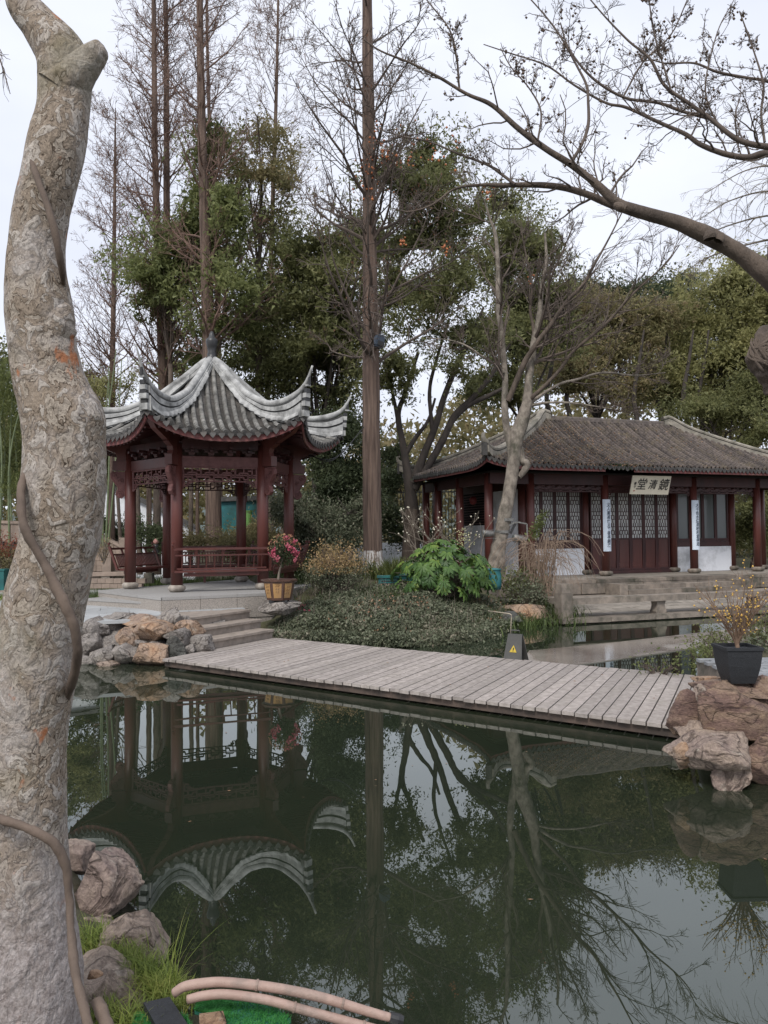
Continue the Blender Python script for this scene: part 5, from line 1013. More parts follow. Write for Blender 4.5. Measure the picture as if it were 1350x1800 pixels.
for lb_, p, d, ln in (('grey cylindrical floodlight on the left side of the leaning tree, pointing left', gy(868, 938, YL-.15), np.array([-1, -.25, -.02]), .28), ('grey cylindrical floodlight on a bracket arm to the right of the leaning tree', gy(925, 949, YL-.1), np.array([-1, -.2, .16]), .33)):
    d = nrm(d); T_ = thing('floodlight', lb_, 'lamp', p, 'floodlights strapped to the leaning tree'); B().tube([p, p+d*ln*.2, p+d*ln*.8, p+d*ln], [.05, .075, .085, .09], 14).obj('housing', M['metal'], T_, smooth=True)
    B().tube([p+d*ln*1.0, p+d*(ln+.02)], [.08, .08], 14).obj('lens', M['glass'], T_)
    for z in (-.11, .09): B().bar(p+[.06, 0, z], p+d*ln+[0, 0, z], .012, .012).obj('yoke', M['metal'], T_)
    if 'right' in lb_[:70] and 'bracket' in lb_: 
        q = [gy(892, 925, YL-.1), gy(903, 919, YL-.1), gy(912, 918, YL-.1), gy(926, 921, YL-.1), gy(927, 948, YL-.1)]
        for i in range(4): B().bar(q[i], q[i+1], .035, .035).obj('arm', M['metal'], T_)
        B().bar(gy(897, 938, YL-.1), gy(906, 920, YL-.1), .03, .06).obj('arm', M['iron'], T_)
# ---- overhanging limbs from the right edge
rng = np.random.default_rng(9); YR = 6.2
OVER = thing('overhanging_tree', 'bare tree at the right edge whose long limbs with seed balls cross the sky', 'tree', gy(1420, 900, YR))
ov = [[(1500, 900, 60), (1490, 760, 56), (1465, 640, 50), (1420, 560, 42), (1375, 508, 34), (1318, 458, 27), (1285, 436, 25), (1240, 412, 25), (1180, 388, 20), (1120, 371, 18), (1085, 357, 15), (1050, 325, 11.5), (1005, 290, 10), (960, 262, 9), (910, 225, 8), (865, 185, 6.5), (820, 165, 5.2), (770, 135, 4.2), (720, 110, 3.4), (670, 90, 2.6), (640, 70, 2)],
      [(1110, 368, 13), (1075, 360, 11), (1030, 341, 10), (980, 328, 9.5), (930, 325, 8), (880, 326, 6.5), (850, 325, 5), (800, 332, 3.6), (760, 360, 3), (720, 372, 2.4), (690, 366, 1.6)],
      [(905, 324, 4.5), (880, 305, 4), (857, 290, 3.6), (805, 270, 3.2), (754, 249, 2.6), (712, 241, 2), (655, 225, 1.4)],
      [(1002, 288, 5.5), (1022, 255, 5), (1034, 220, 4.8), (1034, 180, 4.4), (1031, 150, 4), (1013, 114, 3.4), (987, 67, 2.8), (961, 31, 2.3), (925, -10, 1.8)],
      [(945, 250, 3), (951, 197, 2.7), (930, 155, 2.2), (899, 119, 1.8), (880, 85, 1.2)], [(808, 160, 3.6), (806, 140, 3.4), (803, 104, 3), (790, 52, 2.4), (750, 0, 1.8)],
      [(1420, 285, 14), (1350, 270, 11), (1314, 277, 9.5), (1272, 270, 8.5), (1231, 254, 7.5), (1205, 236, 6.5), (1158, 215, 5.5), (1101, 189, 4.5), (1065, 181, 3.8), (1010, 150, 3), (960, 115, 2.6), (895, 93, 2), (850, 78, 1.4)],
      [(1420, 262, 12), (1350, 258, 9.5), (1298, 246, 8), (1246, 207, 6.5), (1210, 181, 5.8), (1168, 150, 5), (1143, 104, 4), (1106, 73, 3.2), (1065, 31, 2.4), (1030, -10, 1.8)],
      [(1250, 209, 5), (1200, 196, 4.8), (1158, 181, 4.5), (1096, 171, 4), (1039, 135, 3.6), (1000, 85, 2.8), (985, 40, 2)], [(1420, 165, 6), (1350, 143, 5), (1314, 137, 4.4), (1262, 127, 4), (1220, 111, 3), (1168, 111, 2.2), (1120, 95, 1.4)],
      [(1344, 250, 4), (1338, 200, 3.6), (1342, 150, 3.2), (1325, 90, 2.4), (1300, 20, 1.8)], [(1095, 171, 3), (1130, 110, 2.6), (1180, 60, 2.2), (1210, -5, 1.6)], [(1366, 500, 15), (1358, 465, 14), (1357, 430, 12), (1366, 360, 11)],
      [(1180, 160, 3), (1150, 60, 2.4), (1140, -10, 1.6)], [(1270, 235, 3), (1240, 160, 2.4), (1260, 60, 1.8), (1290, 0, 1.2)]]
OVP = []
for i, pts in enumerate(ov):
    pts = [(q[0], q[1], q[2]*.6) for q in pts]; P, R = trace(pts, YR+[0, .1, .2, -.1, .1, .2, .5, -.3, .3, .6, 0, .2, 0, -.2, .3][i], 6, 0 if i in (0, 12) else .03); V, Q = bumpy(P, R, 18 if i == 0 else 9, .07, 9., 30+i)
    B().raw(V, Q).obj('trunk' if i == 0 else 'limb', M['bark'] if i in (0, 1, 12) else M['twig'], OVER, smooth=True)
    if i == 0: P, R = P[60:], R[60:]
    if i != 12: OVP.append(resample(P, R, 30))
stubk = lambda pts, Y, nm: stub(pts, Y, nm, M['bark'], 22, .16, OVER)
stubk([(1248, 420, 10), (1247, 414, 11), (1245, 408, 8), (1244, 405, 3)], YR-.12, 'knot'); stubk([(1262, 424, 8), (1266, 418, 8), (1270, 412, 5), (1272, 410, 2)], YR-.12, 'knot')
stubk([(1098, 368, 7), (1090, 364, 8), (1083, 360, 6), (1080, 357, 2)], YR-.08, 'knot')
TP = np.array([t[0] for t in OVP]); TR_ = np.array([t[1] for t in OVP])
a, ra = offshoots(TP, TR_, 20, .03, .99, (.12, .36), (.25, .42), (40, 80), 8, (0, 0, .28), .22, (0, 0, .05), .3, rmin=.0035, planar=(1, .6, 1))
b, rb = offshoots(a, ra, 6, .15, .98, (.3, .6), (.5, .7), (35, 75), 6, (0, 0, .2), .25, (0, 0, .04), .4, rmin=.0026)
c, rc = offshoots(b, rb, 4, .15, 1, (.35, .7), (.6, .8), (30, 70), 4, (0, 0, .1), .28, (0, 0, .03), .6, rmin=.002)
cat_tubes([(a, ra, 5), (b, rb, 3), (c, rc, 3)]).obj('twigs', M['twig'], OVER)['kind'] = 'stuff'
tips = np.concatenate([b[:, -1], c[rng.random(len(c)) < .35, -1]]); pr_ = np.stack([tips@RGT, tips@UPV], -1); keep = (tips[:, 0] > .4) & (tips[:, 2] > 4.6); tips = tips[keep]; tips = tips[rng.permutation(len(tips))[:480]]
balls(tips-[0, 0, .03], .013, M['brownfruit'], 'seed_balls', OVER)
# burl hanging at the right edge
stub([(1400, 610, 30), (1370, 606, 32), (1350, 615, 30), (1343, 630, 26), (1350, 655, 20), (1362, 690, 14)], YR-.1, 'burl', M['bark'], 40, .38, OVER)
wd = B(); 
for i in range(26):
    x0 = 1312+rng.random()*40; y0 = 592+rng.random()*30; P, R = trace([(x0+20, y0+rng.normal()*20+18, 3), (x0+2, y0+12, 2.4), (x0, y0+4, 1.6), (x0-2+rng.normal()*3, y0-3-rng.random()*6, .7)], YR-.3); wd.tube(P, R, 6)
wd.obj('burl_sprouts', M['bark'], OVER, smooth=True)
# ---- willow at the far right, very thin hanging twigs against the sky
rng = np.random.default_rng(12)
WL = thing('willow_tree', 'faint bare willow with thin drooping yellowish twigs at the right edge beyond the overhanging limb', 'tree', gy(1430, 900, 14))
P, R = trace([(1440, 900, 20), (1430, 600, 16), (1420, 400, 10), (1400, 300, 6)], 14); B().tube(P, R, 12).obj('trunk', M['bark'], WL, smooth=True)
cr_ = [trace([(1420, 400+20*i, 3), (1370, 300+40*i, 2), (1310-20*i, 300+50*i, 1.2), (1240-10*i, 340+45*i, .6)], 14+.3*i) for i in range(4)]
TP = np.array([resample(p, r, 20)[0] for p, r in cr_]); TR_ = np.array([resample(p, r, 20)[1] for p, r in cr_])
a, ra = offshoots(TP, TR_, 26, .1, 1, (.3, .7), (.3, .5), (20, 70), 9, (0, 0, .2), .18, (0, 0, -.16), .4, rmin=.0035); b, rb = offshoots(a, ra, 4, .2, 1, (.3, .7), (.6, .9), (15, 50), 7, (0, 0, 0), .15, (0, 0, -.15), .5, rmin=.003)
cat_tubes([(TP, TR_, 5), (a, ra, 3), (b, rb, 3)]).obj('twigs', M['twigpale'], WL)['kind'] = 'stuff'
# ---- evergreen and broadleaved trees
def px_blobs(bl, Y, dep=.75, jy=1.2):
    o = []
    for i, q in enumerate(bl):
        c = gy(q[0], q[1], Y+(q[4] if len(q) > 4 else rng.uniform(-jy, jy))); s = Y/F_PX; o.append((*c, q[2]*s, max(q[2], q[3])*s*dep, q[3]*s))
    return np.array(o)
def tree(name, label, Y, bl, base, mat, n, size, seed, r0=.2, fork=None, grp=None, clump=.5, cn=26, gap=-.3, shell=.35, bark='barkdark', asp=.5, droop=.4, twigs=0, cat='tree', limbs=True, fill=.35):
    global rng; rng = np.random.default_rng(seed)
    b = px_blobs(bl, Y); T_ = thing(name, label, cat, gy(*base, Y), grp)
    b0 = gy(*base, Y); f = gy(*fork, Y) if fork else b0+[0, 0, 2.]
    if limbs:
        tb_ = B(); P = smooth_path([b0-[0, 0, .3], b0+(f-b0)*.5+[rng.normal()*.1, 0, 0], f], 5); V, Q = bumpy(P, np.linspace(r0*1.2, r0*.85, len(P)), 12, .1, 4., seed); tb_.raw(V, Q); tb_.obj('trunk', M[bark], T_, smooth=True)
        lm = []
        for q in b:
            e = q[:3]+[0, 0, q[5]*.5]; m = (f+e)/2+[*(rng.normal(size=2)*.2), .25]; P = smooth_path([f, m, e], 7); lm.append((P, np.linspace(r0*.34, .015, len(P))))
        LP = np.array([l[0] for l in lm]); LR_ = np.array([l[1] for l in lm]); a_, ra_ = offshoots(LP, LR_, 5, .3, 1, (.25, .5), (.4, .6), (30, 60), 6, (0, 0, .1), .2, (0, 0, .03), .2, rmin=.012); b_, rb_ = offshoots(a_, ra_, 3, .3, 1, (.3, .6), (.4, .6), (30, 60), 4, (0, 0, .1), .2, rmin=.008)
        cat_tubes([(LP, LR_, 8), (a_, ra_, 5), (b_, rb_, 3)]).obj('limbs', M[bark], T_, smooth=True)
    V, Q = blob_leaves(b, int(n*(1.9 if mat == 'ivy' else 1.6 if name == 'camphor_tree' and mat == 'olive' else 3.0)), size*1.12, clump*1.15, int(cn*1.5), shell, droop, .62, gap+(.30 if mat == 'ivy' else -.05), seed); add('crown', V, [Q], M[mat], T_)
    if twigs:
        i = rng.integers(0, len(b), twigs); u = nrm(rng.normal(size=(twigs, 3))); p = b[i, :3]+u*b[i, 3:]*rng.uniform(.5, 1.05, (twigs, 1)); d = nrm(u*[1, 1, .4]+[0, 0, .7]); P = np.stack([p, p+d*.25+rng.normal(size=p.shape)*.05, p+d*.5+rng.normal(size=p.shape)*.08], 1)
        V, Q = tubes(P, np.tile([.008, .006, .004], (twigs, 1)), 3); add('twigs', V, [Q], M['twigpale'], T_)
    return T_
eg = 'evergreen trees behind the pavilion and the hall'
tree('leafy_shoots', 'green leafy shoots covering the lower trunks of the two close redwoods', 25.5, [(250, 430, 24, 32), (285, 430, 20, 28), (262, 480, 34, 34), (300, 470, 26, 34), (282, 530, 34, 36), (316, 520, 24, 40), (306, 580, 28, 30), (322, 420, 14, 24), (240, 470, 22, 22), (330, 610, 20, 20), (318, 640, 18, 26)], (300, 990), 'ivy', 15000, .13, 51, .1, (300, 640), eg, .45, 16, -.35, .1, 'bark', droop=.6)
tree('camphor_tree', 'bright green slim camphor with tall pointed tufts directly behind the pavilion finial', 24.5, [(380, 275, 26, 36), (368, 330, 30, 38), (352, 400, 34, 42), (392, 380, 30, 44), (345, 450, 28, 36), (388, 450, 34, 36), (375, 520, 40, 36), (420, 500, 30, 34), (362, 570, 28, 34), (410, 560, 34, 28), (440, 545, 28, 24), (386, 600, 26, 18)], (372, 990), 'ivy', 21000, .13, 52, .12, (372, 640), eg, .45, 14, -.38, .1, 'bark', droop=.6)
tree('camphor_tree', 'taller thin crowned camphor with rusty tinted leaves right of the finial, sky showing through', 26.5, [(452, 215, 12, 22), (462, 250, 24, 24), (430, 285, 24, 24), (485, 290, 24, 26), (460, 320, 40, 26), (500, 345, 28, 24), (440, 370, 34, 28), (480, 395, 30, 22), (425, 430, 26, 26), (420, 330, 20, 22)], (460, 990), 'olive', 8500, .12, 53, .13, (455, 480), eg, .45, 20, -.1, .2, 'bark')
tree('camphor_tree', 'broad dark camphor dome rising between the pavilion roof and the tall redwood trunk', 27, [(560, 420, 60, 26), (510, 470, 52, 40), (590, 470, 60, 45), (475, 540, 50, 42), (545, 540, 62, 50), (610, 550, 50, 50), (450, 610, 45, 36), (520, 620, 60, 40), (590, 630, 56, 42), (640, 430, 34, 40), (500, 680, 60, 30), (590, 700, 50, 30)], (560, 960), 'evergreen', 33000, .125, 54, .22, (560, 800), eg, .6, 24, -.33, .3, twigs=500)
SPREAD = tree('camphor_tree', 'spreading camphor with several dark stems forking low between the redwood and the hall', 25.5, [(720, 270, 46, 26), (780, 290, 36, 30), (680, 330, 36, 34), (745, 340, 46, 34), (700, 420, 46, 38), (770, 420, 50, 40), (820, 380, 34, 34), (700, 510, 50, 40), (775, 510, 55, 42), (835, 470, 34, 40), (720, 600, 60, 36), (800, 590, 52, 40), (690, 660, 45, 32), (855, 560, 28, 34), (770, 655, 40, 26)], (724, 900), 'evergreen', 30000, .115, 55, .12, (735, 800), eg, .5, 26, -.18, .25, twigs=400, limbs=False)
tree('camphor_tree', 'green camphor filling the gap behind the leaning tree above the hall roof', 30, [(880, 360, 30, 30), (900, 410, 40, 34), (940, 450, 40, 34), (880, 470, 36, 36), (930, 530, 46, 36), (975, 510, 30, 30), (990, 580, 40, 34), (940, 600, 44, 30), (880, 590, 34, 40), (905, 680, 40, 36), (850, 700, 26, 26)], (915, 900), 'evergreen', 22000, .125, 56, .18, (915, 740), eg, .5, 22, -.25, .25)
tree('olive_green_tree', 'dull olive green tree with fine brownish twigs above the middle of the hall ridge', 36, [(1030, 545, 50, 32), (1075, 560, 46, 34), (1010, 600, 46, 38), (1060, 620, 52, 38), (1115, 600, 44, 40), (1020, 670, 52, 32), (1090, 670, 50, 30), (970, 660, 36, 34), (1060, 705, 60, 20), (1140, 560, 30, 28)], (1050, 930), 'olive', 27000, .14, 57, .2, (1050, 740), eg, .6, 26, -.3, .25, twigs=1500)
tree('yellow_green_tree', 'large rounded yellow green tree at the right edge above the hall roof', 37, [(1290, 500, 60, 34), (1340, 500, 50, 50), (1230, 540, 52, 38), (1310, 570, 66, 50), (1200, 600, 54, 44), (1260, 630, 66, 44), (1345, 650, 50, 50), (1160, 650, 46, 34), (1200, 690, 60, 30), (1290, 700, 60, 34), (1390, 560, 60, 70), (1150, 585, 34, 28)], (1260, 930), 'yellowgreen', 46000, .15, 58, .3, (1260, 770), eg, .7, 40, -.34, .3, twigs=300)
tree('yellow_green_tree', 'lower green tree close behind the right end of the hall roof, dark branches showing', 33, [(1330, 690, 46, 34), (1280, 720, 50, 26), (1350, 740, 50, 26), (1240, 715, 36, 20), (1200, 725, 30, 16), (1390, 700, 40, 50), (1300, 760, 50, 22)], (1290, 930), 'evergreen', 15000, .12, 59, .2, (1280, 800), eg, .5, 30, -.2, .25)
tree('distant_tree', 'distant dark tree tops making the skyline between the olive tree and the yellow green tree', 52, [(1010, 520, 40, 20), (1060, 520, 40, 16), (1110, 522, 40, 18), (1160, 515, 40, 22), (1200, 505, 30, 18), (1120, 560, 60, 40), (1190, 560, 50, 50), (1060, 560, 60, 40), (980, 560, 50, 40), (960, 600, 50, 50)], (1100, 900), 'darkgreen', 20000, .2, 60, .3, (1100, 700), eg, .8, 30, -.5, .3)
# hedge masses low behind
tree('holly_bush', 'dark glossy holly bush behind the right pavilion columns', 23.5, [(600, 760, 36, 30), (575, 810, 32, 34), (620, 820, 34, 36), (600, 870, 44, 32), (560, 865, 30, 30)], (600, 960), 'darkgreen', 17000, .085, 61, .08, (600, 900), None, .35, 40, -.5, .3, cat='bush')
tree('green_bush', 'mid green bush low behind the flower pot and right pavilion column', 21.5, [(540, 925, 36, 30), (580, 915, 36, 30), (610, 940, 40, 30), (515, 900, 26, 26), (560, 960, 46, 24), (640, 905, 26, 34)], (570, 990), 'cover', 15000, .07, 62, .05, (570, 960), None, .3, 40, -.5, .3, cat='bush')
tree('green_bush', 'yellowish green bush seen through the right half of the pavilion front', 21.5, [(440, 940, 26, 24), (475, 935, 22, 26), (405, 955, 26, 20), (455, 965, 30, 16), (350, 960, 26, 18)], (440, 1000), 'olive', 7000, .07, 63, .04, (440, 975), None, .25, 40, -.4, .3, cat='bush')
tree('shade_bush', 'dark bushy undergrowth between the tall redwood trunk and the hall', 28, [(690, 790, 20, 30), (695, 850, 26, 30), (690, 900, 30, 30), (720, 945, 40, 20)], (700, 990), 'darkgreen', 7000, .085, 64, .07, (720, 930), None, .35, 40, -.3, .3, cat='bush')
tree('green_bush', 'green bush seen past the right end of the hall veranda', 30, [(1320, 880, 30, 34), (1305, 930, 26, 34), (1345, 930, 30, 40), (1340, 850, 30, 26)], (1320, 985), 'evergreen', 9000, .085, 65, .05, (1320, 950), None, .35, 40, -.4, .3, cat='bush')
tree('holly_bush', 'dark bush behind the left rear corner of the pavilion near the white wall', 21, [(205, 950, 20, 18), (190, 930, 16, 20), (262, 945, 14, 24), (290, 950, 16, 22)], (230, 990), 'darkgreen', 4000, .07, 66, .04, (230, 970), None, .25, 40, -.3, .3, cat='bush')
for i, (x, Y, l) in enumerate([(-60, 26, 'dense green backdrop tree hidden left of the plane trunk'), (90, 34, 'green tree showing only between plane trunk and first redwood')]):
    tree('backdrop_tree', l, Y, [(x, 760, 60, 60), (x+50, 720, 50, 50), (x+80, 800, 50, 50), (x, 860, 60, 50), (x+40, 660, 36, 36)], (x, 960), 'evergreen', 12000, .13, 70+i, .15, (x, 860), None, .5, 24, -.2, .3)
tree('young_evergreen', 'pale green wispy foliage low between the first redwood and the upswept left roof corner', 30, [(170, 690, 24, 34), (200, 700, 24, 30), (230, 690, 20, 30), (155, 740, 22, 30), (240, 740, 30, 26), (330, 640, 30, 26), (370, 630, 26, 20)], (200, 950), 'yellowgreen', 6000, .10, 74, .06, (200, 800), None, .4, 30, 0, .2, 'bark')
# multi stems of the spreading camphor
cs = B()
for pts in ([(724, 900, 13), (722, 870, 11), (716, 830, 8), (708, 780, 6), (700, 730, 5), (712, 690, 4), (735, 620, 3)], [(728, 850, 10), (745, 800, 7), (765, 750, 6), (780, 700, 5.5), (800, 650, 5), (825, 600, 4), (850, 540, 2)], [(728, 860, 9), (755, 815, 7), (780, 770, 6.5), (800, 730, 6), (830, 700, 5), (860, 665, 4.5), (880, 630, 3), (900, 600, 2)], [(790, 745, 5), (820, 715, 4.5), (860, 695, 4), (885, 682, 3)], [(712, 800, 5), (730, 770, 4), (752, 740, 3), (765, 700, 2)], [(760, 755, 4), (755, 690, 3.5), (765, 640, 3), (790, 560, 2)], [(700, 740, 4), (690, 690, 3), (680, 640, 2)]):
    P, R = trace(pts, 25.2, 5); V, Q = bumpy(P, R, 10, .1, 4., 3); cs.raw(V, Q)
TC = SPREAD; P, R = trace([(722, 985, 17), (723, 930, 14), (724, 895, 13)], 25.2); V, Q = bumpy(P, R, 14, .1, 4., 5); B().raw(V, Q).obj('trunk', M['bark'], TC, smooth=True); cs.obj('stems', M['barkdark'], TC, smooth=True)
# trunks seen behind the hall ridge
for i, (x, Y) in enumerate([(965, 33), (1000, 35), (1118, 34), (1160, 36), (1205, 34), (1232, 35)]):
    T_ = thing('background_trunk', 'dark trunk behind the hall ridge, %s from the left' % ('first', 'second', 'third', 'fourth', 'fifth', 'sixth')[i], 'tree', gy(x, 980, Y), 'trunks behind the hall ridge'); P, R = trace([(x, 980, 5), (x+3, 760, 4.5), (x-4, 700, 4), (x+5, 640, 3), (x+14, 580, 1.5)], Y, 5); V, Q = bumpy(P, R, 10, .1, 3., i); B().raw(V, Q).obj('trunk', M['barkdark'], T_, smooth=True)
# ---- bamboo at the left edge
rng = np.random.default_rng(31)
BB = thing('bamboo_clump', 'feathery light green bamboo clump at the left edge behind the stone bridge', 'bamboo', gy(15, 930, 21)); cu = []
for i in range(26):
    x = rng.uniform(-120, 60) if i > 3 else (178, 186, 181, 190)[i]; Y = rng.uniform(20, 23) if i > 3 else 20.5; h = 620+rng.uniform(-10, 60); p = [gy(x, 960, Y), gy(x+rng.normal()*8, 800, Y), gy(x+rng.normal()*20, h, Y)]; cu.append(smooth_path(p, 5))
V, Q = tubes(np.array(cu), np.tile(np.linspace(.03, .012, 11), (26, 1)), 7); M['culm'] = simple('bamboo_culm', (.16, .19, .10), (.10, .13, .06), 4, .4, 0); add('culms', V, [Q], M['culm'], BB)
b = px_blobs([(20, 680, 40, 45), (0, 740, 50, 50), (30, 780, 36, 40), (-40, 700, 60, 70), (10, 830, 50, 40), (50, 840, 30, 30), (35, 725, 26, 30)], 21); V, Q = blob_leaves(b, 22000, .13, .45, 30, .2, 1.1, .2, -.25, 3); add('leaves', V, [Q], M['bamboo'], BB)

# ---- the wood beyond everything, read as one mass
rng = np.random.default_rng(200); n_ = 60000; x = rng.uniform(-34, 36, n_); y = rng.uniform(42, 52, n_); top = 8.6+3.*vnoise(np.c_[x, x*0, x*0], .22, 4)+1.2*vnoise(np.c_[x, x*0, x*0], .7, 5); z = .4+(top-.4)*rng.uniform(0, 1, n_)**.8
C = np.c_[x, y, z]; C = C[vnoise(C, .55, 6) > -.3]; V, Q = leaftris(C, .42, .3, .7); tag(add('distant_wood', V, [Q], M['olive']), kind='stuff')
# ================================================================ near right rocks, planter
rng = np.random.default_rng(77)
RR = [(1320, 1330, 6.55, 100, 80, 'rockdark', 'dark rock mass behind and below the rocks under the planter'), (1210, 1262, 6.0, 33, 42, 'rockred', 'upright reddish block with a flat top nearest the end of the plank bridge'), (1302, 1256, 6.02, 84, 50, 'rockred', 'large layered brown rock face directly below the black planter'),
      (1308, 1216, 6.15, 78, 15, 'rockred', 'flat dark red slab on which the black planter stands'), (1233, 1222, 6.1, 22, 18, 'rockpink', 'small rounded pinkish stone left of the slab under the planter'), (1262, 1203, 6.5, 34, 9, 'rocktan', 'thin tan slab behind the left side of the planter'),
      (1262, 1338, 5.68, 78, 36, 'rockpink', 'big pale pinkish brown ledge rock jutting over the water at the lower right'), (1292, 1372, 5.62, 36, 34, 'rockpink', 'pale cracked rock dipping into the water under the big ledge'), (1193, 1332, 5.8, 15, 24, 'rocktan', 'narrow tan stone at the left foot of the ledge rock'),
      (1352, 1350, 5.7, 44, 48, 'rockred', 'dark reddish rock cut off by the right edge of the photo'), (1228, 1300, 5.95, 40, 26, 'rockpink', 'pinkish stone wedged between the upright block and the big ledge'), (1370, 1260, 6.1, 50, 60, 'rockred', 'brown rock at the right edge beside the layered face'), (1340, 1196, 6.9, 60, 10, 'rockpink', 'flat pinkish stone to the right behind the planter')]
for i, (px, py, Y, w, h, mt, l) in enumerate(RR):
    s = Y/F_PX; c = gy(px+16, py, Y); tag(rock_part('rock', c+np.array([0, .28 if w > 30 else .1, -.02]), (w*s*1.0, max(w*s, .12)*.95 if w > 30 else w*s*1.15, h*s*1.10), random.uniform(-.08, .08), 140+i, mt, cuts=19, sub=5 if w > 30 else 4, rough=.085, sc=2.6), l, 'rock', 'rocks under the planter')
PL = gy(1297, 1198, 6.32); PT = thing('planter', 'black square tapered plastic planter standing on the red rocks', 'planter', PL)
def sq(r, z): return [(PL[0]+x*r, PL[1]+y*r, PL[2]+z) for x, y in ((-1, -1), (1, -1), (1, 1), (-1, 1))]
M['blackpot'] = simple('black_textured_plastic', (.022, .024, .028), (.014, .015, .018), 60, .6, .5, 150)
def ringbox(lv, nm, mt, par):
    V = []; 
    for r, z in lv: V += sq(r, z)
    Q = [(4*i+j, 4*i+(j+1) % 4, 4*i+4+(j+1) % 4, 4*i+4+j) for i in range(len(lv)-1) for j in range(4)]
    return add(nm, V, [np.array(Q), np.array([(3, 2, 1, 0)])], mt, par)
zr = math.radians(12)
ringbox([(.095, 0), (.112, .06), (.128, .14), (.137, .22), (.140, .265)], 'body', M['blackpot'], PT); ringbox([(.140, .266), (.149, .268), (.149, .292), (.133, .293), (.130, .24)], 'rim', M['blackpot'], PT)
V = sq(.131, .25); add('soil', V, [np.array([(0, 1, 2, 3)])], M['soil'], PT)
WS = thing('wintersweet', 'leafless wintersweet with yellow blossoms growing in the black planter', 'plant', PL+[0, 0, .255]); st_ = []
for i in range(22):
    a = rng.uniform(0, 2*PI); l = rng.uniform(.30, .60); d = np.array([math.cos(a)*.62, math.sin(a)*.35, 1.]); P = [PL+[0, 0, .25], PL+[0, 0, .29]+d*.03, PL+[0, 0, .3]+nrm(d)*l*.5+rng.normal(size=3)*.02, PL+[0, 0, .3]+nrm(d*[1.15, 1, 1])*l+rng.normal(size=3)*.02]; st_.append(resample(smooth_path(P, 4), np.linspace(.007, .002, 13), 12))
TP = np.array([t[0] for t in st_]); TR_ = np.array([t[1] for t in st_]); a, ra = offshoots(TP, TR_, 7, .2, .95, (.3, .65), (.5, .8), (25, 60), 6, (0, 0, .25), .14, (0, 0, .03), .5, rmin=.0013); b, rb = offshoots(a, ra, 2, .3, .9, (.3, .6), (.6, .8), (25, 60), 4, (0, 0, .2), .1, rmin=.0011)
M['wsbark'] = simple('wintersweet_stem', (.23, .15, .10), (.15, .10, .07), 9, .8, .2)
cat_tubes([(TP, TR_, 7), (a, ra, 5), (b, rb, 4)]).obj('stems', M['wsbark'], WS, smooth=True); P, R = resample(smooth_path([PL+[0, 0, .22], PL+[.005, 0, .28], PL+[0, 0, .33]], 4), np.linspace(.02, .012, 9), 9); B().tube(P, R, 9).obj('stump', M['wsbark'], WS, smooth=True)
pp_ = np.concatenate([a[rng.integers(0, len(a), 130), rng.integers(1, 6, 130)], b[rng.integers(0, len(b), 60), rng.integers(1, 4, 60)]]); M['yellow'] = simple('yellow_blossom', (.70, .46, .10), (.62, .36, .08), 20, .6, 0); balls(pp_, .0085, M['yellow'], 'blossoms', WS)
# brick paved corner behind
c0 = gz(1322, 1190, .62); BP = B().box((c0[0]+1.05, c0[1]+.42, .5), (2.3, 1.1, .22)).obj('brick_path', M['stone']); tag(BP, kind='structure'); M['bluebrick'] = simple('grey_brick', (.27, .28, .29), (.20, .21, .22), 9, .8, .4, 40, isl=.2); bk = B().box((0, 0, 0), (.19, .088, .03)).me('brick', M['bluebrick'])
for i in range(12):
    for j in range(11): 
        if len([1]) and (i*.2 < 2.2): put('brick', bk, BP, (c0[0]-.02+i*.2+(.1 if j % 2 else 0), c0[1]-.06+j*.097, .623+random.uniform(-.002, .002)), (0, 0, 0))
# ---- blades and leafy helpers
def blades(C, h, lean, w, k=4, dirs=None, curl=.5):
    n = len(C); a = rng.uniform(0, 2*PI, n) if dirs is None else dirs; d = np.stack([np.cos(a), np.sin(a), 0*a], -1); s = np.stack([-np.sin(a), np.cos(a), 0*a], -1); hh = (h*rng.uniform(.55, 1.25, n))[:, None]; ll = (lean*rng.uniform(.3, 1.5, n))[:, None]; ww = w*rng.uniform(.6, 1.3, (n, 1)); rows = []
    for j in range(k):
        t = j/(k-1); p = C+d*ll*hh*t**1.7+np.array([0, 0, 1.])*hh*(t-curl*np.minimum(ll, 1.2)*.55*t**2.2); wd_ = ww*(1-t**2.2*.95)*.5; rows += [p-s*wd_, p+s*wd_]
    V = np.stack(rows, 1).reshape(-1, 3); I = (np.arange(n)*2*k)[:, None]; Q = np.concatenate([I+np.array([[2*j, 2*j+1, 2*j+3, 2*j+2]]) for j in range(k-1)]); return V, Q
def gzs(P): return np.maximum(ground_z(P[:, 0], P[:, 1]), .0)
M['rocktan2'] = rockmat('warm_beige_rock', [(.22, .165, .13), (.34, .265, .21), (.44, .35, .275)], 2.4)
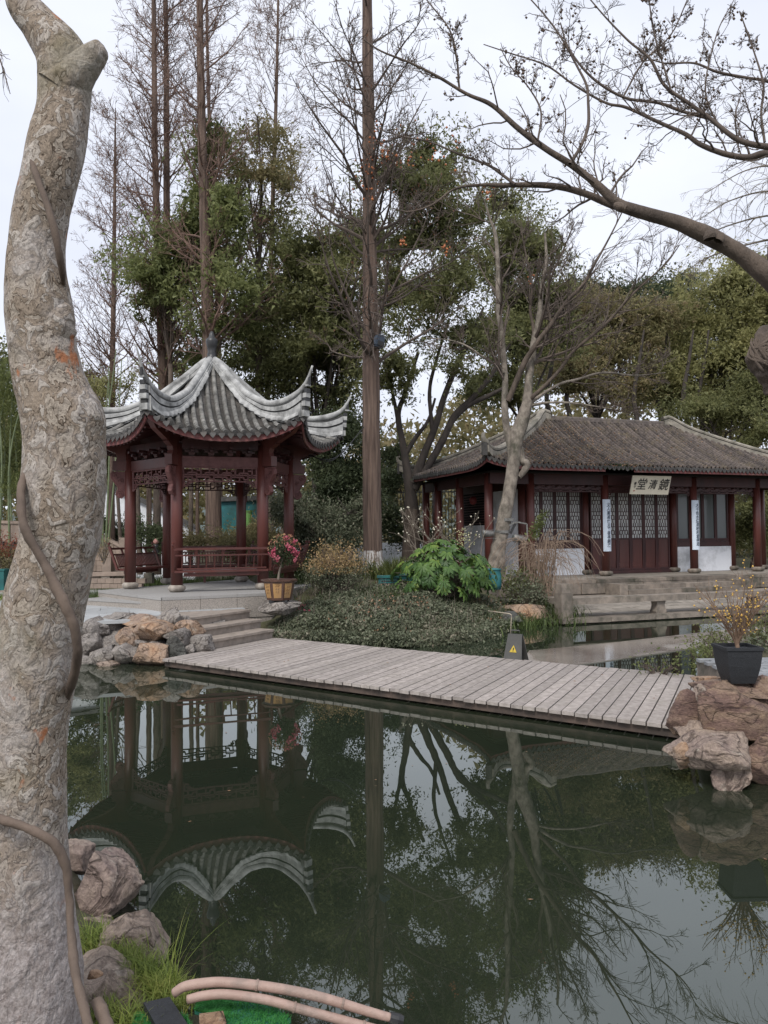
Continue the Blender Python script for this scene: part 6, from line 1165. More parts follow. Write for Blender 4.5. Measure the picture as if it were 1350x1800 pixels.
# ---- near left bank: rocks, grass, pipes, turf scraps
NR = [(182, 1556, 3.95, 62, 66, 'rockpink', 'tall grey brown boulder right of the plane trunk foot, highest of the near rocks'), (232, 1652, 3.5, 58, 44, 'rocktan2', 'rounded pinkish brown boulder at the water in front of the tall grey one'), (175, 1745, 3.1, 80, 46, 'rocktan2', 'flat tan rock beside the vine at the lower left, grass around it'),
      (150, 1640, 3.7, 40, 36, 'rockpink', 'pinkish rock half hidden behind grass between the two boulders'), (430, 1885, 2.70, 120, 26, 'rockdark', 'low dark flat stone under the scraps of green turf'), (120, 1500, 4.2, 34, 30, 'rockpink', 'purplish rock mostly hidden behind the plane trunk')]
for i, (px, py, Y, w, h, mt, l) in enumerate(NR):
    s = Y/F_PX; c = gy(px, py, Y); tag(rock_part('rock', c+np.array([0, .05, -.03]), (w*s*1.02, w*s*1.03, h*s*1.06), random.uniform(-.4, .4), 240+i, mt, cuts=17, sub=5, rough=.085, sc=2.4), l, 'rock', 'rocks on the near left bank')
cst = gy(168, 1716, 2.92); tag(rock_part('stone_chip', cst+[0, 0, .01], (.028, .022, .016), .3, 300, 'rocktan', cuts=9, sub=3), 'small orange stone chip lying on the flat tan rock', 'stone')
def onbank(px, py, z): return gz(px, py, z)
gp = []
for px, py, r, n in ((170, 1650, 45, 420), (215, 1680, 40, 420), (250, 1705, 40, 500), (285, 1735, 30, 380), (195, 1775, 45, 160), (240, 1790, 40, 160), (310, 1760, 30, 160), (150, 1800, 50, 120)):
    for _ in range(n): p = gz(px+rng.normal()*r*.55, py+rng.normal()*r*.32+14, .10); gp.append(p)
gp = np.array(gp); gp = gp[(np.abs(gp[:, 0]) < 2)]; V, Q = blades(gp, .088, .95, .004, 5); tag(add('bank_grass', V, [Q], M['grass']), kind='stuff')
tag(add('grass_tuft', *(lambda v, q: (v, [q]))(*blades(np.array([gz(300+rng.normal()*8, 1748+rng.normal()*5, .1) for _ in range(26)]), .26, .8, .0035, 6)), M['grass']), kind='stuff')
M['pipe'] = simple('faded_pink_pipe', (.42, .30, .25), (.33, .225, .185), 9, .6, .3, 60, dirt=(.20, .155, .13)); M['tape'] = simple('clip', (.30, .22, .18), None, 9, .6, 0)
for i, (pts, l) in enumerate((([(306, 1746, 10), (325, 1734, 10.5), (360, 1728, 10.5), (400, 1727, 10.5), (480, 1736, 10.5), (560, 1752, 10.5), (640, 1776, 10), (690, 1790, 9)], 'upper faded pink plastic pipe curving along the bottom edge at the water'), ([(330, 1757, 9.5), (360, 1750, 10), (400, 1748, 10), (470, 1758, 10), (540, 1777, 10), (600, 1793, 10), (680, 1815, 10)], 'lower faded pink plastic pipe bundled beside the upper one'))):
    P, R = trace(pts, 2.93-.03*i, 6); R = R*.78; T_ = thing('pipe', l, 'pipe', P[0], 'pipes on the near bank'); B().tube(P, R, 14).obj('tube', M['pipe'], T_, smooth=True)
    for k in (22, 33): 
        q = P[k]; d = nrm(P[k+1]-P[k-1]); B().tube([q-d*.004, q+d*.004], [R[k]+.003]*2, 12).obj('clip', M['tape'], T_)
    if i == 0: e = P[-1]; d = nrm(P[-1]-P[-3]); B().tube([e-d*.01, e+d*.02, e+d*.04], [.020, .022, .018], 12).obj('end_joint', M['iron'], T_)
M['turf'] = leafmat('plastic_turf', [(.02, .13, .025), (.04, .22, .045), (.08, .32, .08)], .25, 8, .5); M['turfback'] = simple('turf_backing', (.02, .14, .09), (.015, .10, .08), 20, .8, .3, 90)
for k, (poly, l) in enumerate((([(400, 1748), (448, 1752), (478, 1768), (512, 1792), (500, 1830), (380, 1830), (396, 1775)], 'larger scrap of bright green artificial turf at the bottom edge beside the pink pipes'), ([(352, 1752), (378, 1756), (412, 1766), (396, 1790), (372, 1786), (342, 1778)], 'small torn scrap of artificial turf left of the larger one'), ([(235, 1785), (290, 1775), (330, 1790), (345, 1830), (230, 1830)], 'scrap of artificial turf behind the black rubber piece at the bottom left'))):
    q = [gz(x, y, .135) for x, y in poly]; T_ = thing('turf_scrap', l, 'artificial turf', np.mean(q, 0)-[0, 0, .01], 'scraps of artificial turf'); B().prism([tuple(p[:2]) for p in q][::-1], .125, .137).obj('backing', M['turfback'], T_)
    xy = np.array([p[:2] for p in q]); lo, hi = xy.min(0), xy.max(0); c = rng.uniform(lo, hi, (9000, 2)); ins = np.zeros(len(c), bool)
    for i in range(len(xy)):
        a_, b_ = xy[i], xy[(i+1) % len(xy)]; ins ^= ((a_[1] > c[:, 1]) != (b_[1] > c[:, 1])) & (c[:, 0] < (b_[0]-a_[0])*(c[:, 1]-a_[1])/(b_[1]-a_[1]+1e-12)+a_[0])
    c = c[ins][:5200]; C = np.c_[c, np.full(len(c), .137)]; C[:, 2] += .006*vnoise(C, 30, k); V, Q = blades(C, .013, .9, .0022, 3); o = add('turf_blades', V, [Q], M['turf'], T_); o['kind'] = 'stuff'
rb = [gz(x, y, .17) for x, y in ((252, 1762), (298, 1752), (338, 1812), (290, 1830))]; T_ = tag(B().prism([tuple(p[:2]) for p in rb][::-1], .10, .17).obj('rubber_block', M['blackpot']), 'worn black rubber or charred block lying by the turf scraps at the bottom edge', 'rubber block')
fs = [gz(x, y, .145) for x, y in ((350, 1784), (392, 1779), (398, 1800), (380, 1830), (352, 1830))]; tag(B().prism([tuple(p[:2]) for p in fs][::-1], .12, .15).obj('embossed_tile', M['rocktan']), 'small broken brown tile with an embossed pattern lying on the turf', 'tile')
# ================================================================ planted island
rng = np.random.default_rng(88)
c = np.c_[rng.uniform(-2.5, 3.9, 150000), rng.uniform(12.9, 17.6, 150000)]; d = sdist(c[:, 0], c[:, 1]); k = (d > -.20) & (d < 2.6+.8*vnoise(np.c_[c, c[:, :1]*0], .8)) & ((c[:, 0]+2.35)*.87-(c[:, 1]-13.4)*.5 > -.28) & (c[:, 0] < 3.6); c = c[k][:52000]; d = d[k][:52000]
hv_ = np.clip((c-HA)@HV, -9, 9); 
C = np.c_[c, np.maximum(ground_z(c[:, 0], c[:, 1]), -.02)]; th_ = .18*sst(-.25, .4, d)+.03+.14*fbm(C*[1, 1, 0], 1.5, 5, 4); C[:, 2] += np.abs(th_)*rng.uniform(.2, 1, len(C))**.5+.02; C = C[C[:, 2] > .01]
V, Q = leafquads(C, .062, .2, .5); tag(add('ground_cover', V, [Q], M['cover']), kind='stuff')
# hanging edge over the water
c = rng.uniform(0, 1, 7000); seg = np.array([(-2.0, 13.8), (-1.2, 13.78), (-.3, 13.3), (.3, 13.3), (1.5, 13.98), (2.35, 15.4), (2.9, 16.9)]); tt = c*(len(seg)-1.001); i = tt.astype(int); p = seg[i]+(seg[i+1]-seg[i])*(tt-i)[:, None]; C = np.c_[p+rng.normal(size=p.shape)*.10, rng.uniform(.0, .26, 7000)]; V, Q = leafquads(C, .06, .5, .5); tag(add('ground_cover_fringe', V, [Q], M['cover']), kind='stuff')
# upright stems of the cover
C = np.c_[rng.uniform(-2.2, 3, 900), rng.uniform(13.6, 16.6, 900)]; C = np.c_[C, gzs(C)+.12]; C = C[sdist(C[:, 0], C[:, 1]) > .15]; V, Q = blades(C, .3, .5, .007, 3); tag(add('dry_stems', V, [Q], M['twigpale']), kind='stuff')
def strapclump(C, h, name, lean=.9, w=.014, mat='strap'): V, Q = blades(C, h, lean, w, 5); return tag(add(name, V, [Q], M[mat]), kind='stuff')
def around(px, py, Y, sx, sy, n): c = gy(px, py, Y); q = np.c_[c[0]+rng.normal(size=n)*sx, c[1]+rng.normal(size=n)*sy]; return np.c_[q, np.maximum(gzs(q), .02)]
strapclump(around(740, 1050, 15.6, .8, .3, 1500), .30, 'lilyturf'); strapclump(around(955, 1070, 17.2, .35, .45, 1500), .36, 'lilyturf'); strapclump(around(860, 1050, 16.2, .6, .5, 1200), .28, 'lilyturf'); strapclump(around(640, 1040, 16, .6, .5, 900), .26, 'lilyturf')
strapclump(around(400, 1000, 20.6, 2.6, .5, 3800), .42, 'lilyturf'); strapclump(around(545, 1000, 18.6, .35, .6, 1200), .42, 'lilyturf'); strapclump(around(185, 1040, 16.9, .5, .5, 1400), .3, 'lilyturf'); strapclump(around(300, 1010, 21, 1.5, .5, 1200), .34, 'lilyturf')
C = around(700, 985, 19.2, .45, .4, 700); V, Q = blades(C, .55, .6, .03, 5); tag(add('broad_grass', V, [Q], M['bamboo']), kind='stuff')
# fatsia: every palmate leaf its own part
def palm_me(seed):
    r = np.random.default_rng(seed); V = [(0, 0, 0)]; F = []
    for i in range(8):
        a = math.radians(-128+256*i/7+r.uniform(-4, 4)); l = (.21 if 1 < i < 6 else .16)*r.uniform(.9, 1.08); w = .036; u = np.array([math.sin(a), math.cos(a)]); v = np.array([-u[1], u[0]]); z = lambda t: -.30*t*t*l
        pts = [(u*l*.35+v*w*.55, .35, .0), (u*l*.68+v*w, .68, .0), (u*l, 1., 0), (u*l*.68-v*w, .68, .0), (u*l*.35-v*w*.55, .35, .0), (u*l*.6, .6, .012)]; b0 = len(V)
        V += [(p[0], p[1], z(t)+dz) for p, t, dz in pts]; F += [(0, b0, b0+5), (0, b0+5, b0+4), (b0, b0+1, b0+5), (b0+1, b0+2, b0+5), (b0+2, b0+3, b0+5), (b0+3, b0+4, b0+5)]
    return mesh('leaf', V, [np.array(F)], M['fatsia'])
pms = [palm_me(i) for i in range(4)]; fc = gy(778, 1040, 16.1); FT = thing('fatsia_shrub', 'large fatsia shrub with bright green hand shaped leaves in the middle of the island', 'shrub', fc); stems = B()
for i in range(230):
    a = rng.uniform(0, 2*PI); el = rng.uniform(-.12, 1.)*PI/2 if i % 3 else rng.uniform(-.12, .35)*PI/2; R_ = rng.uniform(.8, 1.05)
    p = fc+np.array([math.cos(a)*math.cos(el)*1.02, math.sin(a)*math.cos(el)*.85, .24+math.sin(el)*.72])*np.array([R_, R_, R_]); 
    p = p+rng.normal(size=3)*.09
    if p[0] < fc[0]-.55: p[2] -= .15
    out_ = np.array([math.cos(a), math.sin(a)]); yaw = math.atan2(out_[1], out_[0])-PI/2+rng.normal()*.3; pit = -(.25+.8*(1-max(el, 0)/(PI/2)))+rng.normal()*.15
    o = put('leaf', pms[i % 4], FT, p, (pit, rng.normal()*.18, yaw), (rng.uniform(.75, 1.15),)*3)
    if i % 2 == 0: stems.tube(smooth_path([fc+[rng.normal()*.1, rng.normal()*.1, -.1], fc+(p-fc)*.55+[0, 0, .12], p], 3), [.010]*4+[.007]*2+[.004], 4, False)
stems.obj('stems', M['twigpale'], FT)
fl = gy(817, 955, 16.3); pts = np.concatenate([fl+[rng.normal()*.09, rng.normal()*.08, rng.uniform(-.1, .32)] for _ in range(70)]).reshape(-1, 3); M['cream'] = simple('cream_bud', (.52, .50, .26), (.42, .42, .2), 20, .7, 0); balls(pts, .014, M['cream'], 'flower_head', FT)
# bare twigs with white buds behind the fatsia
PB = thing('paperbush', 'bare twiggy bush with small white buds behind the fatsia beside the hall', 'bush', gy(770, 985, 18.6)); st_ = []
for i in range(26):
    bx_ = gy(rng.uniform(715, 850), 990, 18.6); tp = gy(rng.uniform(700, 870), rng.uniform(892, 950), 18.6); m_ = (bx_+tp)/2+rng.normal(size=3)*.12; st_.append(resample(smooth_path([bx_, m_, tp], 5), np.linspace(.012, .005, 11), 10))
TP = np.array([t[0] for t in st_]); TR_ = np.array([t[1] for t in st_]); a, ra = offshoots(TP, TR_, 4, .4, .95, (.3, .5), (.6, .8), (30, 60), 6, (0, 0, .2), .15, rmin=.004); cat_tubes([(TP, TR_, 5), (a, ra, 4)]).obj('stems', M['twigpale'], PB); M['bud'] = simple('white_bud', (.7, .66, .52), None, 9, .7, 0); balls(np.concatenate([TP[:, -1], a[::3, -1]]), .022, M['bud'], 'buds', PB)
# golden shrub
def shrub(name, label, c, r, mats, n, size, seed, stems_=26, mt='twig', clump=.16, par=None, low=None):
    global rng; rng = np.random.default_rng(seed); T_ = thing(name, label, 'shrub', c); st_ = []
    for i in range(stems_):
        u = nrm(rng.normal(size=3)*[1, .8, .3]+[0, 0, .9]); e = c+[0, 0, .1]+u*r*rng.uniform(.7, 1.1); st_.append(resample(smooth_path([c-[0, 0, .1], c+(e-c)*.5+rng.normal(size=3)*.05*r, e], 4), np.linspace(.012, .004, 9), 9))
    TP = np.array([t[0] for t in st_]); TR_ = np.array([t[1] for t in st_]); a, ra = offshoots(TP, TR_, 5, .3, 1, (.25, .5), (.5, .8), (25, 60), 5, (0, 0, .2), .15, rmin=.003); cat_tubes([(TP, TR_, 5), (a, ra, 4)]).obj('stems', M[mt], T_)
    tips = np.concatenate([a.reshape(-1, 3), TP[:, 4:].reshape(-1, 3)])
    for j, m in enumerate(mats):
        i = rng.integers(0, len(tips), n); C = tips[i]+rng.normal(size=(n, 3))*clump*.4
        if low is not None: C = C[(C[:, 2] > c[2]+low) if j == 0 else (C[:, 2] < c[2]+low*1.35)]
        V, Q = leafquads(C, size, .1, .5); add('foliage', V, [Q], M[m], T_)
    return T_
shrub('golden_shrub', 'fine shrub with pale golden pink young leaves left of the tall trunk foot', gy(598, 1045, 15.9), np.array([.62, .5, 1.05]), ['goldleaf', 'cover'], 5200, .045, 91, 34, clump=.25, low=.42)
shrub('golden_shrub', 'second golden leaved shrub close to the left side of the tall trunk', gy(572, 1040, 16.4), np.array([.5, .45, .95]), ['goldleaf', 'cover'], 3200, .045, 92, 26, clump=.25, low=.45)
# dry weeping shrub right
rng = np.random.default_rng(93); wc = gy(962, 1062, 17.3); WP = thing('weeping_shrub', 'dry brown weeping shrub of arching bare twigs before the left white panel', 'shrub', wc); pts = []
for i in range(120):
    a = rng.uniform(-.5, 1.) if i % 3 else rng.uniform(-1, .2); h = rng.uniform(.9, 1.65); b0 = wc+[rng.normal()*.13-.1, rng.normal()*.1, 0]; top = b0+[a*.35+rng.normal()*.06, rng.normal()*.15, h]; en = top+[a*.9+rng.normal()*.1, rng.normal()*.25, -h*rng.uniform(.1, .75)]
    P = smooth_path([b0, b0+(top-b0)*.5+[rng.normal()*.03, 0, 0], top, (top+en)/2+[a*.15, 0, .18], en], 3); pts.append(resample(P, np.linspace(.007, .0035, len(P)), 12))
TP = np.array([t[0] for t in pts]); TR_ = np.array([t[1] for t in pts]); a, ra = offshoots(TP, TR_, 2, .5, 1, (.1, .3), (.7, .9), (20, 60), 4, (0, 0, -.2), .15, (0, 0, -.08), rmin=.003); M['drytwig'] = simple('dry_brown_twig', (.30, .22, .16), (.20, .14, .10), 8, .85, 0); cat_tubes([(TP, TR_, 4), (a, ra, 3)]).obj('twigs', M['drytwig'], WP)
C = np.array([gy(*(np.array([935, 945])+t*np.array([22, -42])+rng.normal(size=2)*[5, 5]), 17.2) for t in rng.uniform(0, 1, 320)]); V, Q = leafquads(C, .07, .2, .6); add('climbing_leaves', V, [Q], M['ivy'], WP)
shrub('small_bush', 'low green bush with round leaves right of the teal barrel', gy(905, 1050, 17.4), np.array([.5, .4, .55]), ['ivy'], 1500, .06, 94, 20, clump=.3)
shrub('small_bush', 'low leafy bush on the pond edge left of the terrace corner post', gy(925, 1065, 17.0), np.array([.45, .4, .5]), ['cover'], 1500, .06, 95, 16, clump=.3)
tag(rock_part('rock', gy(925, 1078, 16.9), (.55, .4, .22), .3, 401, 'rocktan', cuts=14), 'low brown rock at the waterline below the weeping shrub', 'rock', 'rocks at the island shore'); tag(rock_part('rock', gy(890, 1088, 16.0), (.4, .35, .16), .8, 402, 'rockdark', cuts=14), 'small dark rock at the tip of the island shore', 'rock', 'rocks at the island shore'); tag(rock_part('rock', gy(960, 1072, 17.4), (.4, .3, .16), .1, 403, 'rocktan', cuts=14), 'tan rock touching the terrace corner at the waterline', 'rock', 'rocks at the island shore')
# teal boxes, barrel
tb = gy(682, 1036, 16.3); T_ = thing('utility_box', 'dark teal plastic utility box with slotted front beside the foot of the tall trunk', 'box', tb)
B().box(tb+[0, .1, .12], (.40, .3, .24)).obj('body', M['teal'], T_); B().box(tb+[0, .1, .265], (.46, .36, .04)).obj('lid', M['teal'], T_)
for i in range(3): B().box(tb+[0, -.055, .07+i*.055], (.28, .012, .018)).obj('slot', M['iron'], T_)
tb = gy(716, 1018, 16.6); T_ = thing('utility_box', 'flat teal lid of a second box partly hidden by the left side of the fatsia', 'box', tb); B().box(tb+[0, .1, .02], (.46, .36, .1)).obj('body', M['teal'], T_); B().box(tb+[0, .1, .09], (.50, .40, .035)).obj('lid', M['teal'], T_)
tb = gy(868, 1036, 17.0); T_ = thing('barrel', 'teal plastic barrel standing at the foot of the leaning pale tree', 'barrel', tb); M['teallite'] = simple('faded_teal', (.03, .17, .18), (.02, .12, .14), 5, .6, .1); B().lathe([(.15, 0), (.17, .1), (.17, .3), (.15, .4), (.16, .42)], tb, 20).obj('drum', M['teallite'], T_, smooth=True); B().lathe([(.165, .42), (.17, .45), (.0, .47)], tb, 20).obj('lid', M['teallite'], T_, smooth=True)
# thin bent pipe and its foot in the water
P = np.array([gy(858, 1074, 14.9), gy(896, 1079, 14.6), gy(899, 1081, 14.58), gy(899, 1086, 14.56), gz(897, 1124, -.05)]); M['pvc'] = simple('weathered_pvc', (.42, .36, .28), (.30, .26, .2), 9, .6, .1); tag(B().tube(P, .011, 8).obj('water_pipe', M['pvc'], smooth=True), 'thin cream pipe bent at a right angle, dropping from the island into the pond', 'pipe')
# a-frame caution sign
ab = gz(907, 1172, .016); AF = thing('caution_sign', 'grey folding floor sign with a yellow warning triangle standing just behind the plank bridge', 'sign', ab)
R2 = math.radians(-32); ca, sa_ = math.cos(R2), math.sin(R2)
def am(x, y, z): return ab+np.array([x*ca-y*sa_, x*sa_+y*ca, z])
M['signgrey'] = simple('sign_grey', (.075, .072, .066), (.05, .05, .046), 5, .6, .05); M['warn'] = simple('warning_yellow', (.50, .36, .03), None, 5, .5, 0)
for s in (-1, 1):
    lv = [(-.15, s*.17, 0), (.15, s*.17, 0), (.105, s*.02, .47), (-.105, s*.02, .47)]; V = np.array([am(*p) for p in lv]+[am(p[0], p[1]-s*.018, p[2]) for p in lv]); add('panel', V, [np.array([(0, 1, 2, 3), (7, 6, 5, 4), (0, 4, 5, 1), (1, 5, 6, 2), (2, 6, 7, 3), (3, 7, 4, 0)])], M['signgrey'], AF)
B().tube([am(-.06, 0, .47), am(-.06, 0, .52), am(.06, 0, .52), am(.06, 0, .47)], .012, 6).obj('handle', M['signgrey'], AF)
fp = lambda x, z: am(x, -.17+.15*z/.47-.006, z); add('warning_triangle', np.array([fp(-.055, .22), fp(.055, .22), fp(0, .32)]), [np.array([(0, 1, 2)])], M['warn'], AF); fq = lambda x, z: am(x, -.17+.15*z/.47-.009, z)
add('symbol', np.array([fq(-.006, .25), fq(.008, .25), fq(.012, .285), fq(-.004, .285), fq(-.006, .233), fq(.006, .233), fq(.006, .243), fq(-.006, .243)]), [np.array([(0, 1, 2, 3), (4, 5, 6, 7)])], M['ink'], AF)
# plants at the far edge of the bridge, right
for i, (px, py, Y, rx, h, mt, n, l) in enumerate([(1245, 1170, 9.6, .30, .34, 'ivy', 900, 'leafy ivy bush at the far right corner of the plank bridge'), (1275, 1150, 9.8, .35, .45, 'evergreen', 1200, 'green leafy bush left behind the planter'), (1345, 1125, 9.9, .4, .5, 'evergreen', 1300, 'green leafy bush at the right edge behind the wintersweet'), (1330, 1160, 8.6, .35, .3, 'cover', 900, 'low green plants right behind the planter'), (1160, 1170, 10.6, .25, .1, 'ivy', 160, 'sprigs of leaves poking over the far edge of the bridge')]):
    shrub('ivy_bush', l, gz(px, py+18, .12)*[1, 1, 0]+[0, 0, .1], np.array([rx, rx, h]), [mt], n, .05, 96+i, 14, clump=.25)
# flower pot
pb_ = gy(491, 1056, 14.25); FPT = thing('flower_pot', 'tan and brown octagonal glazed pot standing at the top of the steps', 'pot', pb_); M['ochre'] = simple('ochre_glaze', (.42, .25, .10), (.34, .19, .075), 5, .4, .05, dirt=(.30, .20, .11)); M['brownglaze'] = simple('brown_glaze', (.11, .06, .045), (.08, .045, .035), 6, .35, .1)
oc = [(PI/8+i*PI/4) for i in range(8)]; prof = [(.225, .0), (.24, .05), (.275, .20), (.298, .34)]
for i in range(8):
    a0, a1 = oc[i], oc[(i+1) % 8]; n_ = np.array([math.cos((a0+a1)/2), math.sin((a0+a1)/2), 0])
    def pr2(a, r, z): return pb_+np.array([r*math.cos(a), r*math.sin(a), z+.02])
    G = np.array([[pr2(a0, r, z)*(1-t)+pr2(a1, r, z)*t for t in (0, 1)] for r, z in prof]); B().grid(G[:, ::-1]).obj('wall', M['brownglaze'], FPT)
    G = np.array([[pr2(a0, r, z)*(1-t)+pr2(a1, r, z)*t+n_*.006 for t in (.14, .86)] for r, z in [(.238, .045), (.26, .13), (.278, .22), (.292, .31)]]); pn = B().grid(G[:, ::-1]).obj('panel', M['ochre'], FPT)
    mk = B(); dn = n_*.009; fpn = lambda t, z: pr2(a0, np.interp(z, [.0, .05, .2, .34], [.225, .24, .275, .298]), z)*(1-t)+pr2(a1, np.interp(z, [.0, .05, .2, .34], [.225, .24, .275, .298]), z)*t+dn
    for q in range(3): 
        for w in range(2): z = .12+.055*q+.02*(i % 2); mk.bar(fpn(.35+.2*w, z), fpn(.42+.2*w+.03*q, z+.03), .004, .006, up=n_)
    mk.obj('painted_motif', M['brownglaze'], FPT)
B().lathe([(.30, .36), (.335, .365), (.34, .395), (.31, .40), (.295, .385)], pb_, 8).obj('rim', M['brownglaze'], FPT); B().lathe([(.28, .37), (.0, .375)], pb_, 8, False).obj('soil', M['soil'], FPT)
for i in range(4): a = PI/4+i*PI/2; B().box(pb_+[.17*math.cos(a), .17*math.sin(a), .0], (.09, .09, .05)).obj('foot', M['iron'], FPT)
tag(rock_part('rock', pb_+[.0, .05, -.12], (.40, .34, .14), .2, 411, 'rockgrey', cuts=10), 'flat grey stone under the octagonal flower pot', 'rock')
FLW = thing('potted_azalea', 'small round headed plant with pink flowers growing in the octagonal pot', 'plant', pb_+[0, 0, .38]); P = smooth_path([pb_+[-.02, 0, .37], pb_+[.0, 0, .52], pb_+[.05, 0, .70], pb_+[.07, 0, .85]], 4); B().tube(P, np.linspace(.022, .014, len(P)), 8).obj('stem', M['twigpale'], FLW, smooth=True)
hc_ = pb_+[.09, 0, .92]; rng = np.random.default_rng(5); u = nrm(rng.normal(size=(1500, 3))); C = hc_+u*rng.uniform(.35, 1, (1500, 1))*[.30, .28, .30]; C = C[vnoise(C, 6, 2) > -.35]; V, Q = leafquads(C, .06, .1, .55); add('foliage', V, [Q], M['darkgreen'], FLW)
M['pink'] = leafmat('pink_petal', [(.36, .05, .09), (.50, .11, .17), (.58, .27, .28)], .3, 5); M['palered'] = leafmat('reddish_young_leaf', [(.30, .10, .07), (.45, .22, .15), (.3, .3, .1)], .3, 6)
fcs = [(-.17, -.24, -.03), (-.13, -.25, -.08), (-.2, -.2, -.07), (-.15, -.24, .02), (.14, -.2, .05), (.2, -.18, .0), (.24, -.12, -.08), (.23, -.14, -.16), (.1, -.22, .09), (.25, -.1, -.04), (-.1, -.24, -.14), (.05, -.15, .24), (.2, -.1, .18)]
C = np.concatenate([hc_+np.array(f)+rng.normal(size=(26, 3))*.022 for f in fcs]); V, Q = leafquads(C, .045, .1, .8); o = add('flowers', V, [Q], M['pink'], FLW)
C = hc_+nrm(rng.normal(size=(220, 3))*[1, 1, .5]+[0, 0, .8])*[.31, .28, .31]; V, Q = leafquads(C, .045, -.4, .4); add('young_leaves', V, [Q], M['palered'], FLW)
C = np.array([gy(522+rng.normal()*9, 1065+rng.normal()*4, 14.6) for _ in range(60)]); V, Q = leafquads(C, .04, 0, .7); tag(add('fallen_petals', V, [Q], M['pink']), kind='stuff')
# ================================================================ left background: stone bridge, wall, hoarding, fence
M['sandstone'] = simple('buff_stone', (.34, .265, .215), (.25, .195, .16), 6, .8, .4, 30, isl=.12)
YB = 20.6; SB = thing('stone_bridge', 'buff stone bridge parapet with panels sloping down to a square post at the far left', 'bridge', gy(100, 1010, YB))
tops = [(-120, 912), (-50, 914), (20, 917), (80, 918), (130, 922), (165, 935), (192, 948), (216, 960)]
for i in range(len(tops)-1):
    (x0, y0), (x1, y1) = tops[i], tops[i+1]; a, b = gy(x0+1, y0, YB), gy(x1-1, y1, YB); h = .40
    for nm, z0, z1, th_ in (('parapet_panel', -.06, -h, .14), ('coping', 0.02, -.055, .22), ('base_course', -h-.005, -h-.14, .2)):
        V = [p+[0, s*th_/2, z] for z in (z1, z0) for p, s in ((a, -1), (b, -1), (b, 1), (a, 1))]; add(nm, np.array(V), [np.array([(0, 3, 2, 1), (4, 5, 6, 7), (0, 1, 5, 4), (1, 2, 6, 5), (2, 3, 7, 6), (3, 0, 4, 7)])], M['sandstone'], SB)
for x, y0, y1 in ((219, 945, 1004), (190, 978, 1006), (150, 925, 1004)): a = gy(x, y1, YB-.2); t_ = gy(x, y0, YB-.2); B().box((a[0], a[1], (a[2]+t_[2])/2), (.22, .22, t_[2]-a[2])).obj('post', M['sandstone'], SB)
for r in range(5):
    x = 150.
    while x < 222: 
        w = random.uniform(8, 15); a, b = gy(x, 1004-r*9.5, YB), gy(x+w-.5, 1004-r*9.5, YB); 
        if 1004-r*9.5 > 962+(0 if x < 180 else (x-180)*.3): B().bar(a+[0, 0, .07], b+[0, 0, .07], .18+random.uniform(-.02, .02), .138).obj('wall_stone', M['sandstone'], SB)
        x += w
B().box(gy(60, 985, YB+.4), (5.4, .3, 1.0)).obj('bridge_wall', M['sandstone'], SB)
for x in (3, 22): B().box(gy(x, 955, YB-.15), (.12, .1, .1)).obj('bracket', M['iron'], SB)
LRl = thing('low_stone_rail', 'low buff stone rail on blocks left of the pavilion platform, in front of the bridge', 'stone rail', gy(190, 1022, 18.6)); B().bar(gy(120, 1010, 18.6), gy(232, 1008, 18.6), .22, .09).obj('rail', M['sandstone'], LRl)
for x in (140, 188, 226, 262): a = gy(x, 1022, 18.6); B().box(a+[0, 0, .08], (.2, .18, .24)).obj('block', M['stone'], LRl)
bricks_ = [(178+i*14, 1025) for i in range(5)]
LW = thing('low_wall', 'low wall of buff blocks beside the grass left of the pavilion platform', 'wall', gy(200, 1032, 17.9))
for j in range(2):
    for i in range(7): a = gy(160+i*14+j*6, 1030-j*9, 18.0); B().box(a+[0, 0, .0], (.178, .15, .108)).obj('block', M['sandstone'], LW)
GW = thing('garden_wall', 'white garden wall with dark tiled coping descending to the right behind the pavilion', 'wall', gy(220, 960, 25.5)); wp_ = [(120, 850), (200, 862), (245, 880), (300, 908), (345, 930)]
for i in range(4):
    a, b = gy(*wp_[i], 25.5), gy(*wp_[i+1], 25.5); V = [(p[0], p[1]+s, z) for z, pz in ((0, 0), (1, 1)) for p, s in ((a, -.1), (b, -.1), (b, .1), (a, .1)) for z in ([.2] if pz == 0 else [p[2]])]; add('wall_panel', np.array(V), [np.array([(0, 3, 2, 1), (4, 5, 6, 7), (0, 1, 5, 4), (1, 2, 6, 5), (2, 3, 7, 6), (3, 0, 4, 7)])], M['white'], GW)
    V = np.array([p+[0, s, z] for z in (0.0, .14) for p, s in ((a, -.24), (b, -.24), (b, .24), (a, .24))]); V[4:, 1] = np.where(V[4:, 1] < 25.5, 25.46, 25.54); add('tile_coping', V, [np.array([(0, 3, 2, 1), (4, 5, 6, 7), (0, 1, 5, 4), (1, 2, 6, 5), (2, 3, 7, 6), (3, 0, 4, 7)])], M['drip'], GW)
HD = thing('hoarding', 'teal printed hoarding with a dark cap seen through the pavilion', 'hoarding', gy(430, 960, 27)); M['tealprint'] = simple('teal_print', (.02, .18, .19), (.015, .075, .07), 1.6, .6, 0, dirt=(.03, .10, .14)); a, b = gy(385, 882, 27), gy(480, 877, 27)
B().bar((a+b)/2*[0, 1, 1]+[a[0], 0, -.55], (a+b)/2*[0, 1, 1]+[b[0], 0, -.55], .05, 1.1).obj('panel', M['tealprint'], HD); B().bar(a*[1, 1, 1]+[0, 0, .08], b+[0, 0, .05], .3, .16).obj('cap', M['drip'], HD)
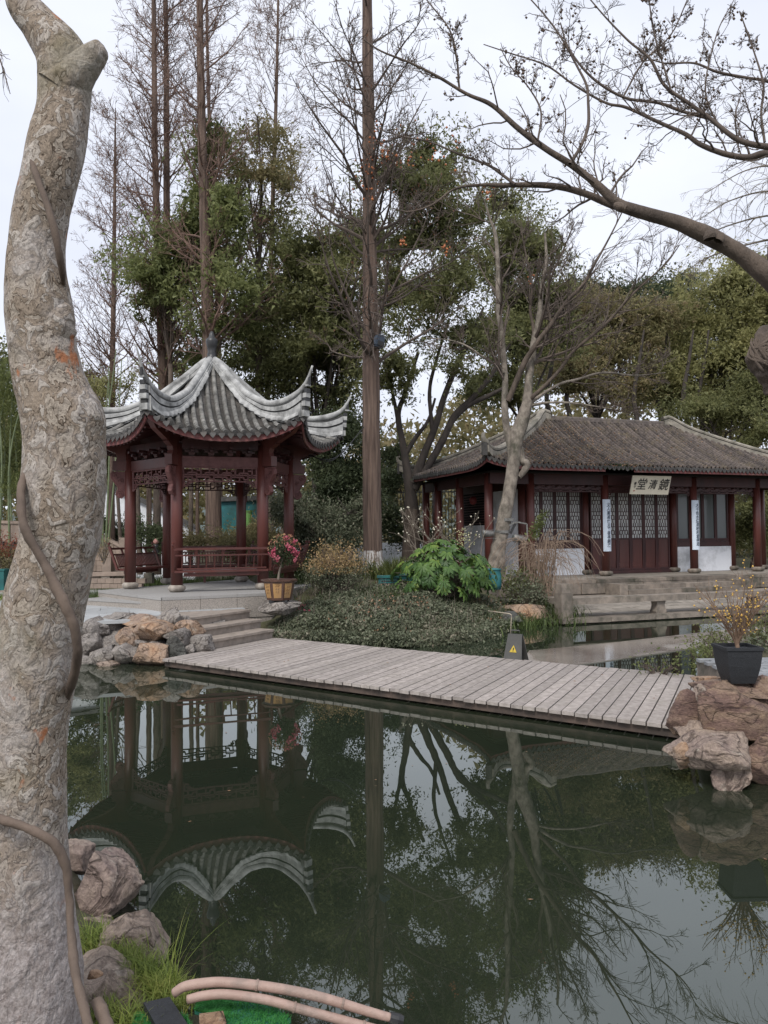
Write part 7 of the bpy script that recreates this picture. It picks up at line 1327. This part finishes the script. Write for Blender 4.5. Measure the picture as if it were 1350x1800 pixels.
q = gy(437, 925, 26.6); RL = thing('green_bin', 'light green upright bin in front of the teal hoarding', 'bin', q); M['lime'] = simple('lime_plastic', (.22, .45, .12), (.18, .38, .1), 4, .5, 0); B().lathe([(.11, 0), (.12, .5)], q, 12).obj('body', M['lime'], RL); B().lathe([(.145, .5), (.145, .54)], q, 12).obj('lid', M['lime'], RL)
FN = thing('garden_fence', 'tall dark railing fence on a low pale wall in the gap between island and hall', 'fence', gy(700, 960, 33)); fm = None
x0, x1 = gy(520, 900, 33)[0], gy(805, 900, 33)[0]; B().box(((x0+x1)/2, 33, 1.0), (x1-x0, .2, 1.3)).obj('footing_wall', M['white'], FN); fm = B().box((0, 0, 0), (.03, .03, 2.3)).me('bar', M['iron']); n_ = 52
for i in range(n_): put('bar', fm, FN, (x0+(x1-x0)*i/(n_-1), 33, 2.75))
for z in (1.75, 3.8): B().bar((x0, 32.97, z), (x1, 32.97, z), .03, .05).obj('rail', M['iron'], FN)
shrub('red_shrub', 'reddish brown leaved shrub at the left edge below the stone bridge', gy(12, 1020, 18.2), np.array([.75, .5, 1.05]), ['redshrub', 'olive'], 3200, .05, 120, 26, clump=.3, low=.55)
shrub('round_dry_shrub', 'small bare roundish twiggy shrub just right of the plane trunk in front of the bridge', gy(182, 985, 19.6), np.array([.35, .3, .55]), ['goldleaf'], 260, .04, 121, 24, 'twigpale', clump=.2)
q = gy(2, 1028, 17.0); T_ = thing('utility_box', 'teal plastic box at the left edge under the red shrub', 'box', q); B().box(q+[0, 0, .1], (.26, .3, .42)).obj('body', M['teal'], T_); B().box(q+[0, 0, .33], (.30, .34, .035)).obj('lid', M['teal'], T_)
C = around(10, 1045, 17.2, .5, .3, 900); V, Q = blades(C, .2, .7, .01, 4); tag(add('lawn_grass', V, [Q], M['grass']), kind='stuff')
q = gy(274, 965, 19.6); FV = thing('dark_vase', 'small dark carved ornament with a pink top standing behind the left bench of the pavilion', 'ornament', q-[0, 0, .2]); B().lathe([(.08, -.2), (.09, -.05), (.05, .0), (.08, .06), (.06, .12)], q, 10).obj('body', M['iron'], FV, smooth=True); M['pinkpot'] = simple('pink_bloom', (.55, .28, .24), None, 5, .6, 0); B().lathe([(.02, .12), (.07, .16), (.06, .22), (.02, .26)], q, 10).obj('bloom', M['pinkpot'], FV, smooth=True)
# loose litter leaves on the plaza and the bridge
C = np.concatenate([np.c_[rng.uniform(-5.5, -2.6, 70), rng.uniform(12.9, 15.2, 70), np.full(70, .60)], np.array([[*(dl0+(dr0-dl0)*t+(dl1-dl0)*s), .168] for t, s in rng.uniform(0, 1, (60, 2))])]); V, Q = leafquads(C, .035, 0, .6); V[:, 2] = np.repeat(C[:, 2], 4)+rng.uniform(0, .01, len(V)); tag(add('litter', V, [Q], M['litter']), kind='stuff')

C = np.c_[rng.uniform(-2.2, 3, 2600), rng.uniform(13.4, 16.8, 2600)]; C = C[(sdist(C[:, 0], C[:, 1]) > .0)]; C = np.c_[C, gzs(C)+rng.uniform(.1, .3, len(C))]; C = C[vnoise(C, 1.3, 9) > .1]; V, Q = leafquads(C, .05, .0, .6); tag(add('dead_leaves', V, [Q], M['litter']), kind='stuff')
C = np.c_[rng.uniform(-2.4, 3, 160), rng.uniform(3.4, 12, 160)]; C = C[sdist(C[:, 0], C[:, 1]) < -.35]; C = np.c_[C, np.full(len(C), .006)]; V, Q = leafquads(C[:46], .03, 0, .6); V[:, 2] = .004+.002*rng.random(len(V)); tag(add('floating_leaves', V, [Q], M['litter']), kind='stuff')

for o in bpy.data.objects:
    if o.parent is not None and o.type == 'MESH' and o.name.split('.')[0] in ('twigs', 'branches', 'buds', 'blossoms'): o['kind'] = 'stuff'
